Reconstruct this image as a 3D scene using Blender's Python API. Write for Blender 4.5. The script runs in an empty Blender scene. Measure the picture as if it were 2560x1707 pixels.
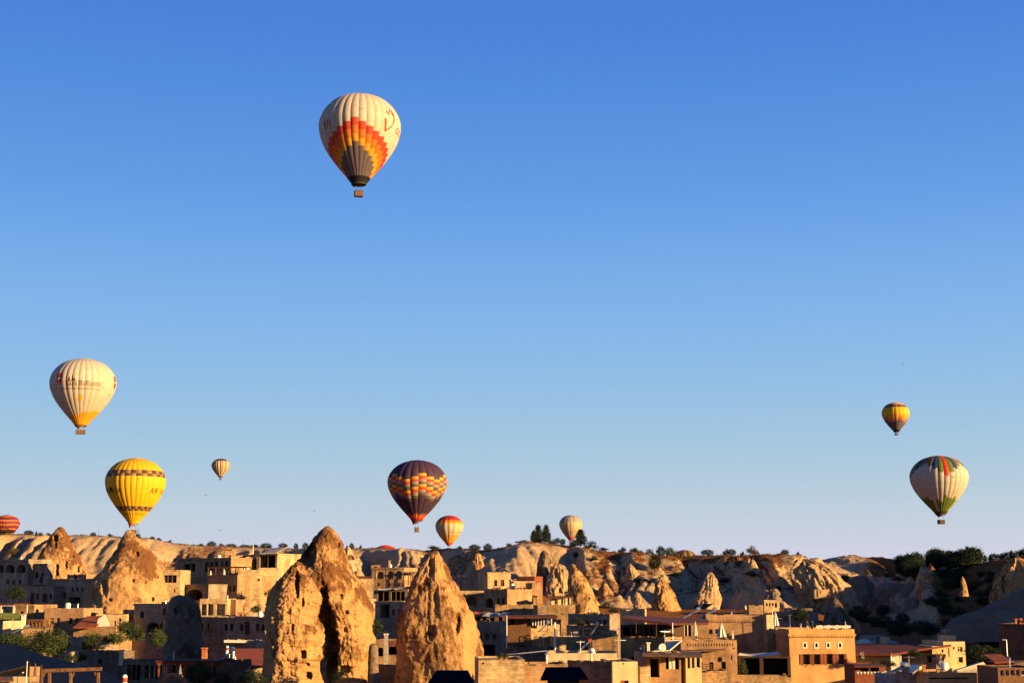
import bpy, bmesh, math, random
import numpy as np
from mathutils import Vector, Matrix

random.seed(7)
rng = np.random.RandomState(11)
S = bpy.context.scene
COL = S.collection
R = math.radians

# ------------------------------------------------------------------ camera
EYE = 18.0
PITCH = R(10.0)
FPX = 50.0 / 36.0 * 2560.0
cd = bpy.data.cameras.new('camera')
cd.lens = 50.0
cd.sensor_width = 36.0
cd.clip_start = 0.5
cd.clip_end = 30000.0
cam = bpy.data.objects.new('camera', cd)
COL.objects.link(cam)
cam.location = (0, 0, EYE)
cam.rotation_euler = (R(90) + PITCH, 0, 0)
S.camera = cam

# ------------------------------------------------------------------ light
SUN_AZ = 118.0      # degrees clockwise from +Y (view axis): low sun, right and behind the camera
SUN_EL = 9.0
sd = Vector((math.sin(R(SUN_AZ)) * math.cos(R(SUN_EL)), math.cos(R(SUN_AZ)) * math.cos(R(SUN_EL)), math.sin(R(SUN_EL))))
sl = bpy.data.lights.new('sun', 'SUN')
sl.energy = 5.0
sl.angle = R(0.5)
sl.color = (1.0, 0.66, 0.27)
so = bpy.data.objects.new('sun', sl)
COL.objects.link(so)
so.rotation_euler = (-sd).to_track_quat('-Z', 'Y').to_euler()
so.location = sd * 300

W = bpy.data.worlds.new('World')
S.world = W
W.use_nodes = True
nt = W.node_tree
nt.nodes.clear()
wo = nt.nodes.new('ShaderNodeOutputWorld')
wb = nt.nodes.new('ShaderNodeBackground')
sk = nt.nodes.new('ShaderNodeTexSky')
sk.sky_type = 'NISHITA'
sk.sun_disc = False
sk.sun_elevation = R(SUN_EL)
sk.sun_rotation = R(SUN_AZ)
sk.altitude = 1100.0
sk.air_density = 0.8
sk.dust_density = 0.0
sk.ozone_density = 4.0
EXPO = 1.8
# the camera's colour response for the whole sky dome: one tone curve per channel, the same in every direction
vm1 = nt.nodes.new('ShaderNodeVectorMath')
vm1.operation = 'SCALE'
vm1.inputs['Scale'].default_value = 0.15
rc = nt.nodes.new('ShaderNodeRGBCurve')
CV = (((0, 0), (.053, .066), (.070, .108), (.108, .235), (.213, .455), (.30, .575), (1.0, .95)),
      ((0, 0), (.143, .205), (.188, .300), (.283, .473), (.49, .615), (.59, .645), (1.0, .95)),
      ((0, 0), (.33, .620), (.415, .735), (.56, .815), (.64, .785), (.74, .72), (1.0, .76)))
for c, pts in enumerate(CV):
    cu = rc.mapping.curves[c]
    cu.points[0].location = pts[0]
    cu.points[1].location = pts[-1]
    for p in pts[1:-1]:
        cu.points.new(*p)
rc.mapping.use_clip = False
rc.mapping.update()
vm2 = nt.nodes.new('ShaderNodeVectorMath')
vm2.operation = 'SCALE'
vm2.inputs['Scale'].default_value = 1.0 / (2 ** EXPO) / 0.1
# a polarising filter: the blue of the open sky is evened out across its whole dome (Rayleigh phase 1 + cos^2 divided away)
tcw = nt.nodes.new('ShaderNodeTexCoord')
dt = nt.nodes.new('ShaderNodeVectorMath')
dt.operation = 'DOT_PRODUCT'
dt.inputs[1].default_value = sd
sq_ = nt.nodes.new('ShaderNodeMath')
sq_.operation = 'MULTIPLY_ADD'
sq_.inputs[2].default_value = 1.0
dv = nt.nodes.new('ShaderNodeMath')
dv.operation = 'DIVIDE'
dv.inputs[0].default_value = 1.2 * 0.15
nt.links.new(tcw.outputs['Generated'], dt.inputs[0])
nt.links.new(dt.outputs['Value'], sq_.inputs[0])
nt.links.new(dt.outputs['Value'], sq_.inputs[1])
nt.links.new(sq_.outputs[0], dv.inputs[1])
nt.links.new(dv.outputs[0], vm1.inputs['Scale'])
nt.links.new(sk.outputs[0], vm1.inputs[0])
nt.links.new(vm1.outputs[0], rc.inputs['Color'])
nt.links.new(rc.outputs[0], vm2.inputs[0])
nt.links.new(vm2.outputs[0], wb.inputs['Color'])
wb.inputs['Strength'].default_value = 0.1
nt.links.new(wb.outputs[0], wo.inputs['Surface'])

S.view_settings.view_transform = 'Standard'
S.view_settings.look = 'None'
S.view_settings.gamma = 1.0
S.view_settings.use_curve_mapping = False
S.view_settings.exposure = EXPO
S.cycles.max_bounces = 4
S.cycles.diffuse_bounces = 2
S.cycles.glossy_bounces = 2
S.cycles.transmission_bounces = 2
# ------------------------------------------------------------------ picture-to-place helpers
CP, SP = math.cos(PITCH), math.sin(PITCH)

def P(u, v, Y):
    """the point at distance Y (metres along the street axis) that lies behind photograph pixel (u, v)"""
    a = (u - 1280.0) / FPX
    b = (853.5 - v) / FPX
    k = Y / (CP - b * SP)
    return Vector((a * k, Y, EYE + (SP + b * CP) * k))

def ray(u, v):
    a = (u - 1280.0) / FPX
    b = (853.5 - v) / FPX
    return Vector((a, CP - b * SP, SP + b * CP))

def uv_of(x, y, z):
    """numpy: photograph pixel of world points"""
    fy = y * CP + (z - EYE) * SP
    fz = -y * SP + (z - EYE) * CP
    return 1280.0 + FPX * x / fy, 853.5 - FPX * fz / fy

def mpp(Y):
    return Y / 3610.0

# ------------------------------------------------------------------ numpy gradient noise
_perm = np.random.RandomState(3).permutation(256).astype(np.int64)
_perm = np.concatenate([_perm, _perm, _perm])
_g = np.random.RandomState(5).normal(size=(256, 3))
_g /= np.linalg.norm(_g, axis=1)[:, None]

def noise3(x, y, z):
    x, y, z = np.broadcast_arrays(np.asarray(x, float), np.asarray(y, float), np.asarray(z, float))
    xi, yi, zi = np.floor(x).astype(np.int64), np.floor(y).astype(np.int64), np.floor(z).astype(np.int64)
    xf, yf, zf = x - xi, y - yi, z - zi
    f = lambda t: t * t * t * (t * (t * 6 - 15) + 10)
    u, v, w = f(xf), f(yf), f(zf)
    out = 0.0
    for dx in (0, 1):
        for dy in (0, 1):
            for dz in (0, 1):
                h = _perm[_perm[_perm[(xi + dx) & 255] + ((yi + dy) & 255)] + ((zi + dz) & 255)]
                g = _g[h]
                d = g[..., 0] * (xf - dx) + g[..., 1] * (yf - dy) + g[..., 2] * (zf - dz)
                out = out + d * (u if dx else 1 - u) * (v if dy else 1 - v) * (w if dz else 1 - w)
    return out * 1.5

def fbm(x, y, z, octv=4, gain=0.5):
    s, a = 0.0, 1.0
    for i in range(octv):
        k = 2.03 ** i
        s = s + a * noise3(x * k + 17.3 * i, y * k + 5.1 * i, z * k)
        a *= gain
    return s

def sstep(a, b, t):
    t = np.clip((t - a) / (b - a), 0, 1)
    return t * t * (3 - 2 * t)

# ------------------------------------------------------------------ objects
def put(name, me, mat=None, parent=None, loc=None, rotz=None, smooth=False):
    if isinstance(me, bmesh.types.BMesh):
        m = bpy.data.meshes.new(name)
        me.to_mesh(m)
        me.free()
        me = m
    o = bpy.data.objects.new(name, me)
    COL.objects.link(o)
    if mat is not None and me is not None and len(me.materials) == 0:
        for mm in (mat if isinstance(mat, (list, tuple)) else [mat]):
            me.materials.append(mm)
    if parent is not None:
        o.parent = parent
    if loc is not None:
        o.location = loc
    if rotz is not None:
        o.rotation_euler = (0, 0, rotz)
    if smooth:
        me.polygons.foreach_set('use_smooth', [True] * len(me.polygons))
    return o

def tag(o, label=None, cat=None, group=None, kind=None):
    if label: o['label'] = label
    if cat: o['category'] = cat
    if group: o['group'] = group
    if kind: o['kind'] = kind
    return o

def thing(name, label, cat, loc=(0, 0, 0), rotz=0.0, group=None):
    o = put(name, None, loc=loc, rotz=rotz)
    o.empty_display_size = 0.5
    return tag(o, label, cat, group)

def kids(o):
    return [c for c in COL.objects if c.parent == o]

def dup(root, loc, rotz=0.0, label=None, scale=None):
    r = root.copy()
    COL.objects.link(r)
    r.location = loc
    r.rotation_euler = (0, 0, rotz)
    if scale is not None: r.scale = scale
    if label: r['label'] = label
    for ch in root.children:
        c = ch.copy()
        COL.objects.link(c)
        c.parent = r
        for g in ch.children:
            d = g.copy()
            COL.objects.link(d)
            d.parent = c
    return r

def mesh_np(name, V, F, attrs=None, smooth=True):
    """V (n,3), F (m,4) quads or (m,3)"""
    me = bpy.data.meshes.new(name)
    V = np.asarray(V, dtype=np.float32)
    F = np.asarray(F, dtype=np.int32)
    k = F.shape[1]
    me.vertices.add(len(V))
    me.vertices.foreach_set('co', V.ravel())
    me.loops.add(F.size)
    me.loops.foreach_set('vertex_index', F.ravel())
    me.polygons.add(len(F))
    me.polygons.foreach_set('loop_start', np.arange(len(F), dtype=np.int32) * k)
    me.update(calc_edges=True)
    me.polygons.foreach_set('use_smooth', np.full(len(F), smooth))
    for an, av in (attrs or {}).items():
        a = me.attributes.new(an, 'FLOAT', 'POINT')
        a.data.foreach_set('value', np.asarray(av, dtype=np.float32).ravel())
    return me

def grid_faces(nr, nc, wrap=False):
    i = np.arange(nr - 1)[:, None]
    j = np.arange(nc if wrap else nc - 1)[None, :]
    j2 = (j + 1) % nc
    a = i * nc + j
    b = i * nc + j2
    c = (i + 1) * nc + j2
    d = (i + 1) * nc + j
    return np.stack([a, b, c, d], -1).reshape(-1, 4)

def box(bm, x0, x1, y0, y1, z0, z1, mi=0):
    vs = [bm.verts.new(p) for p in ((x0, y0, z0), (x1, y0, z0), (x1, y1, z0), (x0, y1, z0), (x0, y0, z1), (x1, y0, z1), (x1, y1, z1), (x0, y1, z1))]
    for f in ((0, 3, 2, 1), (4, 5, 6, 7), (0, 1, 5, 4), (1, 2, 6, 5), (2, 3, 7, 6), (3, 0, 4, 7)):
        bm.faces.new([vs[i] for i in f]).material_index = mi

def bar(bm, p, q, w, d=None, mi=0, up=(0, 0, 1)):
    """a square bar from p to q"""
    p, q = Vector(p), Vector(q)
    a = (q - p)
    if a.length < 1e-6: return
    a.normalize()
    r = a.cross(Vector(up))
    if r.length < 1e-3: r = a.cross(Vector((1, 0, 0)))
    r.normalize()
    t = r.cross(a)
    d = d or w
    r, t = r * w / 2, t * d / 2
    vs = [bm.verts.new(c + s) for c in (p, q) for s in (-r - t, r - t, r + t, -r + t)]
    for f in ((0, 1, 2, 3), (7, 6, 5, 4), (0, 4, 5, 1), (1, 5, 6, 2), (2, 6, 7, 3), (3, 7, 4, 0)):
        bm.faces.new([vs[i] for i in f]).material_index = mi

def lathe(bm, prof, n=12, c=(0, 0, 0), mi=0, cap=True):
    """prof [(r, z)] around vertical axis at c"""
    rows = []
    for r, z in prof:
        rows.append([bm.verts.new((c[0] + r * math.cos(2 * math.pi * k / n), c[1] + r * math.sin(2 * math.pi * k / n), c[2] + z)) for k in range(n)])
    for a, b in zip(rows, rows[1:]):
        for k in range(n):
            bm.faces.new((a[k], a[(k + 1) % n], b[(k + 1) % n], b[k])).material_index = mi
    if cap:
        bm.faces.new(rows[0][::-1]).material_index = mi
        bm.faces.new(rows[-1]).material_index = mi

def tube(bm, pts, r, n=6, mi=0):
    pts = [Vector(p) for p in pts]
    rows = []
    for i, p in enumerate(pts):
        a = (pts[min(i + 1, len(pts) - 1)] - pts[max(i - 1, 0)]).normalized()
        s = a.cross(Vector((0, 0, 1)))
        if s.length < 1e-3: s = a.cross(Vector((1, 0, 0)))
        s.normalize()
        t = s.cross(a)
        rr = r[i] if isinstance(r, (list, tuple)) else r
        rows.append([bm.verts.new(p + (s * math.cos(2 * math.pi * k / n) + t * math.sin(2 * math.pi * k / n)) * rr) for k in range(n)])
    for a, b in zip(rows, rows[1:]):
        for k in range(n):
            bm.faces.new((a[k], a[(k + 1) % n], b[(k + 1) % n], b[k])).material_index = mi
    bm.faces.new(rows[0][::-1]).material_index = mi
    bm.faces.new(rows[-1]).material_index = mi

def poly_prism(bm, pts, thick, mi=0):
    """closed slab from a list of world points, extruded down by thick"""
    t = Vector((0, 0, -thick)) if not isinstance(thick, Vector) else thick
    a = [bm.verts.new(p) for p in pts]
    b = [bm.verts.new(Vector(p) + t) for p in pts]
    n = len(pts)
    bm.faces.new(a).material_index = mi
    bm.faces.new(b[::-1]).material_index = mi
    for k in range(n):
        bm.faces.new((a[k], b[k], b[(k + 1) % n], a[(k + 1) % n])).material_index = mi

# ------------------------------------------------------------------ materials
def new_mat(name):
    m = bpy.data.materials.new(name)
    m.use_nodes = True
    t = m.node_tree
    b = t.nodes['Principled BSDF']
    b.inputs['Roughness'].default_value = 0.9
    b.inputs['Specular IOR Level'].default_value = 0.15
    return m, t, b

def nd(t, typ, **kw):
    n = t.nodes.new(typ)
    for k, v in kw.items():
        if k.startswith('i_'):
            n.inputs[k[2:].replace('_', ' ')].default_value = v
        else:
            setattr(n, k, v)
    return n

ALB = 0.84
def rgb(c):
    return (c[0] * ALB, c[1] * ALB, c[2] * ALB, 1.0)

def noise_node(t, scale, detail=4.0, rough=0.55, coord='Object', stretch=None):
    tc = nd(t, 'ShaderNodeTexCoord')
    n = nd(t, 'ShaderNodeTexNoise')
    n.inputs['Scale'].default_value = scale
    n.inputs['Detail'].default_value = detail
    n.inputs['Roughness'].default_value = rough
    if stretch:
        mp = nd(t, 'ShaderNodeMapping')
        mp.inputs['Scale'].default_value = stretch
        t.links.new(tc.outputs[coord], mp.inputs['Vector'])
        t.links.new(mp.outputs[0], n.inputs['Vector'])
    else:
        t.links.new(tc.outputs[coord], n.inputs['Vector'])
    return n

def ramp(t, src, a, b, pos=(0.35, 0.65)):
    r = nd(t, 'ShaderNodeMapRange')
    r.inputs['From Min'].default_value = pos[0]
    r.inputs['From Max'].default_value = pos[1]
    r.inputs['To Min'].default_value = a
    r.inputs['To Max'].default_value = b
    t.links.new(src, r.inputs['Value'])
    return r.outputs[0]

def mixc(t, fac, a, b, mode='MIX'):
    m = nd(t, 'ShaderNodeMix', data_type='RGBA', blend_type=mode)
    for k, s in ((0, fac), (6, a), (7, b)):
        if hasattr(s, 'is_linked'):
            t.links.new(s, m.inputs[k])
        elif isinstance(s, (int, float)):
            m.inputs[k].default_value = s
        else:
            m.inputs[k].default_value = rgb(s)
    return m.outputs[2]

def bump(t, b, h, strength=0.5, dist=0.2):
    n = nd(t, 'ShaderNodeBump')
    n.inputs['Strength'].default_value = strength
    n.inputs['Distance'].default_value = dist
    t.links.new(h, n.inputs['Height'])
    t.links.new(n.outputs[0], b.inputs['Normal'])

def plain(name, c, rough=0.8, var=0.25, scale=3.0, metal=0.0, spec=0.2):
    """simple painted or worn surface: base colour with a slow and a fine mottling"""
    m, t, b = new_mat(name)
    n1 = noise_node(t, scale, 5)
    f = ramp(t, n1.outputs['Fac'], 1 - var, 1 + var)
    col = mixc(t, 1.0, c, f, 'MULTIPLY')
    t.links.new(col, b.inputs['Base Color'])
    b.inputs['Roughness'].default_value = rough
    b.inputs['Metallic'].default_value = metal
    b.inputs['Specular IOR Level'].default_value = spec
    return m

def masonry(name, c, mortar=0.66, bw=0.5, bh=0.24, var=0.45, stain=0.5, rubble=False):
    """cut tuff blocks: brick coursing laid along the wall, block-to-block tone, streaky stains"""
    m, t, b = new_mat(name)
    tc = nd(t, 'ShaderNodeTexCoord')
    sp = nd(t, 'ShaderNodeSeparateXYZ')
    t.links.new(tc.outputs['Object'], sp.inputs[0])
    ad = nd(t, 'ShaderNodeMath', operation='ADD')
    t.links.new(sp.outputs['X'], ad.inputs[0])
    t.links.new(sp.outputs['Y'], ad.inputs[1])
    cb = nd(t, 'ShaderNodeCombineXYZ')
    t.links.new(ad.outputs[0], cb.inputs['X'])
    t.links.new(sp.outputs['Z'], cb.inputs['Y'])
    br = nd(t, 'ShaderNodeTexBrick')
    br.inputs['Scale'].default_value = 1.0
    br.inputs['Brick Width'].default_value = bw
    br.inputs['Row Height'].default_value = bh
    br.inputs['Mortar Size'].default_value = 0.012
    br.inputs['Color1'].default_value = rgb([k * (1 - var * 0.6) for k in c])
    br.inputs['Color2'].default_value = rgb([min(1, k * (1 + var * 0.45)) for k in c])
    br.inputs['Mortar'].default_value = rgb([k * mortar for k in c])
    t.links.new(cb.outputs[0], br.inputs['Vector'])
    n1 = noise_node(t, 0.45, 6, 0.6, stretch=(1, 1, 0.45))
    f = ramp(t, n1.outputs['Fac'], stain, 1.25, (0.3, 0.62))
    col = mixc(t, 1.0, br.outputs['Color'], f, 'MULTIPLY')
    n2 = noise_node(t, 0.9, 4, 0.7)
    col = mixc(t, ramp(t, n2.outputs['Fac'], 0, 0.5, (0.55, 0.7)), col, [c[0] * 0.75, c[1] * 0.55, c[2] * 0.42])
    t.links.new(col, b.inputs['Base Color'])
    n3 = noise_node(t, 6.0, 5, 0.7)
    h = nd(t, 'ShaderNodeMath', operation='ADD')
    t.links.new(n3.outputs['Fac'], h.inputs[0])
    mu = nd(t, 'ShaderNodeMath', operation='MULTIPLY')
    mu.inputs[1].default_value = -0.7
    t.links.new(br.outputs['Fac'], mu.inputs[0])
    t.links.new(mu.outputs[0], h.inputs[1])
    bump(t, b, h.outputs[0], 0.5, 0.06)
    return m

def rock_mat(name, pale, dark, deep, scale=1.0, bump_d=0.35):
    """volcanic tuff: pale body, brown weathered crust from the 'crust' attribute, finer and darker mottling from noise"""
    m, t, b = new_mat(name)
    at = nd(t, 'ShaderNodeAttribute', attribute_name='crust')
    n1 = noise_node(t, 0.35 * scale, 8, 0.62)
    n2 = noise_node(t, 1.8 * scale, 8, 0.68, stretch=(1, 1, 0.6))
    n3 = noise_node(t, 7.0 * scale, 6, 0.7)
    s = nd(t, 'ShaderNodeMath', operation='ADD')
    t.links.new(at.outputs['Fac'], s.inputs[0])
    t.links.new(ramp(t, n2.outputs['Fac'], -0.45, 0.45, (0.3, 0.7)), s.inputs[1])
    f = ramp(t, s.outputs[0], 0, 1, (0.35, 0.75))
    pal = mixc(t, ramp(t, n1.outputs['Fac'], 0, 1, (0.35, 0.65)), [k * 0.8 for k in pale], [min(1, k * 1.12) for k in pale])
    dk = mixc(t, ramp(t, n3.outputs['Fac'], 0, 1, (0.4, 0.6)), dark, deep)
    col = mixc(t, f, pal, dk)
    fine = ramp(t, n3.outputs['Fac'], 0.7, 1.2, (0.35, 0.62))
    col = mixc(t, 1.0, col, fine, 'MULTIPLY')
    t.links.new(col, b.inputs['Base Color'])
    h = nd(t, 'ShaderNodeMath', operation='MULTIPLY_ADD')
    t.links.new(n2.outputs['Fac'], h.inputs[0])
    h.inputs[1].default_value = 1.6
    t.links.new(n3.outputs['Fac'], h.inputs[2])
    bump(t, b, h.outputs[0], 0.75, bump_d / scale)
    b.inputs['Specular IOR Level'].default_value = 0.05
    return m

def leaf_mat(name, c, var=0.5):
    m, t, b = new_mat(name)
    oi = nd(t, 'ShaderNodeObjectInfo')
    n = noise_node(t, 1.3, 3)
    f = ramp(t, n.outputs['Fac'], 1 - var, 1 + var)
    col = mixc(t, 1.0, c, f, 'MULTIPLY')
    f2 = ramp(t, oi.outputs['Random'], 0.7, 1.3, (0, 1))
    col = mixc(t, 1.0, col, f2, 'MULTIPLY')
    t.links.new(col, b.inputs['Base Color'])
    b.inputs['Roughness'].default_value = 0.7
    return m

M = {}
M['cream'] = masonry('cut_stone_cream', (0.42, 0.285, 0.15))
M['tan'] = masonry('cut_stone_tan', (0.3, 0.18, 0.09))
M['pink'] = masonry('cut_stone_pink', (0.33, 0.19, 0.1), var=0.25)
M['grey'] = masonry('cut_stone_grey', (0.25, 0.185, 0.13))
M['rough'] = masonry('rubble_stone', (0.3, 0.185, 0.092), bw=0.33, bh=0.2, var=0.55, stain=0.45)
M['plaster'] = plain('pale_plaster', (0.50, 0.38, 0.22), var=0.2, scale=0.8)
M['white'] = plain('white_paint', (0.58, 0.50, 0.38), var=0.12)
M['whitemetal'] = plain('white_metal', (0.65, 0.60, 0.54), rough=0.4, var=0.08, spec=0.5)
M['concrete'] = plain('grey_concrete', (0.27, 0.24, 0.21), var=0.3, scale=1.5)
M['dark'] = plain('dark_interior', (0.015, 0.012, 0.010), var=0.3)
M['wood'] = plain('brown_wood', (0.14, 0.065, 0.028), var=0.4, scale=4)
M['darkwood'] = plain('dark_wood', (0.05, 0.024, 0.012), var=0.4, scale=4)
M['paleframe'] = plain('pale_frame', (0.62, 0.55, 0.42), var=0.1)
M['redwood'] = plain('red_wood', (0.22, 0.06, 0.02), var=0.3, scale=4)
M['steel'] = plain('steel', (0.45, 0.45, 0.46), rough=0.35, var=0.15, metal=0.8, spec=0.5)
M['iron'] = plain('dark_iron', (0.03, 0.027, 0.025), rough=0.5, var=0.2, spec=0.4)
M['navy'] = plain('navy_sheet_roof', (0.005, 0.006, 0.013), rough=0.9, var=0.2, spec=0.0)
M['panel'] = plain('solar_glass', (0.010, 0.014, 0.035), rough=0.35, var=0.3, spec=0.25)
M['canvas'] = plain('white_canvas', (0.52, 0.46, 0.38), var=0.1)
M['greycanvas'] = plain('grey_canvas', (0.20, 0.20, 0.23), var=0.12)
M['redcanvas'] = plain('red_canvas', (0.34, 0.045, 0.018), var=0.25)
M['terracotta'] = plain('terracotta', (0.36, 0.12, 0.045), var=0.3)
M['greenpanel'] = plain('green_railing', (0.10, 0.12, 0.035), var=0.3)
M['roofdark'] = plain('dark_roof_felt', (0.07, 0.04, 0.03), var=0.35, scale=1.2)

def glass_mat():
    m, t, b = new_mat('window_glass')
    b.inputs['Base Color'].default_value = (0.012, 0.011, 0.012, 1)
    b.inputs['Roughness'].default_value = 0.12
    b.inputs['Specular IOR Level'].default_value = 0.35
    return m
M['glass'] = glass_mat()

def tile_mat(name, c):
    m, t, b = new_mat(name)
    n = noise_node(t, 1.2, 6, 0.65)
    n2 = noise_node(t, 9.0, 3)
    col = mixc(t, ramp(t, n.outputs['Fac'], 0, 1), [k * 0.65 for k in c], [k * 1.25 for k in c])
    col = mixc(t, 1.0, col, ramp(t, n2.outputs['Fac'], 0.6, 1.3), 'MULTIPLY')
    t.links.new(col, b.inputs['Base Color'])
    tc = nd(t, 'ShaderNodeTexCoord')
    w = nd(t, 'ShaderNodeTexWave', wave_type='BANDS', bands_direction='X')
    w.inputs['Scale'].default_value = 1.4
    t.links.new(tc.outputs['Object'], w.inputs['Vector'])
    bump(t, b, w.outputs['Fac'], 0.6, 0.08)
    return m
M['tile'] = tile_mat('red_roof_tile', (0.26, 0.065, 0.026))
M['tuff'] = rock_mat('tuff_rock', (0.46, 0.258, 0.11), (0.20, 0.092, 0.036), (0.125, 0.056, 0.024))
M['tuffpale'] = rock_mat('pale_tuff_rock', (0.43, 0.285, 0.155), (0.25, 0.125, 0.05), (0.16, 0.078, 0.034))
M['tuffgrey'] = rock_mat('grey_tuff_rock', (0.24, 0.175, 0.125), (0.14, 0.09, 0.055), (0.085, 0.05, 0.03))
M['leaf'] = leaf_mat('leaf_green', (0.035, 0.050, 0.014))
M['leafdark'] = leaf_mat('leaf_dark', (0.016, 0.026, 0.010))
M['leafdry'] = leaf_mat('leaf_dry', (0.085, 0.062, 0.022))
M['bark'] = plain('bark', (0.06, 0.04, 0.025), var=0.4, scale=5)

M['board'] = plain('pale_sign_board', (0.40, 0.25, 0.13), var=0.15, scale=2)
M['letterbrown'] = plain('brown_lettering', (0.16, 0.08, 0.035), var=0.1)
M['letterdark'] = plain('dark_lettering', (0.05, 0.02, 0.01), var=0.1)
M['plasterwarm'] = plain('warm_cream_plaster', (0.50, 0.37, 0.19), var=0.15, scale=0.7)
M['tanwarm'] = masonry('cut_stone_warm_tan', (0.45, 0.25, 0.095), var=0.10, stain=0.72, mortar=0.75)
M['redbox'] = plain('red_brown_planks', (0.16, 0.045, 0.022), var=0.3, scale=3)
M['olivemark'] = plain('print_olive', (0.20, 0.14, 0.07), var=0.1)
M['roofred'] = plain('dark_red_sheet', (0.085, 0.020, 0.010), var=0.35, scale=1.2)
M['tiledark'] = tile_mat('dark_red_roof_tile', (0.115, 0.028, 0.013))
M['tuffdark'] = rock_mat('dark_grey_tuff_rock', (0.19, 0.138, 0.10), (0.12, 0.08, 0.054), (0.07, 0.046, 0.032))  # darker copy of the grey tuff: the slopes' shade put into its colour
M['shadestone'] = masonry('dark_weathered_stone', (0.15, 0.11, 0.082))  # grey cut stone darkened to stand for shade on the unlit walls
# ------------------------------------------------------------------ terrain
KU = 3610.0      # photograph pixels per unit of x/Y near eye level

RV = np.array([(-900, 1352), (-300, 1338), (0, 1333), (60, 1336), (110, 1339), (200, 1337), (300, 1341), (370, 1346), (430, 1357), (500, 1364), (560, 1364), (620, 1367),
               (700, 1371), (750, 1371), (860, 1371), (900, 1370), (940, 1369), (1000, 1373), (1060, 1375), (1100, 1371), (1170, 1371), (1215, 1374),
               (1260, 1366), (1300, 1357), (1340, 1354), (1400, 1362), (1460, 1368), (1500, 1376), (1600, 1386), (1700, 1390), (1760, 1388), (1850, 1387),
               (1930, 1386), (2000, 1386), (2020, 1394), (2060, 1400), (2110, 1397), (2150, 1393), (2210, 1391), (2240, 1402), (2270, 1410), (2300, 1416),
               (2400, 1418), (2450, 1415), (2480, 1408), (2520, 1400), (2560, 1392), (2700, 1375), (3000, 1352), (3600, 1335)], float)
RY = np.array([(-900, 455), (0, 456), (600, 455), (860, 442), (1100, 425), (1230, 398), (1265, 395), (1420, 408), (1460, 396), (1600, 399), (1720, 403), (1900, 386), (1990, 384), (2030, 410), (2060, 505), (2150, 530), (2240, 510),
               (2285, 480), (2305, 398), (2330, 392), (2560, 350), (2640, 352), (2750, 400), (3000, 450), (3600, 480)], float)
FV = np.array([(-900, 1470), (0, 1440), (300, 1438), (440, 1440), (640, 1450), (860, 1440), (1000, 1442), (1150, 1446), (1250, 1462), (1400, 1500), (1560, 1520), (1800, 1522),
               (2000, 1520), (2140, 1545), (2300, 1560), (2560, 1575), (3000, 1580), (3600, 1580)], float)
FY = np.array([(-900, 415), (0, 418), (640, 415), (860, 402), (1150, 374), (1230, 353), (1265, 350), (1420, 363), (1460, 347), (1560, 350), (1700, 356), (1850, 346), (1960, 336), (2060, 345), (2140, 345), (2300, 320), (2560, 262),
               (2640, 280), (2750, 330), (3000, 380), (3600, 400)], float)

def zv(v, Y):
    b = (853.5 - v) / FPX
    return EYE + (SP + b * CP) / (CP - b * SP) * Y

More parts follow.
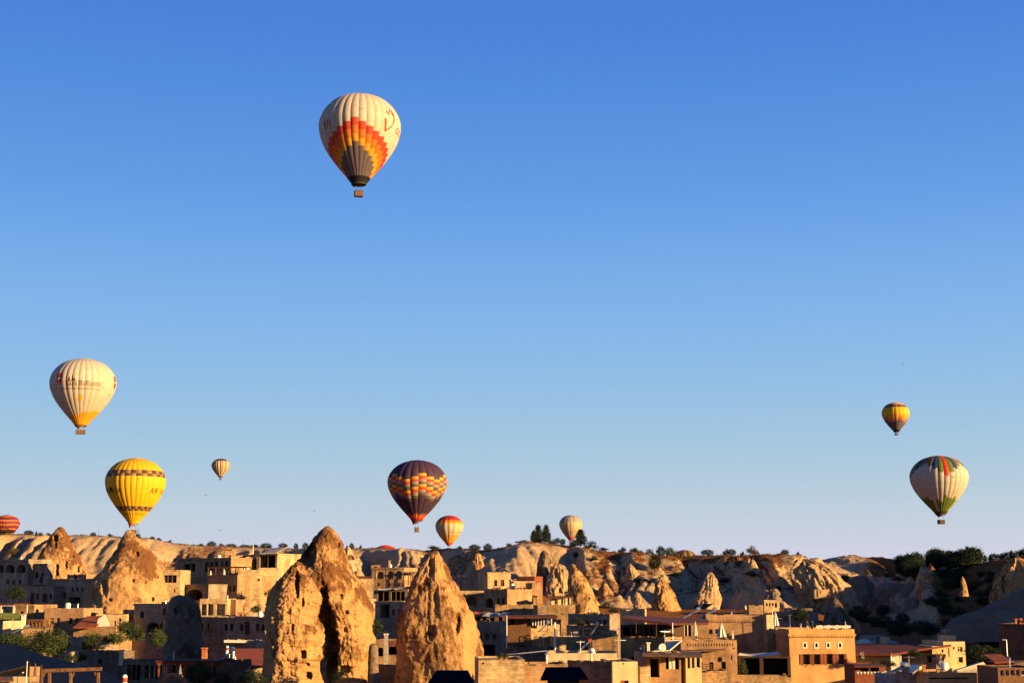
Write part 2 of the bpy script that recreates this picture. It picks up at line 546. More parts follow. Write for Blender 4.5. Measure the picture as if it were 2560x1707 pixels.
def terrain_z(x, Y, detail=True):
    x = np.asarray(x, float)
    Y = np.asarray(Y, float)
    u = 1280.0 + KU * x / np.maximum(Y, 1.0)
    uw = u + (14 * noise3(x / 40, Y / 40, 3.3) * (1 if detail else 0))
    vr, yr = np.interp(u, RV[:, 0], RV[:, 1]), np.interp(u, RY[:, 0], RY[:, 1])
    vf, yf = np.interp(u, FV[:, 0], FV[:, 1]), np.interp(u, FY[:, 0], FY[:, 1])
    zr, zf = zv(vr, yr), zv(vf, yf)
    # village floor
    zs = np.interp(Y, [0, 60, 110, 160, 210, 260, 310, 360], [EYE - 13, EYE - 13, EYE - 12.5, EYE - 14.0, EYE - 15.2, EYE - 12.5, EYE - 9.0, EYE - 5.5])
    w = sstep(0.72, 1.0, Y / yf)
    zlow = zs * (1 - w) + zf * w
    s = np.clip((Y - yf) / (yr - yf), 0, 1)
    shape = 0.25 * s + 0.75 * sstep(-0.15, 0.8, s)
    shape = (shape - 0.75 * sstep(-0.15, 0.8, 0.0)) / (1 - 0.75 * sstep(-0.15, 0.8, 0.0))
    z = np.where(Y < yf, zlow, zf + (zr - zf) * shape)
    # unseen rise added right of the picture, shaped to shade the grey slope there
    pp = 0.47 * x + 0.88 * Y
    m = sstep(236, 248, pp) * (1 - sstep(300, 318, pp)) * sstep(0.50, 0.70, x / np.maximum(Y, 1)) * sstep(140, 165, Y)
    z = np.where(z < EYE + 16, z + m * (EYE + 16 - z), z)
    if not detail:
        return z
    mask = np.sin(np.pi * np.clip(s, 0, 1)) ** 0.55 * (s > 0) * (s < 1) * (1 - 0.9 * sstep(0.62, 0.95, s))
    # broad lobes and fine ribs that run down the slope
    wx = x + 6 * fbm(x / 45, Y / 45, 1.7, 3) + (Y - yf) * 0.18
    mid = sstep(820, 900, uw) * (1 - sstep(1230, 1280, uw))
    red = sstep(1430, 1500, uw) * (1 - sstep(1900, 2000, uw))
    grey = sstep(2120, 2180, uw) * (1 - sstep(2320, 2360, uw))
    left = 1 - sstep(640, 860, uw)
    smooth = np.maximum(sstep(150, 190, uw) * (1 - sstep(300, 345, uw)), .75 * sstep(1262, 1290, uw) * (1 - sstep(1410, 1440, uw)))
    smooth = np.maximum(smooth, np.maximum(.55 * sstep(1430, 1460, uw) * (1 - sstep(1690, 1740, uw)), .8 * sstep(2330, 2380, uw)))
    A1 = (7.0 + 5.0 * mid - 0.5 * red + 2 * grey - 1.0 * left) * (1 - .75 * smooth)
    L1 = np.where(mid > .5, 34.0, 25.0)
    lobe = np.abs(noise3(wx / L1, Y / 130, 8.1)) * 2.0
    rib = np.abs(noise3(wx / 8.5, Y / 55, 2.2)) * 1.9
    rib2 = np.abs(noise3(wx / 3.6, Y / 26, 5.5)) * 1.7
    z = z + mask * (A1 * (lobe - 0.55) + (3.4 - 1.6 * mid + 2.6 * red) * (1 - .8 * smooth) * (rib - 0.5) * sstep(-0.2, 0.35, noise3(x / 60, Y / 60, 9.9) + 0.25)
                    + (0.9 + 0.7 * red) * (rib2 - 0.5))
    # small pinnacles scattered over the red slope and the grey gullies
    for k, (L, H) in enumerate(((12.0, 4.4), (7.0, 3.2))):
        gx, gy = x / L, Y / (L * 1.1)
        ix, iy = np.floor(gx), np.floor(gy)
        best = np.zeros_like(z)
        for dx in (-1, 0, 1):
            for dy in (-1, 0, 1):
                cx, cy = ix + dx, iy + dy
                h1 = np.abs(np.modf(np.sin(cx * 127.1 + cy * 311.7 + k * 9.1) * 43758.5)[0])
                h2 = np.abs(np.modf(np.sin(cx * 269.5 + cy * 183.3 + k * 5.7) * 28421.3)[0])
                h3 = np.abs(np.modf(np.sin(cx * 419.2 + cy * 371.9 + k * 2.3) * 13758.1)[0])
                d = np.hypot(gx - cx - h1, (gy - cy - h2)) * L
                best = np.maximum(best, (h3 > 0.45) * np.clip(H * (0.5 + 0.7 * h3) - d * (1.55 + 0.5 * h1) + 1.1 * noise3(x / 2.4, Y / 2.4, k) + 0.7 * noise3(x / 1.1, Y / 1.1, k), 0, 99))
        z = z + best * (0.95 * red * sstep(0.0, 0.15, s) * (1 - sstep(0.30, 0.50, s)) + 0.75 * grey * sstep(0.0, 0.1, s) * (1 - sstep(0.45, 0.65, s)) + 0.25 * mid * (s > 0) * (s < 0.5))
    z = z + (0.9 * fbm(x / 11, Y / 11, 4.4, 4) + 0.22 * noise3(x / 1.7, Y / 1.7, 6.6)) * np.clip(mask + 0.25, 0, 1) * (Y < 700)
    return z

def ground_z(x, y):
    return float(terrain_z(np.array([x]), np.array([y]))[0])

def terrain_mat():
    m, t, b = new_mat('hillside_tuff_and_soil')
    at = nd(t, 'ShaderNodeAttribute', attribute_name='soil')
    n1 = noise_node(t, 0.12, 8, 0.6)
    n2 = noise_node(t, 0.9, 8, 0.7)
    n3 = noise_node(t, 3.5, 5, 0.7)
    pale = mixc(t, ramp(t, n1.outputs['Fac'], 0, 1), (0.40, 0.265, 0.145), (0.52, 0.36, 0.205))
    pale = mixc(t, ramp(t, n2.outputs['Fac'], 0.0, 0.7, (0.52, 0.72)), pale, (0.27, 0.15, 0.068))
    soil = mixc(t, ramp(t, n2.outputs['Fac'], 0, 1), (0.19, 0.07, 0.022), (0.29, 0.115, 0.036))
    scr = mixc(t, ramp(t, n3.outputs['Fac'], 0, 1, (0.50, 0.66)), soil, (0.05, 0.036, 0.013))
    s = nd(t, 'ShaderNodeMath', operation='ADD')
    t.links.new(at.outputs['Fac'], s.inputs[0])
    t.links.new(ramp(t, n2.outputs['Fac'], -0.35, 0.35, (0.3, 0.7)), s.inputs[1])
    col = mixc(t, ramp(t, s.outputs[0], 0, 1, (0.38, 0.62)), pale, scr)
    t.links.new(col, b.inputs['Base Color'])
    h = nd(t, 'ShaderNodeMath', operation='MULTIPLY_ADD')
    t.links.new(n2.outputs['Fac'], h.inputs[0])
    h.inputs[1].default_value = 2.5
    t.links.new(n3.outputs['Fac'], h.inputs[2])
    bump(t, b, h.outputs[0], 0.8, 0.5)
    b.inputs['Specular IOR Level'].default_value = 0.03
    return m
M['hill'] = terrain_mat()

def build_terrain():
    a = np.concatenate([np.linspace(-1.6, -0.42, 50, endpoint=False), np.linspace(-0.42, 0.40, 1050, endpoint=False), np.linspace(0.40, 1.6, 160)])
    ys = np.concatenate([np.linspace(4, 200, 40, endpoint=False), np.linspace(200, 330, 110, endpoint=False), np.linspace(330, 560, 300, endpoint=False),
                         np.geomspace(560, 9000, 60)])
    A, Yg = np.meshgrid(a, ys)
    X = A * Yg
    Z = terrain_z(X, Yg)
    u = 1280 + KU * A
    vr, yr = np.interp(u, RV[:, 0], RV[:, 1]), np.interp(u, RY[:, 0], RY[:, 1])
    yf = np.interp(u, FY[:, 0], FY[:, 1])
    s = (Yg - yf) / (yr - yf)
    gy, gx = np.gradient(Z, axis=0), np.gradient(Z, axis=1)
    dy = np.gradient(Yg, axis=0)
    dx = np.gradient(X, axis=1)
    slope = np.hypot(gy / dy, gx / dx)
    red = sstep(1440, 1520, u) * (1 - sstep(1930, 2010, u))
    grey = sstep(2140, 2200, u)
    nz = fbm(X / 26, Yg / 26, 0.3, 3)
    nz2 = fbm(X / 7, Yg / 7, 1.3, 3)
    soil = sstep(0.88, 1.0, s + 0.10 * nz) * 0.95                     # dry grass on the crest and the plateau
    soil = np.maximum(soil, (red * 0.7 + 0.15) * sstep(0.25, 0.6, s) * (1 - sstep(0.45, 0.95, slope + 0.35 * nz2)) * (0.35 + 0.75 * red))
    soil = np.maximum(soil, red * sstep(0.62, 0.86, s + 0.3 * nz) * 0.85)
    soil = np.maximum(soil, grey * sstep(0.4, 0.6, s + 0.2 * nz) * 0.9)
    soil = np.maximum(soil, sstep(0.1, 0.3, nz - 0.1) * 0.55 * (s > 0.05))
    soil = np.maximum(soil, 0.95 * sstep(2310, 2360, u + 20 * nz))
    soil = np.where(s < 0.0, 0.75, soil)
    me = mesh_np('hillside', np.stack([X, Yg, Z], -1).reshape(-1, 3), grid_faces(len(ys), len(a)), {'soil': soil})
    o = put('hillside', me, M['hill'])
    tag(o, kind='structure')
    return o
hill = build_terrain()
# ------------------------------------------------------------------ fairy chimneys and rock lumps
def rock(name, label, levels, Y, mat='tuff', depth=0.9, sq=2.0, rot=0.0, seed=0.0, amp=0.045, strata=0.02, nth=120, nz=120, holes=(), dents=(), crust=(0.3, 0.0),
         ledge=0.0, vribs=0.0, cat='fairy chimney', group=None, kind=None, patches=(), vf=3.2):
    """a weathered tuff pinnacle. levels: (v, u_left, u_right) of its outline as photographed, at distance Y; holes: caves (u, v, half width px, half height px, depth m);
    crust: (base, gain towards the top) of the brown weathering crust; patches: (u, v, ru, rv, crust change)"""
    lv = np.array(levels, float)
    zz = np.array([P(1280, v, Y).z for v in lv[:, 0]])
    xl = np.array([P(ul, v, Y).x for v, ul, ur in levels])
    xr = np.array([P(ur, v, Y).x for v, ul, ur in levels])
    x0 = float((xl[-1] + xr[-1]) / 2)
    H = zz[0] - zz[-1]
    t = np.linspace(0, 1, nz) ** 1.1
    zrow = zz[0] - t * H
    cx = np.interp(-zrow, -zz, (xl + xr) / 2)
    rx = np.interp(-zrow, -zz, (xr - xl) / 2)
    # soften the piecewise outline
    k = np.array([1, 2, 3, 2, 1], float) / 9
    cx = np.convolve(np.pad(cx, 2, 'edge'), k, 'valid')
    rx = np.convolve(np.pad(rx, 2, 'edge'), k, 'valid')
    rx[:4] *= (0.02, 0.5, 0.75, 0.92)
    th = np.linspace(0, 2 * np.pi, nth, endpoint=False)
    T, Zr = np.meshgrid(th, zrow)
    c, s = np.cos(T - rot), np.sin(T - rot)
    rho = 1.0 / (np.abs(c) ** sq + np.abs(s) ** sq) ** (1 / sq)
    e = 1.0 / (abs(math.cos(rot)) ** sq + abs(math.sin(rot)) ** sq) ** (1 / sq)
    rho = rho / (0.5 * e + 0.5)
    X = cx[:, None] + rx[:, None] * rho * np.cos(T)
    Yy = Y + rx[:, None] * depth * rho * np.sin(T)
    Rm = float(np.mean(rx))
    L = max(Rm, 0.5)
    n = fbm(X / (L * 0.8) + seed, Yy / (L * 0.8), Zr / (L * 1.2) + seed, 5, 0.55)
    n2 = fbm(X / (L * 0.22) + seed, Yy / (L * 0.22) + 3, Zr / (L * 0.3), 4, 0.6)
    pit = np.minimum(0, fbm(X / (L * 0.35) + 9, Yy / (L * 0.35), Zr / (L * 0.30) + seed, 2) + 0.12)
    d = amp * L * (2.0 * n + 0.5 * n2 + 0.8 * pit)
    d += strata * L * noise3(0.1 * X, 0.1 * Yy, Zr / (L * 0.13) + seed) * (0.6 + n2)
    if ledge:
        q = Zr / (L * 0.55) + 0.25 * n
        d -= ledge * L * np.exp(-((q - np.round(q)) / 0.06) ** 2)
    if vribs:
        d += vribs * L * (np.abs(noise3(T * vf + seed + 0.8 * n, 0.3 * Zr / L, 1.1)) * 2 - 0.6)
    env = np.minimum(1.0, rx / (0.35 * L))[:, None]
    nx, ny = np.cos(T), np.sin(T)
    X = X + nx * d * env
    Yy = Yy + ny * d * env * depth
    Zr = Zr + 0.15 * d * env
    cr = crust[0] + crust[1] * (1 - (zz[0] - Zr) / H) + 0.55 * n
    u, v = uv_of(X, Yy, Zr)
    front = Yy < Y + 0.1 * Rm
    for (hu, hv, ru, rv, dep) in holes:
        q = ((u - hu) / ru) ** 4 + ((v - hv) / rv) ** 4
        Yy = Yy + front * dep * (1 - sstep(0.35, 1.6, q))
    for (hu, hv, ru, rv, dep) in dents:
        q = ((u - hu) / ru) ** 2 + ((v - hv) / rv) ** 2
        Yy = Yy + front * dep * (1 - sstep(0.0, 1.4, q + 0.5 * n2))
    for (hu, hv, ru, rv, dc) in patches:
        q = ((u - hu) / ru) ** 2 + ((v - hv) / rv) ** 2
        cr = cr + dc * (1 - sstep(0.2, 1.4, q + 0.6 * n2))
    base = Vector((x0, Y, float(zz[-1])))
    V = np.stack([X - base.x, Yy - base.y, Zr - base.z], -1).reshape(-1, 3)
    me = mesh_np(name, V, grid_faces(nz, nth, True), {'crust': cr})
    o = put(name, me, M[mat], loc=base)
    return tag(o, label, cat, group, kind)

rock('fairy_chimney', 'tallest pale rock pinnacle with a rounded double tip in the middle of the village',
     [(1314, 813, 825), (1328, 803, 839), (1355, 778, 854), (1380, 762, 863), (1400, 749, 869), (1435, 737, 886), (1452, 735, 900), (1477, 738, 910), (1500, 750, 919), (1523, 765, 933),
      (1545, 785, 933), (1567, 798, 929), (1600, 810, 937), (1620, 815, 936), (1651, 818, 922), (1680, 812, 920), (1707, 806, 926), (1790, 795, 942)], 156,
     seed=1.0, nth=260, nz=300, amp=0.05, strata=0.035, vribs=.03, vf=5.0, ledge=.012, crust=(0.15, 0.55), rot=0.3, sq=2.2,
     holes=[(851, 1491, 6, 7, .35), (866, 1530, 5, 5, .5), (863, 1573, 5, 6, .35), (862, 1672, 13, 9, 1.2), (847, 1361, 2.5, 6, .4)],
     depth=1.3,
     dents=[(806, 1500, 13, 40, 3.2), (822, 1560, 15, 45, 3.2), (832, 1620, 15, 45, 3.0), (829, 1672, 13, 34, 3.0), (772, 1380, 16, 34, 2.0)], patches=[(830, 1440, 60, 40, .35), (905, 1500, 30, 30, .3), (850, 1340, 20, 20, -.25), (850, 1580, 50, 60, -.35), (880, 1520, 25, 40, -.2)])
rock('fairy_chimney', 'broad knobbly rock pillar with a crooked knob on top, in front of the tallest pinnacle',
     [(1403, 740, 750), (1411, 733, 757), (1426, 718, 766), (1440, 705, 776), (1455, 692, 785), (1470, 682, 794), (1485, 676, 800), (1502, 671, 803), (1520, 666, 797), (1542, 664, 792), (1556, 664, 796),
      (1569, 664, 810), (1597, 663, 813), (1615, 663, 804), (1642, 662, 809), (1655, 662, 800), (1679, 661, 800), (1707, 659, 807), (1790, 648, 818)], 147,
     seed=4.0, nth=260, nz=300, amp=0.055, vribs=.03, vf=5.0, strata=0.06, ledge=0.04, crust=(0.08, 0.4), rot=0.2, depth=1.4,
     holes=[(770, 1688, 9, 9, 1.6), (757, 1635, 8, 10, 1.1), (760, 1660, 13, 4, .8), (757, 1504, 3, 10, .5), (731, 1567, 3, 9, .5)],
     dents=[(742, 1462, 6, 34, 1.1)], patches=[(790, 1565, 26, 16, .5), (745, 1440, 30, 30, .3), (735, 1620, 40, 30, -.3), (765, 1530, 30, 30, -.2)])
rock('fairy_chimney', 'single leaning rock cone with a flat brown face, right of the tallest pinnacle',
     [(1375, 1085, 1093), (1390, 1071, 1100), (1410, 1058, 1110), (1430, 1046, 1118), (1446, 1037, 1122), (1456, 1033, 1136), (1477, 1027, 1147), (1500, 1019, 1159), (1522, 1013, 1167), (1536, 1008, 1178),
      (1560, 1004, 1183), (1606, 1001, 1194), (1650, 999, 1205), (1707, 995, 1211), (1790, 988, 1224)], 160,
     seed=8.0, nth=260, nz=300, amp=0.036, vribs=.025, vf=6.0, strata=0.035, crust=(0.45, 0.0), sq=3.8, rot=R(-20), depth=0.95, ledge=0.014,
     holes=[(1079, 1576, 10, 14, .5), (1076, 1592, 5, 9, .35)],
     dents=[(1078, 1420, 9, 26, .7), (1140, 1560, 10, 28, .6), (1065, 1455, 14, 12, .5), (1090, 1500, 8, 20, .4)],
     patches=[(1085, 1400, 14, 18, -.5), (1100, 1405, 10, 30, -.4), (1175, 1600, 16, 110, -.6), (1060, 1560, 40, 40, .1), (1075, 1465, 40, 14, .35), (1060, 1420, 20, 20, -.3)])
rock('fairy_chimney', 'wide honey coloured rock cone with small cave windows under the yellow balloon',
     [(1323, 317, 329), (1331, 311, 335), (1340, 306, 342), (1348, 302, 357), (1368, 293, 371), (1380, 286, 380), (1399, 274, 392), (1430, 252, 404), (1446, 239, 409), (1456, 228, 412),
      (1470, 221, 415), (1490, 217, 421), (1515, 216, 430), (1540, 212, 440), (1575, 205, 452)], 282,
     seed=12.0, nth=230, nz=230, amp=0.05, strata=0.02, crust=(-0.1, 0.75), rot=0.1, sq=2.0,
     holes=[(343, 1384, 4, 6, .8), (391, 1440, 5, 5, .9), (332, 1451, 3, 4, .7), (275, 1499, 4, 4, .7), (380, 1497, 4, 6, .8)],
     dents=[(262, 1470, 8, 22, 1.2), (240, 1490, 10, 22, .8)],
     patches=[(365, 1410, 30, 45, .45), (300, 1450, 40, 12, -.3), (350, 1490, 50, 25, -.35), (342, 1498, 16, 9, .7), (300, 1475, 20, 15, -.3)])
rock('fairy_chimney', 'brown pointed rock cone with a tall cave near its tip, far left',
     [(1316, 146, 156), (1322, 141, 161), (1331, 134, 166), (1345, 125, 172), (1357, 119, 178), (1379, 104, 192), (1397, 95, 202), (1410, 90, 209), (1440, 84, 222), (1470, 76, 232)], 362,
     seed=15.0, nth=170, nz=160, amp=0.05, crust=(0.5, 0.3), rot=0.4,
     holes=[(139, 1345, 6, 8, 1.6), (139, 1362, 3, 7, .9), (182, 1390, 2.5, 2.5, .8), (193, 1422, 5, 8, 1.4), (142, 1424, 4, 14, 1.5), (165, 1412, 2.5, 9, 1.0)],
     patches=[(155, 1425, 10, 14, -.7), (190, 1425, 14, 16, -.7), (125, 1430, 14, 14, -.5)])
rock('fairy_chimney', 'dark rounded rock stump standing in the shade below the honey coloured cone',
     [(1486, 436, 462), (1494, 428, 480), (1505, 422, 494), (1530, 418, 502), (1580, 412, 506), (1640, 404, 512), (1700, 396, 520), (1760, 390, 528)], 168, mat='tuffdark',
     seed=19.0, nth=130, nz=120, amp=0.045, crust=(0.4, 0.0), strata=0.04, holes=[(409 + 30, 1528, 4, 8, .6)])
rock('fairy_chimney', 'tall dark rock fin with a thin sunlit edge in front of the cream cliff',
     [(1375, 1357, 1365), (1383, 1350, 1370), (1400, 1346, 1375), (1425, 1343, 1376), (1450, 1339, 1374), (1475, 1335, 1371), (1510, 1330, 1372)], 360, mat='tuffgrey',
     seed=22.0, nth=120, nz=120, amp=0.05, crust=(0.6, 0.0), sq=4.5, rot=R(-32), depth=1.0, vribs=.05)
rock('fairy_chimney', 'slender brown rock cone with a split tip between the cream cliff and the red slope',
     [(1408, 1428, 1433), (1418, 1425, 1443), (1430, 1423, 1452), (1452, 1420, 1468), (1475, 1420, 1480), (1500, 1420, 1489), (1530, 1418, 1498), (1560, 1414, 1506)], 300,
     seed=25.0, nth=130, nz=140, amp=0.035, crust=(0.5, 0.0), sq=2.8, rot=R(-30), holes=[(1473, 1495, 2, 3, .6), (1443, 1418, 3, 8, .8)])
rock('rock_outcrop', 'lumpy cream rock mass with cave doors right of the dark fin',
     [(1409, 1388, 1402), (1416, 1378, 1412), (1430, 1374, 1420), (1450, 1368, 1424), (1475, 1362, 1428), (1500, 1358, 1432), (1540, 1350, 1438)], 356, mat='tuffpale',
     seed=28.0, nth=130, nz=120, amp=0.10, crust=(0.0, 0.1), vribs=.12, cat='rock', holes=[(1390, 1432, 4, 12, 1.2), (1413, 1484, 3, 6, 1.2), (1400, 1476, 3, 6, 1)])
rock('rock_outcrop', 'great sunlit cream rock buttress sloping down to the right below the ridge',
     [(1396, 1998, 2016), (1403, 1993, 2040), (1412, 1990, 2064), (1425, 1984, 2086), (1440, 1979, 2104), (1460, 1979, 2122), (1480, 1984, 2134), (1500, 1994, 2142), (1525, 2002, 2154), (1560, 2004, 2168)], 348,
     mat='tuffpale', seed=31.0, nth=240, nz=180, amp=0.06, strata=0.0, vribs=0.26, vf=2.6, crust=(-0.25, 0.05), sq=2.2, rot=R(-20), depth=1.1, cat='rock',
     holes=[(2067, 1462, 4, 10, .9), (2038, 1515, 2, 5, .8), (2064, 1410, 3, 3, .6)], dents=[(2050, 1500, 14, 8, 1.0), (2010, 1470, 8, 20, .6)], patches=[(2010, 1478, 10, 20, .6), (2050, 1490, 14, 6, .6)])
rock('fairy_chimney', 'dark shaded rock cone with a sunlit right foot beside the great cream buttress',
     [(1494, 2084, 2091), (1505, 2077, 2098), (1520, 2069, 2108), (1540, 2062, 2120), (1565, 2054, 2132), (1600, 2044, 2146)], 305, mat='tuffgrey', seed=34.0, amp=0.04, crust=(0.5, 0), nth=110, nz=110)
rock('rock_outcrop', 'jagged brown rock tower with sunlit tips at the right edge of the picture',
     [(1392, 2536, 2546), (1402, 2528, 2560), (1416, 2515, 2578), (1440, 2498, 2600), (1470, 2486, 2620), (1500, 2480, 2640), (1560, 2470, 2660)], 262, mat='tuff', seed=37.0, nth=150, nz=140,
     amp=0.10, vribs=.14, crust=(0.3, 0.2), sq=2.6, rot=R(-20), cat='rock', dents=[(2515, 1460, 10, 26, 1.6)])
rock('fairy_chimney', 'thin leaning rock needle catching the last sun in front of the dark wood',
     [(1440, 2404, 2408), (1448, 2402, 2411), (1458, 2402, 2415), (1470, 2404, 2417), (1490, 2398, 2422)], 300, seed=40.0, nth=60, nz=60, amp=0.08, crust=(0.1, 0))
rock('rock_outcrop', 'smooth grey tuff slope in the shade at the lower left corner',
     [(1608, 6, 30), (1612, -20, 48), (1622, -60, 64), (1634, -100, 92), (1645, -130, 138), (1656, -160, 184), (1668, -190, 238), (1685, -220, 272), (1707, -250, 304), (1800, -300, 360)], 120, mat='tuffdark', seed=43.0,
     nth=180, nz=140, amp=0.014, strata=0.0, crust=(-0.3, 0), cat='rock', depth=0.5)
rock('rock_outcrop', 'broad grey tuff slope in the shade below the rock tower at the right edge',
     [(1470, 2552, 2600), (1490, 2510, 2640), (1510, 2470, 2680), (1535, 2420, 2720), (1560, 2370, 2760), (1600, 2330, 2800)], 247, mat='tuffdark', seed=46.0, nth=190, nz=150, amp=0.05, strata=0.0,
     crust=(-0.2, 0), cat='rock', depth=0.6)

# rounded grey lumps in the shaded gully and the small sunlit cones of the red slope
lumps = [
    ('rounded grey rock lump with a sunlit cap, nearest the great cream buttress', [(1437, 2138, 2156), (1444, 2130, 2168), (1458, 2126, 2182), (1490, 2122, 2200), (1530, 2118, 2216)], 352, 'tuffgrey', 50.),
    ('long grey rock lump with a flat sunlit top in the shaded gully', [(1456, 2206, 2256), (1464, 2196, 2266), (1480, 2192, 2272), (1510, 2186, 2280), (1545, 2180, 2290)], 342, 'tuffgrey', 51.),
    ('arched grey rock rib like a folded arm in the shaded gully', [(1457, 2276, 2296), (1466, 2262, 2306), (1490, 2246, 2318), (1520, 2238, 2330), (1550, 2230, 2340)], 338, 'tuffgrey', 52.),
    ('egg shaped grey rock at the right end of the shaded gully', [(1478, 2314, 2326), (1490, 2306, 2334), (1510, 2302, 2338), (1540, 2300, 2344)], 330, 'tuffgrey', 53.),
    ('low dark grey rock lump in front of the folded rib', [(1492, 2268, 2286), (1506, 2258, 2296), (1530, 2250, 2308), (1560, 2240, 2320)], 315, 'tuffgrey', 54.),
    ('tall cream spire with grooved sides on the red slope, left of the others', [(1408, 1572, 1578), (1420, 1566, 1588), (1440, 1560, 1600), (1462, 1550, 1610), (1485, 1544, 1616), (1520, 1540, 1622)], 362, 'tuffpale', 55.),
    ('steep brown ridge cone with its left face in shade on the red slope', [(1447, 1650, 1656), (1460, 1642, 1668), (1480, 1636, 1680), (1500, 1632, 1690), (1520, 1630, 1698), (1550, 1626, 1706)], 330, 'tuff', 57.),
    ('tall two pronged cream spire above the blue solar panels', [(1429, 1774, 1781), (1445, 1766, 1790), (1470, 1752, 1796), (1495, 1738, 1802), (1515, 1730, 1806), (1545, 1724, 1812)], 342, 'tuffpale', 58.),
    ('twisted cream spire in front of the steep brown ridge cone', [(1479, 1588, 1594), (1490, 1586, 1602), (1502, 1588, 1604), (1515, 1584, 1612), (1540, 1580, 1620)], 318, 'tuffpale', 60.),
    ('smooth cream cliff knob on the ridge left of the red slope', [(1364, 1462, 1474), (1370, 1455, 1480), (1382, 1452, 1482), (1398, 1450, 1486)], 415, 'tuffpale', 62.),
    ('steep brown shoulder with a sunlit right edge in the middle of the grey hollows', [(1382, 1190, 1198), (1395, 1184, 1206), (1415, 1178, 1212), (1440, 1172, 1218), (1465, 1166, 1222)], 372, 'tuff', 63.),
    ('pale cone beside the dark buttress shade, left of the great cream buttress', [(1470, 1928, 1938), (1482, 1918, 1948), (1500, 1908, 1956), (1530, 1900, 1964)], 336, 'tuffgrey', 64.),
    ('brown cone foot with a sunlit right side below the great cream buttress', [(1490, 2124, 2128), (1500, 2118, 2134), (1520, 2112, 2146), (1545, 2106, 2156)], 325, 'tuff', 65.),
    ('flat topped orange boulder catching the sun right of the tan guest house', [(1542, 2126, 2132), (1552, 2130, 2142), (1568, 2136, 2150), (1580, 2140, 2154)], 262, 'tuff', 66.),
]
for lab, lv, Yl, mt, sdd in lumps:
    Yl += (12 if 1400 < lv[0][1] < 1640 else 8 if lv[0][1] < 2000 else 20) if lv[0][0] < 1535 else 0
    rock('rock_outcrop' if mt == 'tuffgrey' else 'fairy_chimney', lab, lv, Yl, mat=mt, seed=sdd, nth=80, nz=72, amp=0.11, vribs=.13, crust=(-0.05 if mt != 'tuff' else .35, 0.05),
         cat='rock' if mt == 'tuffgrey' else 'fairy chimney', sq=2.2 + (sdd * 7 % 5) * .35, rot=R(-50 + sdd * 37 % 60), group='small rocks of the slope')
# ------------------------------------------------------------------ houses
def hole_wall(bm, w, h, holes, f, dep, mi=0):
    """a wall face w x h with openings cut in it and their reveals. holes: (x0, z0, x1, z1, arched, depth); f(x, y_in, z) -> point"""
    xs = sorted({0.0, w} | {min(max(k, 0), w) for q in holes for k in (q[0], q[2])})
    zs = sorted({0.0, h} | {min(max(k, 0), h) for q in holes for k in (q[1], q[3])})
    def inside(x, z):
        return any(q[0] < x < q[2] and q[1] < z < q[3] for q in holes)
    def quad(*p):
        bm.faces.new([bm.verts.new(k) for k in p]).material_index = mi
    for x0, x1 in zip(xs, xs[1:]):
        run = None
        for z0, z1 in zip(zs, zs[1:]):
            if inside((x0 + x1) / 2, (z0 + z1) / 2):
                if run is not None: quad(f(x0, 0, run), f(x1, 0, run), f(x1, 0, z0), f(x0, 0, z0))
                run = None
            elif run is None:
                run = z0
        if run is not None: quad(f(x0, 0, run), f(x1, 0, run), f(x1, 0, h), f(x0, 0, h))
    for q in holes:
        x0, z0, x1, z1, arch, d = q
        if arch:
            n = 10
            r = (x1 - x0) / 2
            rise = min(r, (z1 - z0) * 0.6)
            pts = [((x0 + x1) / 2 - r * math.cos(math.pi * k / n), z1 - rise + rise * math.sin(math.pi * k / n)) for k in range(n + 1)]
            for k in range(n):
                a, b = pts[k], pts[k + 1]
                quad(f(a[0], 0, a[1]), f(b[0], 0, b[1]), f(b[0], 0, z1), f(a[0], 0, z1))
                quad(f(a[0], 0, a[1]), f(a[0], d, a[1]), f(b[0], d, b[1]), f(b[0], 0, b[1]))
            zt = z1 - rise
        else:
            zt = z1
            quad(f(x0, 0, z1), f(x0, d, z1), f(x1, d, z1), f(x1, 0, z1))
        quad(f(x0, 0, z0), f(x0, d, z0), f(x0, d, zt), f(x0, 0, zt))
        quad(f(x1, 0, z0), f(x1, 0, zt), f(x1, d, zt), f(x1, d, z0))
        quad(f(x0, 0, z0), f(x1, 0, z0), f(x1, d, z0), f(x0, d, z0))

ALLH = {}

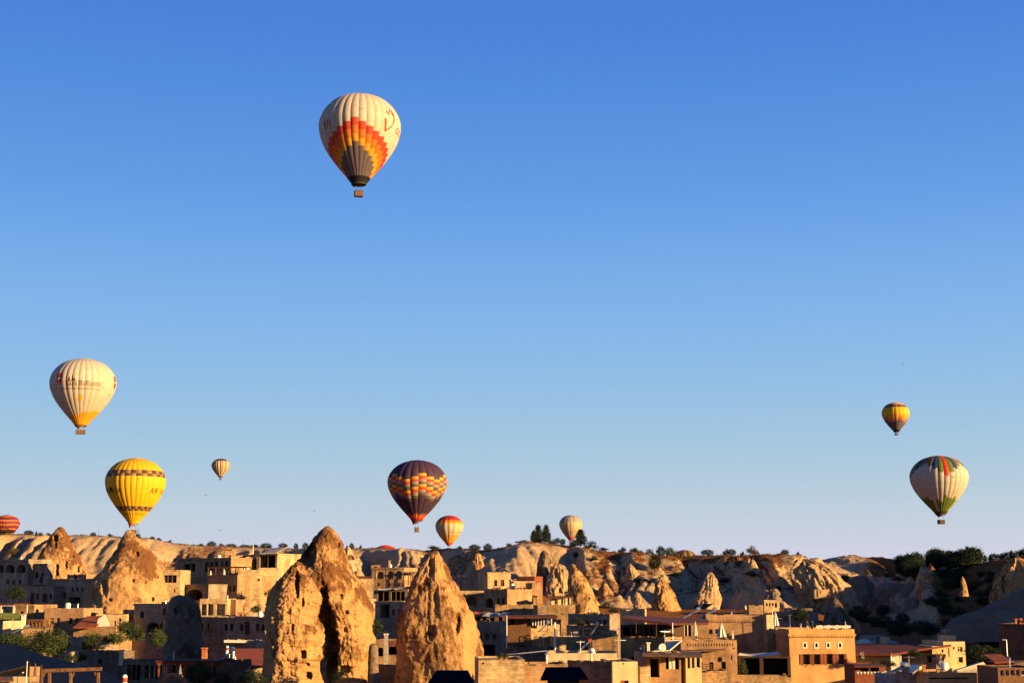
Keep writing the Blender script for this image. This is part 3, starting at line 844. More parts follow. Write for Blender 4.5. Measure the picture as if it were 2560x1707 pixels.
class House:
    """a flat roofed stone house; its front wall is the plane through the given outline at distance Y, turned by yaw (negative: faces left)"""
    def __init__(s, key, label, u0, u1, vt, vb, Y, yaw=0.0, depth=8.0, wall='cream', cat='house', name='stone_house', roof='roofdark', parapet=0.45, cornice=None, group=None, deep=True, z0=None):
        s.key, s.label, s.cat, s.name = key, label, cat, name
        s.wall, s.roof, s.parapet, s.cornice, s.group = wall, roof, parapet, cornice, group
        s.yaw, s.depth = R(yaw), depth
        n = Vector((math.sin(s.yaw), -math.cos(s.yaw), 0))
        c = P((u0 + u1) / 2, vt, Y)
        def hit(u, v):
            d = ray(u, v)
            o = Vector((0, 0, EYE))
            k = (c - o).dot(n) / d.dot(n)
            return o + d * k
        s.hit = hit
        a, b = hit(u0, vt), hit(u1, vt)
        a.z = b.z = c.z
        s.w = (b - a).length
        zb = hit((u0 + u1) / 2, vb).z
        if z0 is not None: zb = z0
        elif deep:
            zb = min(zb, ground_z(a.x, a.y), ground_z(b.x, b.y)) - 0.6
        s.h = c.z - zb
        s.o = Vector((a.x, a.y, zb))
        s.ex = (b - a).normalized()
        s.ey = -n
        s.fronts, s.rights, s.lefts = [], [], []
        s.extra = []
        ALLH[key] = s
    def lx(s, u, v):
        p = s.hit(u, v) - s.o
        return p.dot(s.ex), p.z
    def wpt(s, x, y, z):
        return s.o + s.ex * x + s.ey * y + Vector((0, 0, z))
    def win(s, u0, v0, u1, v1, kind='win', arch=False, d=None, **kw):
        """opening on the front wall given in photograph pixels"""
        x0, z1 = s.lx(u0, v0)
        x1, z0 = s.lx(u1, v1)
        x0, x1 = max(0.08, min(x0, x1)), min(s.w - 0.08, max(x0, x1))
        z0, z1 = max(0.05, z0), min(s.h - 0.12, z1)
        if x1 - x0 > 0.12 and z1 - z0 > 0.12:
            s.fronts.append((x0, z0, x1, z1, arch, d if d is not None else {'win': .28, 'door': .3, 'open': 2.2, 'blank': .12}.get(kind, .28), kind, kw))
        return s
    def wins(s, us, v0, v1, wpx, **kw):
        for u in us: s.win(u - wpx / 2, v0, u + wpx / 2, v1, **kw)
        return s
    def side(s, which, y0, z0, y1, z1, kind='win', arch=False, d=None, **kw):
        (s.rights if which == 'r' else s.lefts).append((y0, z0, y1, z1, arch, d if d is not None else {'win': .28, 'door': .3, 'open': 2.0}.get(kind, .28), kind, kw))
        return s
    def build(s):
        w, h, D = s.w, s.h, s.depth
        t = thing(s.name, s.label, s.cat, s.o, s.yaw, s.group)
        s.t = t
        bm = bmesh.new()
        ff = lambda x, y, z: (x, y, z)
        fr = lambda x, y, z: (w - y, x, z)
        fl = lambda x, y, z: (y, D - x, z)
        hole_wall(bm, w, h, [q[:6] for q in s.fronts], ff, 0)
        hole_wall(bm, D, h, [q[:6] for q in s.rights], fr, 0)
        hole_wall(bm, D, h, [(D - q[2], q[1], D - q[0], q[3]) + q[4:6] for q in s.lefts], fl, 0)
        def quad(*p): bm.faces.new([bm.verts.new(k) for k in p])
        quad((w, D, 0), (0, D, 0), (0, D, h), (w, D, h))
        pt = 0.28 if s.parapet > 0 else 0.0
        if pt:
            for a, b, c, d in (((0, 0), (w, 0), (w - pt, pt), (pt, pt)), ((w, 0), (w, D), (w - pt, D - pt), (w - pt, pt)), ((w, D), (0, D), (pt, D - pt), (w - pt, D - pt)), ((0, D), (0, 0), (pt, pt), (pt, D - pt))):
                quad(a + (h,), b + (h,), c + (h,), d + (h,))
                quad(d + (h,), c + (h,), c + (h - s.parapet,), d + (h - s.parapet,))
        wo_ = put('wall', bm, M[s.wall], t)
        bm = bmesh.new()
        zr = h - s.parapet - 0.004 if pt else h + 0.004
        box(bm, pt, w - pt, pt, D - pt, zr - 0.2, zr)
        put('roof', bm, M[s.roof], t)
        if s.cornice:
            bm = bmesh.new()
            z1 = h - s.cornice
            for dz, pr in ((0.0, .10), (0.16, .18)):
                box(bm, -pr, w + pr, -pr, 0.0 - 0.003, z1 + dz, z1 + dz + 0.155)
                box(bm, w + 0.003, w + pr, 0.0, D, z1 + dz, z1 + dz + 0.155)
                box(bm, -pr, -0.003, 0.0, D, z1 + dz, z1 + dz + 0.155)
            put('cornice', bm, M[s.wall], t)
            if s.cornice > 0.7:
                bm = bmesh.new()
                n = int(w / 0.42)
                for k in range(n):
                    x = (k + 0.5) * w / n
                    box(bm, x - .09, x + .09, -.13, -.003, z1 - .16, z1 - .005)
                o = put('dentils', bm, M[s.wall], t)
                o['kind'] = 'stuff'
        if s.wall in ('rough', 'pink', 'tan', 'grey', 'shadestone') and s.parapet > 0 and not s.cornice:
            rr = random.Random(len(s.label) * 7 + int(w * 10))
            bm = bmesh.new()
            for (lim, along) in ((w, 0), (D, 1)):
                q = 0.0
                while q < lim - .2:
                    L = min(rr.uniform(.35, .8), lim - q)
                    if rr.random() < .82:
                        hh = rr.uniform(.04, .20)
                        y0, y1 = rr.uniform(-.05, .01), rr.uniform(.24, .33)
                        if along: box(bm, w - y1, w - y0, q + .01, q + L - .01, h + .002, h + hh)
                        else: box(bm, q + .01, q + L - .01, y0, y1, h + .002, h + hh)
                    q += L
            o = put('coping', bm, M[s.wall], t)
            o['kind'] = 'stuff'
        for lst, f in ((s.fronts, ff), (s.rights, fr), (s.lefts, None)):
            for q in lst:
                g = f if f else (lambda x, y, z: (y, x, z))
                s.opening(t, q, g)
        return s
    def opening(s, t, q, f):
        x0, z0, x1, z1, arch, d, kind, kw = q
        big = (x1 - x0) > 0.75
        if kind == 'blank': return
        def part(fn, name, mat, parent=t):
            bm = bmesh.new()
            fn(bm)
            bmesh.ops.recalc_face_normals(bm, faces=bm.faces)
            return put(name, bm, M[mat], parent)
        def bx(bm, a0, a1, y0, y1, c0, c1):
            p = [f(a, y, c) for a in (a0, a1) for y in (y0, y1) for c in (c0, c1)]
            lo = [min(k[i] for k in p) for i in range(3)]
            hi = [max(k[i] for k in p) for i in range(3)]
            box(bm, lo[0], hi[0], lo[1], hi[1], lo[2], hi[2])
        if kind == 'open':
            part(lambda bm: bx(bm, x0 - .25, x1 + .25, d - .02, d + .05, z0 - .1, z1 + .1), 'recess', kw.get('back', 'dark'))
            if kw.get('posts'):
                n = kw['posts']
                for k in range(n):
                    xx = x0 + (k + 1) * (x1 - x0) / (n + 1)
                    part(lambda bm: bx(bm, xx - .07, xx + .07, .05, .19, z0, z1), 'post', kw.get('post', 'wood'))
            if kw.get('rail'):
                part(lambda bm: [bx(bm, x0, x1, .06, .10, z0 + .95, z0 + 1.02)] + [bx(bm, x0 + k * .35, x0 + k * .35 + .04, .06, .09, z0, z0 + .95) for k in range(1, int((x1 - x0) / .35))], 'railing', 'iron')
            return
        fm = kw.get('frame', 'darkwood')
        if kind == 'door':
            o = part(lambda bm: bx(bm, x0, x1, d - .06, d, z0, z1), 'door', kw.get('mat', 'darkwood'))
            part(lambda bm: bx(bm, x1 - .22, x1 - .16, d - .11, d - .062, z0 + .95, z0 + 1.1), 'handle', 'iron', o)
            return
        b = .07
        def frame(bm):
            bx(bm, x0, x0 + b, d - .1, d - .02, z0, z1)
            bx(bm, x1 - b, x1, d - .1, d - .02, z0, z1)
            bx(bm, x0 + b, x1 - b, d - .1, d - .02, z0, z0 + b)
            bx(bm, x0 + b, x1 - b, d - .1, d - .02, z1 - b, z1)
            if big:
                bx(bm, (x0 + x1) / 2 - .035, (x0 + x1) / 2 + .035, d - .1, d - .02, z0 + b, z1 - b)
                bx(bm, x0 + b, x1 - b, d - .095, d - .025, z0 + (z1 - z0) * .68, z0 + (z1 - z0) * .68 + .05)
        o = part(frame, 'window', fm)
        part(lambda bm: bx(bm, x0 + .01, x1 - .01, d - .05, d + .01, z0 + .01, z1 - .01), 'pane', 'glass', o)
        if kw.get('sill', True):
            part(lambda bm: bx(bm, x0 - .1, x1 + .1, -.1, .1, z0 - .12, z0 - .003), 'sill', kw.get('sillmat', s.wall), o)
        if kw.get('trim'):
            def tr(bm):
                k = kw['trim']
                bx(bm, x0 - k, x0 - .002, -.05, .0, z0 - k, z1 + k)
                bx(bm, x1 + .002, x1 + k, -.05, .0, z0 - k, z1 + k)
                bx(bm, x0 - .002, x1 + .002, -.05, .0, z1 + .002, z1 + k)
                bx(bm, x0 - .002, x1 + .002, -.05, .0, z0 - k, z0 - .002)
            part(tr, 'surround', kw.get('trimmat', 'white'), o)
        if kw.get('shutters'):
            for sx in (-1, 1):
                xa = x0 - (x1 - x0) * .48 if sx < 0 else x1 + .02
                xb = x0 - .02 if sx < 0 else x1 + (x1 - x0) * .48
                def sh(bm):
                    bx(bm, xa, xb, -.07, -.02, z0, z1)
                    n = 7
                    for k in range(n):
                        zz = z0 + .08 + k * (z1 - z0 - .12) / n
                        bx(bm, xa + .06, xb - .06, -.10, -.072, zz, zz + .10)
                part(sh, 'shutter', kw.get('shut', 'redwood'), t)

def H(*a, **k):
    return House(*a, **k)

def slab(name, label, cat, pts, thick, mat, group=None, parent=None):
    """a sheet or roof plane through world points, with real thickness"""
    pts = [Vector(p) for p in pts]
    c = sum(pts, Vector()) / len(pts)
    bm = bmesh.new()
    poly_prism(bm, [p - c for p in pts], thick)
    bmesh.ops.recalc_face_normals(bm, faces=bm.faces)
    o = put(name, bm, M[mat], parent, c)
    if parent is None: tag(o, label, cat, group)
    return o

def free(name, label, cat, fn, mat, loc, rotz=0.0, group=None):
    """a thing of one mesh; fn(bm) draws it around its own base point"""
    bm = bmesh.new()
    fn(bm)
    bmesh.ops.recalc_face_normals(bm, faces=bm.faces)
    o = put(name, bm, M[mat] if isinstance(mat, str) else [M[k] for k in mat], None, loc, rotz)
    return tag(o, label, cat, group)

def child(root, name, fn, mat, smooth=False):
    bm = bmesh.new()
    fn(bm)
    bmesh.ops.recalc_face_normals(bm, faces=bm.faces)
    return put(name, bm, M[mat], root, smooth=smooth)

def pole(label, u, v0, v1, Y, wpx, mat='whitemetal', name='pole', cat='pole', arm=None, group=None):
    a, b = P(u, v0, Y), P(u, v1, Y)
    h, r = a.z - b.z, wpx * mpp(Y) / 2
    t = thing(name, label, cat, (a.x, Y, b.z), 0, group)
    child(t, 'shaft', lambda bm: tube(bm, [(0, 0, 0), (0, 0, h * .6), (0, 0, h)], [r, r * .9, r * .7], 8), mat)
    child(t, 'cap', lambda bm: lathe(bm, [(r * .9, 0), (r * 1.3, .04), (r * .9, .12)], 8, (0, 0, h)), mat)
    child(t, 'foot', lambda bm: box(bm, -r * 2.4, r * 2.4, -r * 2.4, r * 2.4, -.02, .06), 'iron')
    if arm:
        q = P(arm[0], arm[1], Y)
        child(t, 'arm', lambda bm: tube(bm, [(0, 0, h * .97), (q.x - a.x, 0, q.z - b.z)], r * .7, 6), mat)
        child(t, 'lamp_head', lambda bm: box(bm, q.x - a.x - .3, q.x - a.x + .3, -.12, .12, q.z - b.z - .08, q.z - b.z + .06), mat)
    return t

def dish(label, u, v, Y, rpx, az=-40, mat='greycanvas'):
    c = P(u, v, Y)
    r = rpx * mpp(Y)
    t = thing('satellite_dish', label, 'satellite dish', (c.x, Y, c.z - r * 1.3), R(az), 'satellite dishes on the roofs')
    def bowl(bm):
        rows = []
        n = 20
        for rr, dy in ((0.0, .22), (.35, .195), (.7, .11), (1.0, 0.0), (1.0, .03), (.7, .14), (.35, .225), (.02, .25)):
            rows.append([bm.verts.new((rr * r * math.cos(2 * math.pi * k / n), dy * r * 1.0 - .2 * r, r * 1.3 + rr * r * math.sin(2 * math.pi * k / n) * 1.05 + .25 * dy * r)) for k in range(n)])
        for a, b in zip(rows, rows[1:]):
            for k in range(n):
                bm.faces.new((a[k], a[(k + 1) % n], b[(k + 1) % n], b[k]))
        bmesh.ops.remove_doubles(bm, verts=bm.verts, dist=1e-4)
    child(t, 'reflector', bowl, mat, True)
    child(t, 'mast', lambda bm: tube(bm, [(0, .15 * r, 0), (0, .12 * r, 1.25 * r)], .05 * r + .01, 6), 'iron')
    child(t, 'feed_arm', lambda bm: tube(bm, [(0, 0, .35 * r), (0, -.9 * r, 1.0 * r)], .03 * r + .008, 5), 'steel')
    child(t, 'receiver', lambda bm: box(bm, -.08 * r, .08 * r, -1.0 * r, -.82 * r, .95 * r, 1.15 * r), 'white')
    return t

def solar(label, u0, v0, u1, v1, Y, yaw=0, tank='steel', flip=False, wide=1.9):
    """a water heater: a tilted collector rising from (u0, v1) to (u1, v0) with a drum along its top edge"""
    a, b = P(u0, v1, Y), P(u1, v0, Y)
    L, h = (b.x - a.x), (b.z - a.z)
    t = thing('solar_water_heater', label, 'solar heater', (a.x, Y, a.z), R(yaw), 'solar water heaters on the roofs')
    w = wide
    def pan(bm):
        p = [(0, 0, .05), (L, 0, h), (L, w, h), (0, w, .05)]
        poly_prism(bm, p, .09)
    child(t, 'collector', pan, 'panel')
    def fr(bm):
        for y in (-.035, w + .035):
            bar(bm, (0, y, .05), (L, y, h), .06, .13)
        bar(bm, (-.03, 0, .03), (-.03, w, .03), .07)
        bar(bm, (L * .5, 0, h * .5 + .07), (L * .5, w, h * .5 + .07), .035)
    child(t, 'collector_frame', fr, 'steel')
    child(t, 'stand', lambda bm: [bar(bm, (L * .95, y, -.15), (L * .95, y, h * .95), .05) for y in (.1, w - .1)] + [bar(bm, (L * .95, .1, .2), (L * .2, .1, .08), .04), bar(bm, (L * .95, .1, h * .4), (L * .95, w - .1, h * .6), .04)], 'iron')
    def dr(bm):
        lathe(bm, [(.24, 0), (.27, .05), (.27, w - .05), (.24, w)], 14)
        bmesh.ops.rotate(bm, verts=bm.verts, cent=(0, 0, 0), matrix=Matrix.Rotation(R(-90), 3, 'X'))
        bmesh.ops.translate(bm, verts=bm.verts, vec=(L * 1.03, 0, h + .22))
    child(t, 'water_drum', dr, tank)
    return t

def parasol(label, u, v0, v1, Y, wpx, mat='canvas'):
    a, b = P(u, v0, Y), P(u, v1, Y)
    h, r = a.z - b.z, wpx * mpp(Y) / 2
    t = thing('closed_parasol', label, 'parasol', (a.x, Y, b.z), 0, 'closed parasols on the terraces')
    def can(bm):
        n = 16
        rows = []
        for z, k in ((h, .06), (h * .9, .28), (h * .6, .62), (h * .3, .95), (h * .2, 1.0), (h * .2, .2)):
            rows.append([bm.verts.new((r * k * (1 + .32 * (i % 2) - .16) * math.cos(2 * math.pi * i / n), r * k * (1 + .32 * (i % 2) - .16) * math.sin(2 * math.pi * i / n), z)) for i in range(n)])
        for p, q in zip(rows, rows[1:]):
            for i in range(n):
                bm.faces.new((p[i], p[(i + 1) % n], q[(i + 1) % n], q[i]))
    child(t, 'canopy', can, mat)
    child(t, 'stem', lambda bm: tube(bm, [(0, 0, 0), (0, 0, h * 1.04)], .04, 6), 'wood')
    child(t, 'foot', lambda bm: lathe(bm, [(.3, 0), (.3, .08), (.06, .12)], 10), 'concrete')
    return t

def stack(label, u, v0, v1, Y, wpx, mat='cream', cap='cream', dpt=None):
    a, b = P(u, v0, Y), P(u, v1, Y)
    h, w = a.z - b.z, wpx * mpp(Y)
    d = dpt or w
    t = thing('chimney_stack', label, 'chimney', (a.x, Y, b.z), 0, 'chimneys on the roofs')
    child(t, 'shaft', lambda bm: box(bm, -w / 2, w / 2, 0, d, -.3, h - .25), mat)
    child(t, 'chimney_cap', lambda bm: [box(bm, -w / 2 - .08, w / 2 + .08, -.08, d + .08, h - .12, h)] + [box(bm, x - .06, x + .06, y - .06, y + .06, h - .25, h - .12) for x in (-w / 2 + .07, w / 2 - .07) for y in (.07, d - .07)], cap)
    return t

def pergola(label, u0, u1, vt, vb, Y, depth=4.0, yaw=0.0, roofmat='redwood', post='wood', n=4, drop=0.25, rail=False, name='terrace_roof', cat='terrace roof', tilt=0.0, posts=True, rafters=False, front=0.22, group=None):
    """a flat terrace roof on posts, open at the front"""
    a, b = P(u0, vt, Y), P(u1, vt, Y)
    zb = P((u0 + u1) / 2, vb, Y).z
    h, w = a.z - zb, b.x - a.x
    t = thing(name, label, cat, (a.x, Y, zb), R(yaw), group)
    def rf(bm):
        poly_prism(bm, [(-.2, -.3, h), (w + .2, -.3, h), (w + .2, depth, h + tilt), (-.2, depth, h + tilt)], front)
    child(t, 'roof_sheet', rf, roofmat)
    if posts:
        for k in range(n):
            x = .1 + k * (w - .2) / max(1, n - 1)
            child(t, 'post', lambda bm: box(bm, x - .08, x + .08, -.08, .08, 0, h - front), post)
            child(t, 'post', lambda bm: box(bm, x - .08, x + .08, depth - .3, depth - .14, 0, h - front + tilt * .9), post)
    child(t, 'front_beam', lambda bm: box(bm, -.1, w + .1, -.1, .06, h - front - .2, h - front - .003), post)
    if rafters:
        for k in range(int(w / .8)):
            x = .4 + k * .8
            child(t, 'rafter', lambda bm: box(bm, x - .05, x + .05, -.5, depth, h + .004 , h + .12), post)
    if rail:
        def rl(bm):
            box(bm, 0, w, -.06, -.01, .95, 1.02)
            for k in range(int(w / .18)):
                box(bm, k * .18 + .03, k * .18 + .06, -.05, -.02, 0, .95)
        child(t, 'railing', rl, 'iron')
    return t

def awning(label, pts, mat='canvas', sag=0.35, group=None, name='shade_sail', cat='awning'):
    """a cloth sheet through four world corners, sagging in the middle"""
    p = [Vector(k) for k in pts]
    c = sum(p, Vector()) / 4
    n = 12
    bm = bmesh.new()
    for off in (0, -.03):
        g = [[None] * (n + 1) for _ in range(n + 1)]
        for i in range(n + 1):
            for j in range(n + 1):
                s_, t_ = i / n, j / n
                q = (p[0] * (1 - s_) + p[1] * s_) * (1 - t_) + (p[3] * (1 - s_) + p[2] * s_) * t_ - c
                q.z += off - sag * 4 * s_ * (1 - s_) * (0.4 + 0.6 * 4 * t_ * (1 - t_)) + .05 * math.sin(9 * s_ + 3 * t_)
                g[i][j] = bm.verts.new(q)
        for i in range(n):
            for j in range(n):
                bm.faces.new((g[i][j], g[i + 1][j], g[i + 1][j + 1], g[i][j + 1]))
    o = put(name, bm, M[mat], None, c, smooth=True)
    return tag(o, label, cat, group)
# ------------------------------------------------------------------ the village, far left
H('L1', 'shaded arcaded stone house with three round arches at the far left', -24, 72, 1398, 1475, 300, -33, 6, 'grey', cornice=.5) \
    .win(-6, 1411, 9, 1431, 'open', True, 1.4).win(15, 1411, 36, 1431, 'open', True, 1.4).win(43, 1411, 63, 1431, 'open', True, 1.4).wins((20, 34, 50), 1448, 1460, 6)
H('L1b', 'pale square house with two small windows beside the shaded arcade', 76, 119, 1408, 1462, 297, -30, 1.6, 'grey', cornice=.4) \
    .win(88, 1430, 95, 1444).win(103, 1431, 109, 1440).win(99, 1441, 107, 1457, 'door')
H('L2', 'low shaded house with doors and paired windows below the pale square house', 54, 136, 1464, 1512, 291, -33, 5, 'grey', cornice=.4) \
    .win(76, 1482, 85, 1508, 'door').wins((94,), 1483, 1499, 7).win(107, 1483, 118, 1506, 'door').wins((127,), 1484, 1496, 6)
H('L2b', 'dark shaded house with a wide black opening left of the honey coloured cone', 134, 222, 1446, 1510, 289, -33, 4, 'grey', cornice=.4) \
    .win(172, 1492, 200, 1508, 'open', False, 2.5).wins((146, 160), 1480, 1494, 7).wins((182, 194, 206), 1468, 1478, 5)
H('L2c', 'flat dark terrace block behind the shaded houses at the left', 96, 168, 1448, 1475, 303, -33, 6, 'grey')
H('L2d', 'small cream hut with a dark door at the foot of the brown pointed cone', 168, 216, 1436, 1452, 312, -30, 5, 'tan').win(186, 1438, 192, 1449, 'door')
H('L3', 'sunlit stone house with a bright right side wall at the left edge', 40, 86, 1511, 1562, 246, -14, 7, 'tan', cornice=.45) \
    .win(50, 1527, 58, 1541, sillmat='cream').win(63, 1526, 71, 1542, sillmat='cream').side('r', 2.0, 1.0, 4.6, 2.9, 'open', True, 1.2)
pergola('red edged terrace roof over a green railing at the left edge', -30, 40, 1508, 1548, 240, 5, -8, 'roofred', 'white', 3, name='terrace_roof')
free('terrace_railing', 'green panel railing on the terrace at the left edge', 'railing', lambda bm: [box(bm, -2.6, 2.6, -.05, .05, 0, 1.0)] + [box(bm, -2.6 + k * 1.3, -2.52 + k * 1.3, -.08, .08, 0, 1.1) for k in range(5)], 'greenpanel', P(8, 1547, 238))
H('L4', 'long sunlit stone house with a ragged roof edge and four windows at the left', 112, 209, 1521, 1578, 240, -7, 8, 'pink', parapet=.3) \
    .win(125, 1544, 134, 1560).win(141, 1544, 150, 1562).win(172, 1544, 181, 1559).win(188, 1544, 196, 1557)
H('L3c', 'white walled yard house with a sunlit face below the green railing', 8, 52, 1552, 1588, 226, 14, 5, 'plaster', parapet=.2)
pergola('brown slatted shed with a dark plank front between two sunlit houses', 62, 112, 1548, 1568, 232, 3, -8, 'wood', 'wood', 6, name='wooden_shed', cat='shed')
H('L3d', 'low rubble wall with pale stones above the shrubs at lower left', 58, 112, 1567, 1602, 222, 6, 4, 'rough', parapet=0, name='stone_wall', cat='wall')
stack('white square chimney beside the blue collector at the left edge', 58, 1535, 1570, 228, 9, 'white', 'white')
solar('dark collector lying on the white yard house at the left edge', 28, 1569, 62, 1583, 222, 6, 'steel')
H('L5', 'stone house with a red tile lean to roof below the honey coloured cone', 184, 290, 1567, 1596, 222, -6, 7, 'tan', parapet=.15)
H('L5b', 'cream annex with a white door behind the red tile lean to', 240, 316, 1535, 1575, 236, 4, 7, 'cream').win(284, 1551, 290, 1569, 'door', mat='white').wins((300,), 1545, 1553, 6)
slab('tiled_roof', 'sloping red tile lean to roof with two pale skylight strips', 'roof', [P(184, 1566, 220), P(240, 1566, 220), P(264, 1538, 229), P(218, 1539, 229)], .22, 'tile')
free('gable_wall', 'white gable end with a dark triangular opening under the red tile roof', 'wall', lambda bm: [poly_prism(bm, [(0, 0, 0), (2.0, 0, 0), (2.0, 0, .4), (1.2, 0, 1.8), (.3, 0, 1.2)], Vector((0, .3, 0)))], 'white', P(240, 1566, 222.5))
H('L6', 'cream house fragment with tiny windows at the right foot of the honey cone', 308, 338, 1523, 1572, 240, 10, 6, 'cream').win(320, 1538, 327, 1552, 'win', frame='white').wins((316, 330), 1526, 1531, 4)
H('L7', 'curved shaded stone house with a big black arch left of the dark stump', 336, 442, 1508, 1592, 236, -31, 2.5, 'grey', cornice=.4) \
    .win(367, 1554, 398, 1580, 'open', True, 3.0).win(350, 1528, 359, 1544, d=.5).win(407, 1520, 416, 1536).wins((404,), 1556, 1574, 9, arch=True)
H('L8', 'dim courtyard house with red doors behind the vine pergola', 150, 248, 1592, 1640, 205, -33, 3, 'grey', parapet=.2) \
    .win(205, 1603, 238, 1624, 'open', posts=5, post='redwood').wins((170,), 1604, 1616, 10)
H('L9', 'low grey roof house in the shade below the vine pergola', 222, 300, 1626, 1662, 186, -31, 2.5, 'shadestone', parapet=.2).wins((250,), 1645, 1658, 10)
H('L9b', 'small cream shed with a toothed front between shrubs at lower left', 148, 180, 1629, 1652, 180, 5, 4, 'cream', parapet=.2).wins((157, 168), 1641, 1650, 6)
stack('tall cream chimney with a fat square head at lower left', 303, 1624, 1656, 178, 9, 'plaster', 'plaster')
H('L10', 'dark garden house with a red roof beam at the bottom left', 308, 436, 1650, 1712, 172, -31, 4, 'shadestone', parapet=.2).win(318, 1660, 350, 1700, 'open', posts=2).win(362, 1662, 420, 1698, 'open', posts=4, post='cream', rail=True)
# bottom left cafe terrace under the brown beam roof
cafe = thing('cafe_terrace', 'brown timber cafe terrace with a beam roof and cream panels at the bottom left', 'terrace', P(98, 1740, 95), 0)
def _caf(u, v, Y):
    return P(u, v, Y) - P(98, 1740, 95)
child(cafe, 'roof_beam', lambda bm: bar(bm, _caf(96, 1676, 95), _caf(254, 1671, 95), .22), 'wood')
child(cafe, 'roof_sheet', lambda bm: poly_prism(bm, [_caf(96, 1674, 95.2), _caf(254, 1669, 95.2), _caf(250, 1672, 98), _caf(96, 1676, 98)], .1), 'roofdark')
for uu in (104, 124, 177, 246):
    child(cafe, 'post', lambda bm: bar(bm, _caf(uu, 1680, 95), _caf(uu, 1735, 95), .16), 'wood')
for uu in (104, 177, 246):
    child(cafe, 'brace', lambda bm: bar(bm, _caf(uu, 1697, 95), _caf(uu + (9 if uu < 200 else -9), 1680, 95), .09), 'wood')
for k, (ua, ub) in enumerate(((122, 138), (140, 172), (179, 186))):
    child(cafe, 'wall_panel', lambda bm: box(bm, _caf(ua, 0, 95).x * 1, _caf(ub, 0, 95).x, .35, .45, _caf(0, 1738, 95).z, _caf(0, 1691, 95).z), 'plaster')
child(cafe, 'side_roof', lambda bm: poly_prism(bm, [_caf(-10, 1681, 95), _caf(66, 1663, 95), _caf(70, 1672, 97.5), _caf(-10, 1690, 97.5)], .08), 'iron')
child(cafe, 'side_wall', lambda bm: poly_prism(bm, [_caf(31, 1690, 96), _caf(47, 1687, 96), _caf(56, 1679, 96), _caf(55, 1730, 96), _caf(36, 1730, 96)], Vector((0, .3, 0))), 'plaster')
child(cafe, 'low_roof', lambda bm: poly_prism(bm, [_caf(-10, 1690, 94), _caf(32, 1690, 94), _caf(34, 1700, 93), _caf(-10, 1700, 93)], .1), 'wood')
pole('slim white pole standing at the left corner of the cafe terrace', 68, 1657, 1735, 93, 2.5)

sgn = thing('hanging_sign', 'pale wooden cafe sign with a pine cone mark and dark lettering at bottom left', 'sign', P(71, 1735, 93.5))
sw, sh_ = 27 * mpp(93.5), 64 * mpp(93.5)
child(sgn, 'board', lambda bm: box(bm, 0, sw, 0, .06, .1, sh_ + .08), 'board')
def glyph_text(txt, size, name, mat, parent, loc, rot=(R(90), 0, 0), extrude=.006, sx=1.0):
    cu = bpy.data.curves.new(name, 'FONT')
    cu.body = txt
    cu.size = size
    cu.extrude = extrude
    cu.resolution_u = 3
    cu.align_x = 'CENTER'
    tmp = bpy.data.objects.new(name, cu)
    COL.objects.link(tmp)
    dg = bpy.context.evaluated_depsgraph_get()
    me = bpy.data.meshes.new_from_object(tmp.evaluated_get(dg))
    bpy.data.objects.remove(tmp)
    me.materials.clear()
    o = put(name, me, M[mat], parent, loc)
    o.rotation_euler = rot
    o.scale = (sx, 1, 1)
    return o
glyph_text('CAFE', .26, 'lettering', 'letterbrown', sgn, (sw * .42, -.012, .62))
glyph_text('MIRROR', .30, 'lettering', 'letterdark', sgn, (sw * .50, -.012, .33), sx=.62)
def cone_mark(bm):
    for k in range(5):
        z = 1.15 + k * .16
        w = (.13, .12, .10, .075, .045)[k]
        bm.faces.new([bm.verts.new((sw * .5 + a * w, -.010 - .001 * k, z + b)) for a, b in ((-1, 0), (1, 0), (.45, .17), (-.45, .17))])
    for a, b in ((.08, .36), (.64, .92)):
        box(bm, sw * a, sw * b, -.012, -.002, 1.13, 1.15)
child(sgn, 'emblem', cone_mark, 'letterbrown')
child(sgn, 'frame', lambda bm: [box(bm, -.05, -.003, -.03, .09, .0, sh_ + .2), box(bm, sw + .003, sw + .05, -.03, .09, .0, sh_ + .2)], 'darkwood')

# ------------------------------------------------------------------ left centre: the terraced hotel
H('M2', 'sunlit cream wall house between the honey cone and the terraced hotel', 402, 452, 1424, 1512, 300, -2, 8, 'cream') \
    .win(409, 1437, 441, 1456, 'open', False, 2.0, posts=2, rail=True).win(434, 1473, 438, 1480).win(429, 1424, 441, 1428, 'blank')
H('M1', 'upper wing of the terraced hotel with arched windows in the shade', 444, 578, 1394, 1450, 322, -31, 10, 'tan', cornice=.45, cat='hotel', name='hotel') \
    .win(460, 1409, 474, 1428, 'open', False, .8).win(476, 1408, 488, 1428, 'open', False, .8).win(512, 1404, 521, 1428, d=.5).win(524, 1404, 535, 1426, 'win', True, .5).win(537, 1403, 544, 1424, d=.5).win(552, 1401, 560, 1418, 'win', True, .4, frame='cream').win(563, 1401, 571, 1418, 'win', True, .4)
H('M1b', 'right wing of the terraced hotel with a big dark opening and a bright end wall', 642, 694, 1383, 1450, 322, -24, 11, 'cream', cornice=.4, cat='hotel', name='hotel') \
    .win(650, 1387, 688, 1418, 'open', False, 2.5, posts=1)
H('M1c', 'open roof room of the terraced hotel with a sunlit back wall', 578, 606, 1388, 1450, 326, 8, 6, 'cream', cat='hotel', name='hotel').win(582, 1399, 594, 1416, 'open').win(597, 1399, 603, 1416, 'open')
H('M1d', 'lower wing of the terraced hotel with five slender windows and a cream end wall', 521, 594, 1436, 1512, 306, -32, 12, 'tan', cornice=.4, cat='hotel', name='hotel') \
    .wins((535, 548, 562, 576, 586), 1463, 1478, 6)
H('M1e', 'dark stable front with a great black arch under the terraced hotel', 444, 522, 1460, 1518, 303, -33, 10, 'grey', cornice=.3).win(466, 1472, 506, 1500, 'open', True, 3.0).wins((470, 492, 512), 1448, 1458, 8)
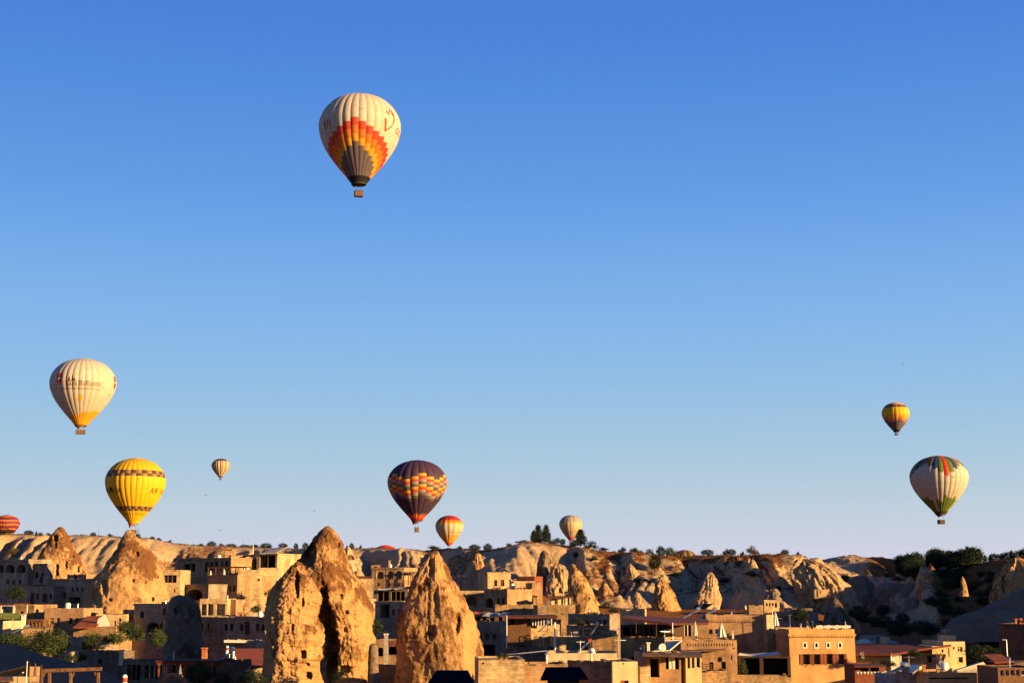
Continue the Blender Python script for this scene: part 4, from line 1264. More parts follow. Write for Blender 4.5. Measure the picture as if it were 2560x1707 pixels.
H('M1g', 'cream terrace retaining wall right of the terraced hotel', 596, 652, 1424, 1500, 308, 4, 9, 'cream', parapet=.3).wins((654 - 4, 676 - 30), 1446, 1451, 5).win(603, 1483, 610, 1497, 'open')
H('M1h', 'stepped cream wall with two tiny windows below the right hotel wing', 646, 704, 1419, 1490, 314, 10, 8, 'cream', parapet=.2).wins((664, 676), 1446, 1451, 6)
pergola('open beamed pergola on the roof of the terraced hotel', 560, 640, 1388, 1402, 330, 5, -12, 'wood', 'wood', 4, rafters=True, name='pergola', cat='pergola', front=.12)
pergola('long timber terrace railing deck in front of the terraced hotel', 520, 622, 1416, 1438, 312, 3, -12, 'darkwood', 'wood', 6, rail=True, front=.1, name='terrace_deck', cat='terrace')
slab('sheet_roof', 'tilted grey sheet roof above the dark hotel opening', 'roof', [P(652, 1383, 320), P(690, 1381, 320), P(722, 1365, 330), P(680, 1370, 330)], .15, 'concrete')
stack('square cream chimney on the hotel roof in front of the pale ridge', 567, 1374, 1390, 326, 9, 'cream', 'darkwood')
pole('thin white flagpole above the terraced hotel roof', 633, 1361, 1386, 325, 2.2)
parasol('closed white parasol on the hotel terrace, left of the pair', 527, 1425, 1441, 308, 5)
parasol('closed white parasol on the hotel terrace, right of the pair', 561, 1421, 1440, 308, 5.5)
H('M3', 'small sunlit pavilion with three open bays under a tan roof beam', 500, 568, 1496, 1548, 262, -5, 6, 'cream', parapet=.3) \
    .win(503, 1509, 516, 1537, 'open', False, 1.2, back='plaster').win(519, 1509, 533, 1537, 'open', False, 1.2, back='plaster').win(540, 1509, 562, 1537, 'open', False, 1.2, back='plaster', rail=True)
H('M3b', 'narrow brown house beside the three bay pavilion', 568, 590, 1500, 1548, 264, -24, 6, 'pink')
rock('rock_outcrop', 'crumbling sunlit rock heap with small walls right of the pavilion', [(1497, 588, 618), (1503, 584, 636), (1515, 582, 644), (1530, 580, 650), (1560, 576, 656)], 268, mat='tuffpale', seed=71., amp=.14, vribs=.1, nth=90, nz=70, cat='rock', crust=(.1, .0))
H('M3c', 'little red brick yard wall on the crumbling rock heap', 594, 622, 1530, 1545, 258, 2, 4, 'pink', parapet=.2).wins((602, 612), 1534, 1539, 4)
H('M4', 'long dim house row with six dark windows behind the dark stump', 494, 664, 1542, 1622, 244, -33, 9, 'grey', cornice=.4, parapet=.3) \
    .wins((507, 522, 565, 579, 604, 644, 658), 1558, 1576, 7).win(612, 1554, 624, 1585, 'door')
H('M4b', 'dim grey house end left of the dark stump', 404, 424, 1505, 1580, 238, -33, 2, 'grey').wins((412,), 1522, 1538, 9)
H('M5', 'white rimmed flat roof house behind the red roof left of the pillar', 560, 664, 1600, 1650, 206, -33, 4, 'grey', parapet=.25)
slab('roof_edge', 'pale crooked roof edge strip above the red roof left of the pillar', 'roof', [P(560, 1599, 205.6), P(664, 1600, 205.6), P(664, 1599.4, 207), P(560, 1598.4, 207)], .35, 'white')
slab('tiled_roof', 'bright red tiled roof half in shadow left of the knobbly pillar', 'roof', [P(588, 1664, 176), P(664, 1664, 176), P(660, 1620, 190), P(572, 1620, 190)], .2, 'tile')
H('M5b', 'house under the bright red roof with a white sunlit front wall', 590, 664, 1664, 1712, 177, -4, 8, 'plaster', parapet=0)
def tank(label, u, v0, v1, Y, wpx, mat='whitemetal', band='redcanvas', group='roof tanks'):
    a, b = P(u, v0, Y), P(u, v1, Y)
    h, r = a.z - b.z, wpx * mpp(Y) / 2
    t = thing('water_tank', label, 'water tank', (a.x, Y, b.z), 0, group)
    child(t, 'drum', lambda bm: lathe(bm, [(r * .9, 0), (r, .06), (r, h * .86), (r * .7, h * .97), (r * .2, h)], 16), mat, False)
    child(t, 'band', lambda bm: lathe(bm, [(r + .01, h * .45), (r + .012, h * .5), (r + .012, h * .72), (r + .01, h * .77)], 16, cap=False), band)
    child(t, 'pipe', lambda bm: tube(bm, [(r * .8, 0, h * .2), (r * 1.6, 0, h * .2), (r * 1.6, 0, -.4)], .03, 5), 'steel')
    return t
tank('tall white water tank with a red collar on the roof left of the pillar', 568, 1613, 1634, 182, 8)
tank('lower steel water tank beside the red roof left of the pillar', 583, 1624, 1645, 181, 8, 'steel', 'steel')
tank('orange banded white tank at the bottom left garden', 312, 1685, 1720, 140, 13)
H('M6', 'dark restaurant with a red roof line at the bottom left centre', 396, 560, 1654, 1720, 154, -31, 3, 'shadestone', parapet=.2, roof='roofred') \
    .win(402, 1664, 424, 1690, 'open', posts=4, post='cream', rail=True).win(430, 1662, 470, 1692, 'open', posts=2, post='cream').win(480, 1664, 540, 1694, 'open', posts=4)
pergola('red painted terrace roof over the dark restaurant at the bottom left centre', 396, 536, 1650, 1690, 150, 4, -4, 'roofred', 'redwood', 7, front=.18, name='terrace_roof')
parasol('folded grey blue parasol in front of the dark restaurant', 451, 1661, 1690, 147, 7, 'greycanvas')
pole('short white pole above the dark restaurant roof', 435, 1630, 1650, 152, 2.6)
stack('orange square chimney pot on the shaded roofs below the dark stump', 511, 1618, 1640, 160, 12, 'terracotta', 'terracotta')
solar('blue collector rack with white rails left of the bright red roof', 548, 1628, 576, 1652, 166, 4)
H('M7', 'grey shed roof below the bright red roof', 540, 600, 1650, 1715, 168, -31, 2, 'shadestone', parapet=.1)
free('round_arch', 'orange round arch rim at the bottom edge below the dark restaurant', 'arch', lambda bm: tube(bm, [(1.05 * math.cos(math.pi * k / 12), 0, 1.05 * math.sin(math.pi * k / 12)) for k in range(13)], .2, 8), 'terracotta', P(432, 1717, 128))

# ------------------------------------------------------------------ between the great chimneys and right of them
H('C2', 'bright white cube house behind the tallest pinnacle', 868, 892, 1400, 1470, 342, 6, 6, 'plaster').win(889, 1408, 891, 1416, 'blank')
free('domed_tomb', 'small round domed stone arch on the slope above the white cube', 'house', lambda bm: [tube(bm, [(1.0 * math.cos(math.pi * k / 12), 0, 1.0 * math.sin(math.pi * k / 12)) for k in range(13)], .22, 6), lathe(bm, [(1.25, -.6), (1.25, .3), (1.05, .8), (.6, 1.2), (.1, 1.35)], 18, (0, 1.2, 0)), box(bm, -1.25, 1.25, -.1, 1.4, -2.2, -.5)], 'tan', P(876, 1398, 365))
H('C1', 'tan guest house with three arched windows behind the leaning cone', 929, 1010, 1418, 1478, 338, -16, 9, 'pink', cornice=.5) \
    .win(942, 1428, 959, 1446, 'win', True, .4, trim=.22, trimmat='cream').win(968, 1427, 984, 1446, 'win', True, .4, trim=.22, trimmat='cream').win(989, 1426, 1005, 1446, 'win', True, .4, trim=.22, trimmat='cream').wins((946, 972, 996), 1456, 1464, 7)
H('C1b', 'little roof room with a dark window on the tan guest house', 928, 950, 1413, 1422, 342, 4, 4, 'tan', parapet=.15).win(934, 1415, 944, 1420, 'win')
stack('tall thin cream chimney on the tan guest house roof', 974, 1400, 1420, 341, 4.5)
pergola('grey slatted terrace roof between the tan guest house and the leaning cone', 1007, 1050, 1428, 1462, 336, 5, -8, 'concrete', 'wood', 4, rail=True, name='terrace_roof')
H('C1c', 'cream back wall under the grey slatted terrace roof', 1008, 1050, 1434, 1475, 342, 4, 4, 'cream').win(1020, 1438, 1032, 1456, 'open')
H('C3w', 'sunlit cream wall at the right foot of the tallest pinnacle', 894, 934, 1446, 1490, 318, 6, 6, 'cream', parapet=.2)
H('C3', 'dark cave restaurant with a wide black front behind the pinnacles', 934, 1020, 1474, 1530, 300, -20, 8, 'grey', parapet=.3).win(944, 1478, 972, 1502, 'open', posts=1).win(978, 1478, 1012, 1502, 'open', posts=2)
awning('white double sail over the dark cave restaurant', [P(946, 1474, 296), P(985, 1472, 296), P(985, 1469, 300), P(946, 1470, 300)], 'canvas', .3)
awning('pale sail reaching to the leaning cone over the dark cave restaurant', [P(986, 1473, 296), P(1014, 1470, 296), P(1014, 1468, 300), P(986, 1470, 300)], 'canvas', .25)
H('C3b', 'cream roof terrace corner with a round arch between the pinnacles', 914, 941, 1496, 1542, 268, 8, 5, 'cream').win(926, 1509, 933, 1526, 'win', True, .3)
H('C4', 'tall shaded house front with a black doorway between the pinnacles', 938, 1010, 1502, 1580, 252, -32, 9, 'grey', cornice=.4).win(950, 1510, 973, 1544, 'open', False, 2.0).wins((984, 999), 1522, 1538, 8)
H('C5', 'low yard house with a tiled lean to between the pinnacles', 930, 1000, 1600, 1660, 196, -6, 7, 'tan', parapet=.15).win(944, 1617, 958, 1640, 'open', True, 1.5).win(970, 1612, 992, 1636, 'open')
slab('tiled_roof', 'small orange lean to roof beside the steel flue between the pinnacles', 'roof', [P(966, 1612, 190), P(994, 1612, 190), P(992, 1601, 194), P(972, 1602, 194)], .15, 'tile')
stack('grey stepped flue with a bright steel top between the pinnacles', 965, 1583, 1655, 186, 9, 'concrete', 'white')
H('C5b', 'dark grey lower wall block between the pinnacles at the bottom edge', 920, 1006, 1664, 1730, 160, -32, 3, 'shadestone', parapet=.2)
rock('rock_outcrop', 'smooth grey rock post with a domed top at the right foot of the tallest pinnacle', [(1607, 928, 938), (1613, 923, 943), (1630, 921, 946), (1660, 920, 946), (1720, 918, 948)], 150, mat='tuffgrey', seed=75., nth=60, nz=60, amp=.02, cat='rock', strata=0.0)

H('C6', 'bright cream cube house with two brown shuttered windows above the arcades', 1219, 1277, 1430, 1485, 322, 14, 10, 'cream', cornice=.35, deep=True) \
    .win(1235, 1449, 1243, 1465, frame='redwood', d=.2).win(1252, 1448, 1261, 1465, frame='redwood', d=.2)
H('C7d', 'long shaded wall house left of the bright cream cube', 1128, 1212, 1440, 1490, 334, -33, 9, 'grey', parapet=.3)
H('C7', 'cream arcade house with a corbel row and a wide arch', 1152, 1222, 1476, 1540, 296, 3, 9, 'cream', cornice=.55) \
    .win(1163, 1489, 1192, 1513, 'open', True, 2.0, back='tan')
for k in range(8):
    u = 1158 + k * 8.2
    p = P(u, 1484, 295.8)
    child(ALLH['C7'].build().t if k == 0 else ALLH['C7'].t, 'corbel', lambda bm: box(bm, (p - ALLH['C7'].o).dot(ALLH['C7'].ex) - .13, (p - ALLH['C7'].o).dot(ALLH['C7'].ex) + .13, -.45, -.003, ALLH['C7'].h - .98, ALLH['C7'].h - .62), 'cream')
H('C8', 'shaded house end with a dark round arch right of the cream arcade', 1210, 1268, 1473, 1545, 288, -34, 9, 'pink', parapet=.3) \
    .win(1213, 1494, 1233, 1518, 'open', True, 1.2).win(1243, 1494, 1250, 1516, 'door').win(1254, 1494, 1262, 1516, 'door')
H('C9', 'cream roof house with a square chimney right of the bright cube', 1284, 1338, 1452, 1495, 326, 6, 7, 'cream', parapet=.25).wins((1302, 1312, 1318), 1469, 1472, 6)
stack('cream square stack at the left corner of the cream roof house', 1288, 1447, 1470, 322, 6)
H('C9b', 'red brown plank roof box behind the cream roof house', 1296, 1336, 1440, 1455, 336, -20, 6, 'redbox', parapet=.1)
H('C9c', 'long cream house with small slit windows under the cream roof house', 1266, 1356, 1470, 1500, 312, 4, 8, 'rough', parapet=.25).wins((1300, 1312, 1330), 1475, 1479, 6)
H('C9d', 'tan end house with a round turret corner left of the dark fin', 1330, 1354, 1456, 1512, 308, 10, 7, 'pink')
pergola('dark red terrace roof over a sunlit breakfast terrace', 1266, 1342, 1488, 1510, 296, 5, 0, 'roofred', 'wood', 6, rail=False)
H('C9e', 'sunlit back wall of the breakfast terrace', 1266, 1342, 1492, 1516, 301, 4, 3, 'cream', parapet=.1).win(1276, 1497, 1286, 1510, 'open').win(1296, 1496, 1306, 1510, 'win', frame='white').win(1312, 1496, 1322, 1510, 'open')
H('C9f', 'long rough stone terrace wall below the breakfast terrace', 1238, 1358, 1512, 1560, 286, 4, 8, 'rough', parapet=.5, name='terrace_wall', cat='wall')
pergola('thin dark roof over a beige sofa terrace left of the split tip cone', 1374, 1432, 1489, 1510, 286, 4, 0, 'darkwood', 'wood', 4)
H('C9g', 'beige terrace back wall under the thin dark roof', 1378, 1432, 1494, 1514, 290, 4, 3, 'plaster', parapet=.1)
H('C9h', 'sunlit rough stone house with one square window below the sofa terrace', 1344, 1438, 1512, 1575, 276, 5, 8, 'rough', parapet=.3).win(1402, 1533, 1407, 1538)
H('C9i', 'lower step of the sunlit rough stone house', 1390, 1424, 1537, 1575, 271, 4, 5, 'rough', parapet=.1)
solar('blue collector leaning on the rough stone terrace wall', 1346, 1508, 1371, 1533, 270, 0, 'steel')
awning('dark red awning beside the grey sails right of the leaning cone', [P(1176, 1533, 240), P(1212, 1534, 240), P(1226, 1528, 246), P(1190, 1528, 246)], 'redcanvas', .15)
awning('big blue grey sail stretched over the brown terrace right of the leaning cone', [P(1204, 1540, 236), P(1258, 1539, 236), P(1252, 1530, 244), P(1222, 1529, 244)], 'greycanvas', .3)
awning('small pale sail tip joining the big blue grey sail', [P(1246, 1538, 237), P(1284, 1530, 241), P(1270, 1529, 244), P(1244, 1531, 243)], 'greycanvas', .2)
H('C10', 'shaded house with three small windows and a brown terrace floor right of the leaning cone', 1172, 1268, 1553, 1640, 236, -33, 9, 'grey', parapet=.4) \
    .win(1195, 1583, 1206, 1598).win(1214, 1583, 1224, 1598).win(1232, 1583, 1241, 1598).win(1206, 1610, 1238, 1640, 'open')
H('C10b', 'brown timber terrace room under the blue grey sail', 1180, 1262, 1538, 1556, 240, -8, 4, 'wood', parapet=.1).win(1190, 1541, 1200, 1554, 'open').win(1206, 1541, 1216, 1554, 'open', back='terracotta').win(1224, 1541, 1236, 1554, 'open', back='terracotta').win(1246, 1541, 1256, 1554, 'open')
pav = H('C11', 'shaded lower house carrying the red roofed pavilion', 1268, 1332, 1562, 1625, 224, -33, 8, 'grey', parapet=.1).win(1278, 1591, 1286, 1609).win(1293, 1591, 1302, 1609)
H('C11b', 'sunlit cream house base under the white framed pavilion windows', 1325, 1384, 1562, 1592, 222, 8, 7, 'cream', parapet=.1)
slab('pavilion_roof', 'wide flat dark red pavilion roof with a thick front edge', 'roof', [P(1262, 1541, 218), P(1394, 1540, 218), P(1386, 1535, 226), P(1268, 1537, 226)], .3, 'roofred')
H('C11c', 'brown timber pavilion wall with an orange jar under the wide red roof', 1266, 1326, 1541, 1563, 221, -6, 6, 'wood', parapet=0).win(1276, 1545, 1286, 1561, 'open', back='terracotta')
wp = thing('window_wall', 'row of white window posts under the wide dark red pavilion roof', 'window', P(1328, 1563, 220.5))
for u in (1332, 1339, 1346, 1353, 1360, 1379):
    x = P(u, 1563, 220.5).x - wp.location.x
    child(wp, 'post', lambda bm: box(bm, x - .07, x + .07, -.07, .07, 0, 1.34), 'whitemetal')
child(wp, 'pane', lambda bm: box(bm, -.1, 3.3, .08, .12, 0, 1.3), 'glass')
solar('blue collector with a grey drum below the white framed pavilion', 1346, 1558, 1370, 1580, 212, 0, 'steel', wide=1.4)
pole('tall bright white pole right of the red roofed pavilion', 1387, 1557, 1625, 200, 5)
pole('thin leaning white pole at the left end of the red roofed pavilion', 1267, 1540, 1622, 214, 2.6)
H('C14', 'square tan block house behind a cluttered roof', 1428, 1494, 1563, 1606, 236, 4, 7, 'pink', parapet=.3)
H('C14b', 'taller tan block right of the cluttered roof', 1492, 1518, 1564, 1612, 232, 6, 6, 'pink', parapet=.2)
H('C14c', 'bright low cream house at the right end of the cluttered roof', 1514, 1542, 1576, 1600, 228, 8, 6, 'cream', parapet=.2)
H('C14d', 'broad sunlit cream house wall below the cluttered roof', 1384, 1478, 1592, 1652, 216, 3, 8, 'cream', parapet=.15)
H('C14e', 'low tan house step right of the red drum collector', 1476, 1545, 1588, 1660, 214, -2, 8, 'tan', parapet=.2)
H('C14f', 'shaded flat house with shrubs on its roof behind the cluttered roof', 1420, 1524, 1535, 1580, 258, -33, 9, 'grey', parapet=.3).wins((1448, 1470, 1500, 1512), 1548, 1560, 7)
clut = thing('roof_rack', 'rusty iron rack and barrel frames on the cluttered roof', 'rack', P(1392, 1592, 218))
for k, (ux, uw_, hh) in enumerate(((0, 10, 1.0), (14, 9, 1.2), (28, 8, .9), (42, 9, 1.1), (66, 20, 1.3))):
    x0_, x1_ = ux * mpp(218), (ux + uw_) * mpp(218)
    child(clut, 'frame', lambda bm: [bar(bm, (x0_, 0, 0), (x0_, 0, hh), .06), bar(bm, (x1_, 0, 0), (x1_, 0, hh), .06), bar(bm, (x0_, 0, hh), (x1_, 0, hh), .06), bar(bm, (x0_, 0, hh * .5), (x1_, 0, hh * .5), .05), bar(bm, (x0_, 1.2, 0), (x0_, 0, hh), .05)], 'iron')
free('white_lattice', 'small white lattice crate on the cluttered roof', 'crate', lambda bm: [box(bm, k * .2, k * .2 + .05, 0, .05, 0, .8) for k in range(4)] + [box(bm, 0, .65, -.01, .06, k * .25, k * .25 + .05) for k in range(4)], 'white', P(1434, 1592, 217))
solar('steep blue collector with a big red drum in the middle of the roofs', 1440, 1603, 1474, 1634, 196, 0, 'redcanvas', wide=1.5)
solar('upright blue collector with white rails on the tan block house', 1478, 1562, 1494, 1586, 228, 0, 'whitemetal', wide=1.2)
pole('slim brown post beside the red drum collector', 1479, 1588, 1622, 206, 3.4, 'cream')
pole('thin street lamp with a long arm right of the bright low cream house', 1532, 1574, 1622, 206, 1.8, 'steel', 'street_lamp', 'street lamp', arm=(1562, 1567))
H('C15', 'pale parapet roof house with three sunlit parapet blocks', 1366, 1542, 1632, 1700, 188, -2, 9, 'plaster', parapet=.7)
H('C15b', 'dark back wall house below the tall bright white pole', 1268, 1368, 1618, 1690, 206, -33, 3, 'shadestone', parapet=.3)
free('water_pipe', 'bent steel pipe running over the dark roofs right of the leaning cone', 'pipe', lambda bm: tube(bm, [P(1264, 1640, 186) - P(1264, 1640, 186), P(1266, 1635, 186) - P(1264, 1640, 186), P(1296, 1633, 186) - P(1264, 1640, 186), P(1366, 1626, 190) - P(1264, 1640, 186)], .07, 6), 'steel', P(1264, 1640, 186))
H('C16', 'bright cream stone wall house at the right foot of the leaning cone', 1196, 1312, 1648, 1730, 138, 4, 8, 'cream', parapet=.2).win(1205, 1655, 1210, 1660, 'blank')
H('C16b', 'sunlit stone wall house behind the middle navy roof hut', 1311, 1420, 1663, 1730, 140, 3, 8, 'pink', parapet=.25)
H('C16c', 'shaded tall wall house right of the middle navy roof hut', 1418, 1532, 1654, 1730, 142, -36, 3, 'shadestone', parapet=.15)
H('C16d', 'blank cream house front glowing in the sun with a small brown door', 1531, 1594, 1653, 1730, 140, 6, 7, 'plasterwarm', parapet=.12).win(1551, 1700, 1572, 1728, 'door', mat='redwood').win(1556, 1656, 1560, 1660, 'blank')
def hut(label, u0, u1, v0, Y):
    a, b = P(u0, v0, Y), P(u1, v0, Y)
    w = b.x - a.x
    t = thing('chimney_hut', label, 'hut', (a.x, Y, a.z - 3.2), 0, 'navy roofed huts at the bottom edge')
    child(t, 'roof', lambda bm: poly_prism(bm, [(-.35, -.5, 2.55), (w + .45, -.5, 2.6), (w + .0, 1.4, 3.2), (.05, 1.4, 3.2)], .12), 'navy')
    child(t, 'front_wall', lambda bm: box(bm, .15, w - .1, 0, .2, 0, 2.5), 'dark')
    child(t, 'side_wall', lambda bm: box(bm, .15, .35, .2, 1.3, 0, 2.7), 'dark')
    child(t, 'side_wall', lambda bm: box(bm, w - .3, w - .1, .2, 1.3, 0, 2.7), 'dark')
    return t
hut('black hut with a navy sheet roof in front of the leaning cone', 1086, 1168, 1677, 96)
hut('black hut with a navy sheet roof in front of the stone walls, bottom centre', 1364, 1452, 1669, 96)

# ------------------------------------------------------------------ right: restaurant, tan guest house, roofs
H('R1', 'shaded lower floor of the roof restaurant with a slotted parapet', 1552, 1662, 1593, 1680, 196, -34, 5, 'pink', parapet=.9, roof='wood').wins((1552 + 30, 1610), 1640, 1655, 9)
H('R1b', 'sunlit lower floor of the roof restaurant with a balcony', 1702, 1842, 1602, 1720, 184, 2, 9, 'pink', parapet=1.05, roof='wood') \
    .win(1773, 1654, 1784, 1676).win(1803, 1653, 1815, 1678).win(1752, 1655, 1757, 1672).win(1831, 1618, 1836, 1622, 'blank')
r1b = ALLH['R1b']
for k in range(18):
    r1b.win(1718 + k * 6.6, 1607, 1720.6 + k * 6.6, 1615, 'open', True, .30, back='dark')
H('R1c', 'long tan roof wall house with brick courses behind the roof restaurant', 1765, 1918, 1537, 1640, 218, -4, 10, 'pink', parapet=.4, cornice=.9) \
    .win(1762 + 10, 1572, 1782, 1584).win(1788, 1572, 1800, 1584)
H('R1d', 'tan back room of the roof restaurant with an open dark bay', 1690, 1768, 1551, 1640, 212, -3, 6, 'tan', parapet=.1).win(1694, 1560, 1728, 1590, 'open', posts=3, post='white')
H('R1e', 'dark glazed front of the roof restaurant with brown curtains', 1552, 1664, 1562, 1602, 202, -28, 7, 'darkwood', parapet=.1) \
    .win(1558, 1565, 1575, 1592, 'open', back='wood').win(1580, 1565, 1606, 1592, 'open', back='cream', posts=2).win(1612, 1564, 1656, 1592, 'open', posts=3)
slab('restaurant_roof', 'great dark red sheet roof of the restaurant, high at its left end', 'roof', [P(1552, 1543, 192), P(1676, 1557, 190), P(1772, 1556, 192), P(1770, 1547, 208), P(1690, 1544, 210), P(1566, 1537, 208)], .28, 'roofred')
for u in (1590, 1640, 1681, 1740):
    pole('white steel post under the great red restaurant roof' if u == 1681 else 'dark post under the great red restaurant roof, %s' % {1590: 'at its left end', 1640: 'left of its middle', 1740: 'near its right end'}[u], u, 1558, 1600, 190, 3.2, 'whitemetal' if u == 1681 else 'darkwood')
H('R1f', 'cream rooftop box behind the great red restaurant roof', 1566, 1612, 1523, 1545, 226, 4, 7, 'cream', parapet=.1)
H('R1g', 'curved bright wall end beside the cream rooftop box', 1612, 1616, 1521, 1545, 224, 30, 5, 'cream', parapet=.05)
parasol('tall folded cream parasol on the restaurant terrace, leftmost of three', 1738, 1551, 1598, 186, 10)
parasol('wide folded grey cream parasol on the restaurant terrace, middle of three', 1803, 1557, 1600, 186, 22)
parasol('narrow white folded parasol on the restaurant terrace, rightmost of three', 1831, 1572, 1601, 187, 6)
solar('blue collector on the roof behind the restaurant, front one of two', 1706, 1525, 1746, 1546, 222, 0, 'steel', wide=1.6)
solar('blue collector on the roof behind the restaurant, rear one of two', 1748, 1525, 1788, 1544, 224, 0, 'steel', wide=1.6)
slab('sheet_roof', 'dark blue tilted sheet roof behind the two roof collectors', 'roof', [P(1732, 1520, 240), P(1764, 1519, 240), P(1782, 1508, 246), P(1740, 1510, 246)], .12, 'navy')
dish('grey satellite dish above the two roof collectors', 1750, 1514, 230, 5, -30)
H('R1h', 'cave house with four round headed openings on the slope above the tan roof wall', 1910, 1948, 1499, 1525, 318, 6, 5, 'cream').wins((1917, 1924.5, 1932), 1506, 1514, 4.5, kind='open', arch=True, d=.8).win(1937, 1506, 1943, 1518, 'open', True, 1.0)
H('R1i', 'round straw coloured pavilion roof terrace on the tan roof wall', 1872, 1908, 1514, 1536, 236, 0, 4, 'rough', parapet=.05)
H('R1j', 'sunlit end wall of the tan roof wall house', 1916, 1934, 1536, 1600, 217, 22, 6, 'cream', parapet=.3)
parasol('folded tan parasol at the sunlit end of the tan roof wall', 1938, 1529, 1572, 205, 16, 'canvas')
pole('white pole at the sunlit end of the tan roof wall', 1931, 1528, 1572, 203, 2.4)
H('R2', 'stone house front with a black doorway and cream shuttered windows below the dish', 1608, 1702, 1633, 1740, 150, 2, 8, 'pink', parapet=.1) \
    .win(1625, 1646, 1649, 1692, 'open', False, 1.5).win(1664, 1637, 1698, 1672, 'open', False, 1.0)
r2 = thing('shutter_pair', 'pair of cream window shutters in the dark opening below the dish', 'shutters', P(1673, 1672, 149.8))
for k in (0, 1):
    child(r2, 'shutter', lambda bm: [box(bm, k * .36, k * .36 + .28, .3, .36, 0, 1.45)] + [box(bm, k * .36 + .04, k * .36 + .24, .28, .298, .1 + j * .33, .33 + j * .33) for j in range(4)], 'paleframe')
H('R2b', 'cream porch wall with rubble steps left of the black doorway', 1600, 1626, 1666, 1740, 146, 6, 5, 'cream', parapet=.1)
H('R2c', 'bright cream bay with four tall white framed windows', 1714, 1753, 1636, 1740, 152, 4, 5, 'plasterwarm', parapet=.1) \
    .win(1718, 1639, 1726, 1670, frame='white', sill=False).win(1729, 1639, 1737, 1669, frame='white', sill=False).win(1740, 1638, 1751, 1668, frame='white', sill=False)
H('R2e', 'dark recess wall between the two front houses', 1700, 1716, 1638, 1740, 158, -10, 4, 'darkwood', parapet=.1)
slab('porch_roof', 'dark flat porch roof slab below the satellite dish', 'roof', [P(1606, 1634, 146), P(1756, 1637, 146), P(1752, 1628, 156), P(1612, 1629, 156)], .25, 'roofdark')
slab('glass_roof', 'black tilted roof panel with white rails beside the satellite dish', 'roof', [P(1634, 1627, 150), P(1674, 1627, 150), P(1704, 1601, 164), P(1664, 1602, 164)], .12, 'iron')
for (ua, va, ub, vb) in ((1634, 1627, 1674, 1625), (1674, 1625, 1704, 1600), (1666, 1601, 1704, 1599)):
    a, b = P(ua, va, 149.5 if va > 1610 else 163.5), P(ub, vb, 149.5 if vb > 1610 else 163.5)
    free('roof_rail', {1634: 'front white rail of the black tilted roof panel', 1674: 'sloping white rail of the black tilted roof panel', 1666: 'upper white rail of the black tilted roof panel'}[ua], 'rail', lambda bm: bar(bm, (0, 0, 0), b - a, .09), 'paleframe', a)
dish('round cream satellite dish facing the street beside the black roof panel', 1655, 1618, 147, 9.5, 12, 'canvas')
dish('blue grey satellite dish seen from the side on the shaded parapet', 1608, 1617, 152, 9, -65)
stack('white bent pipe stack beside the blue grey dish', 1621, 1605, 1632, 152, 7, 'white', 'white')
H('R2d', 'low rubble terrace wall below the balcony at bottom centre right', 1752, 1826, 1680, 1740, 158, 2, 6, 'rough', parapet=.2)
slab('balcony_canopy', 'thin brown balcony canopy on the sunlit lower floor', 'roof', [P(1704, 1627, 178), P(1814, 1622, 178), P(1816, 1620, 183.8), P(1706, 1624, 183.8)], .15, 'wood')
free('garden_bench', 'brown slatted bench on the balcony below the terrace', 'bench', lambda bm: [box(bm, 0, 1.3, 0, .4, .38, .44), box(bm, 0, 1.3, .4, .45, .6, .68), box(bm, 0, 1.3, .4, .45, .82, .9)] + [box(bm, x, x + .07, y, y + .07, 0, .38 if y < .2 else .9) for x in (.05, 1.2) for y in (.02, .38)], 'wood', P(1754, 1679, 170))
free('wall_lantern', 'black iron wall lantern near the right corner of the sunlit lower floor', 'lantern', lambda bm: [bar(bm, (0, .3, .3), (0, -.1, .35), .05), lathe(bm, [(.06, -.35), (.14, -.3), (.16, .1), (.05, .25)], 8, (0, -.12, 0))], 'iron', P(1830, 1642, 183.4))

H('R3', 'tall tan guest house with four framed small windows and four shuttered windows', 1972, 2136, 1572, 1740, 209, 3, 11, 'tanwarm', cornice=1.0, parapet=.5) \
    .wins((2012, 2041, 2070.5, 2100), 1607, 1617, 6.5, trim=.17, trimmat='paleframe', d=.15, sill=False) \
    .win(2007, 1634, 2025, 1660, shutters=True, d=.4).win(2034, 1634, 2051, 1660, shutters=True, d=.4).win(2066, 1633.5, 2082, 1659.5, shutters=True, d=.4).win(2096, 1633.5, 2111, 1659, shutters=True, d=.4)
for k, (ua, ub) in enumerate(((2041, 2059), (2061, 2080), (2081, 2103), (2104, 2127))):
    a, b = P(ua, 1569.5, 208.7), P(ub, 1569.2, 208.7)
    awning('cream cloth strip on the roof edge of the tall tan guest house, %s' % ('leftmost', 'second from left', 'third from left', 'rightmost')[k], [a, b, b + Vector((0, .05, .42)), a + Vector((0, .05, .42))], 'canvas', .06, 'cloth strips on the roof edge', 'cloth_strip', 'cloth')
free('roof_finial', 'small white finial on the roof of the tall tan guest house', 'finial', lambda bm: lathe(bm, [(.12, 0), (.05, .25), (.14, .4), (.03, .6), (.07, .72), (.01, .95)], 10), 'white', P(2113.5, 1569, 210))
H('R3b', 'shaded house with a tall dark window left of the tall tan guest house', 1842, 1976, 1580, 1740, 221, -33, 10, 'grey', parapet=.4, cornice=.4) \
    .win(1858, 1576 + 8, 1875, 1604, d=.4).win(1900, 1598, 1920, 1624, 'open', False, 1.2)
awning('white wavy shade sail left of the tall tan guest house', [P(1844, 1638, 192), P(1954, 1634, 190), P(1944, 1626, 200), P(1850, 1631, 202)], 'canvas', .5)
H('R3c', 'dark open veranda under the white wavy shade sail', 1846, 1976, 1640, 1720, 204, -4, 5, 'darkwood', parapet=.1).win(1852, 1644, 1900, 1686, 'open', back='dark').win(1908, 1644, 1970, 1686, 'open', back='dark')
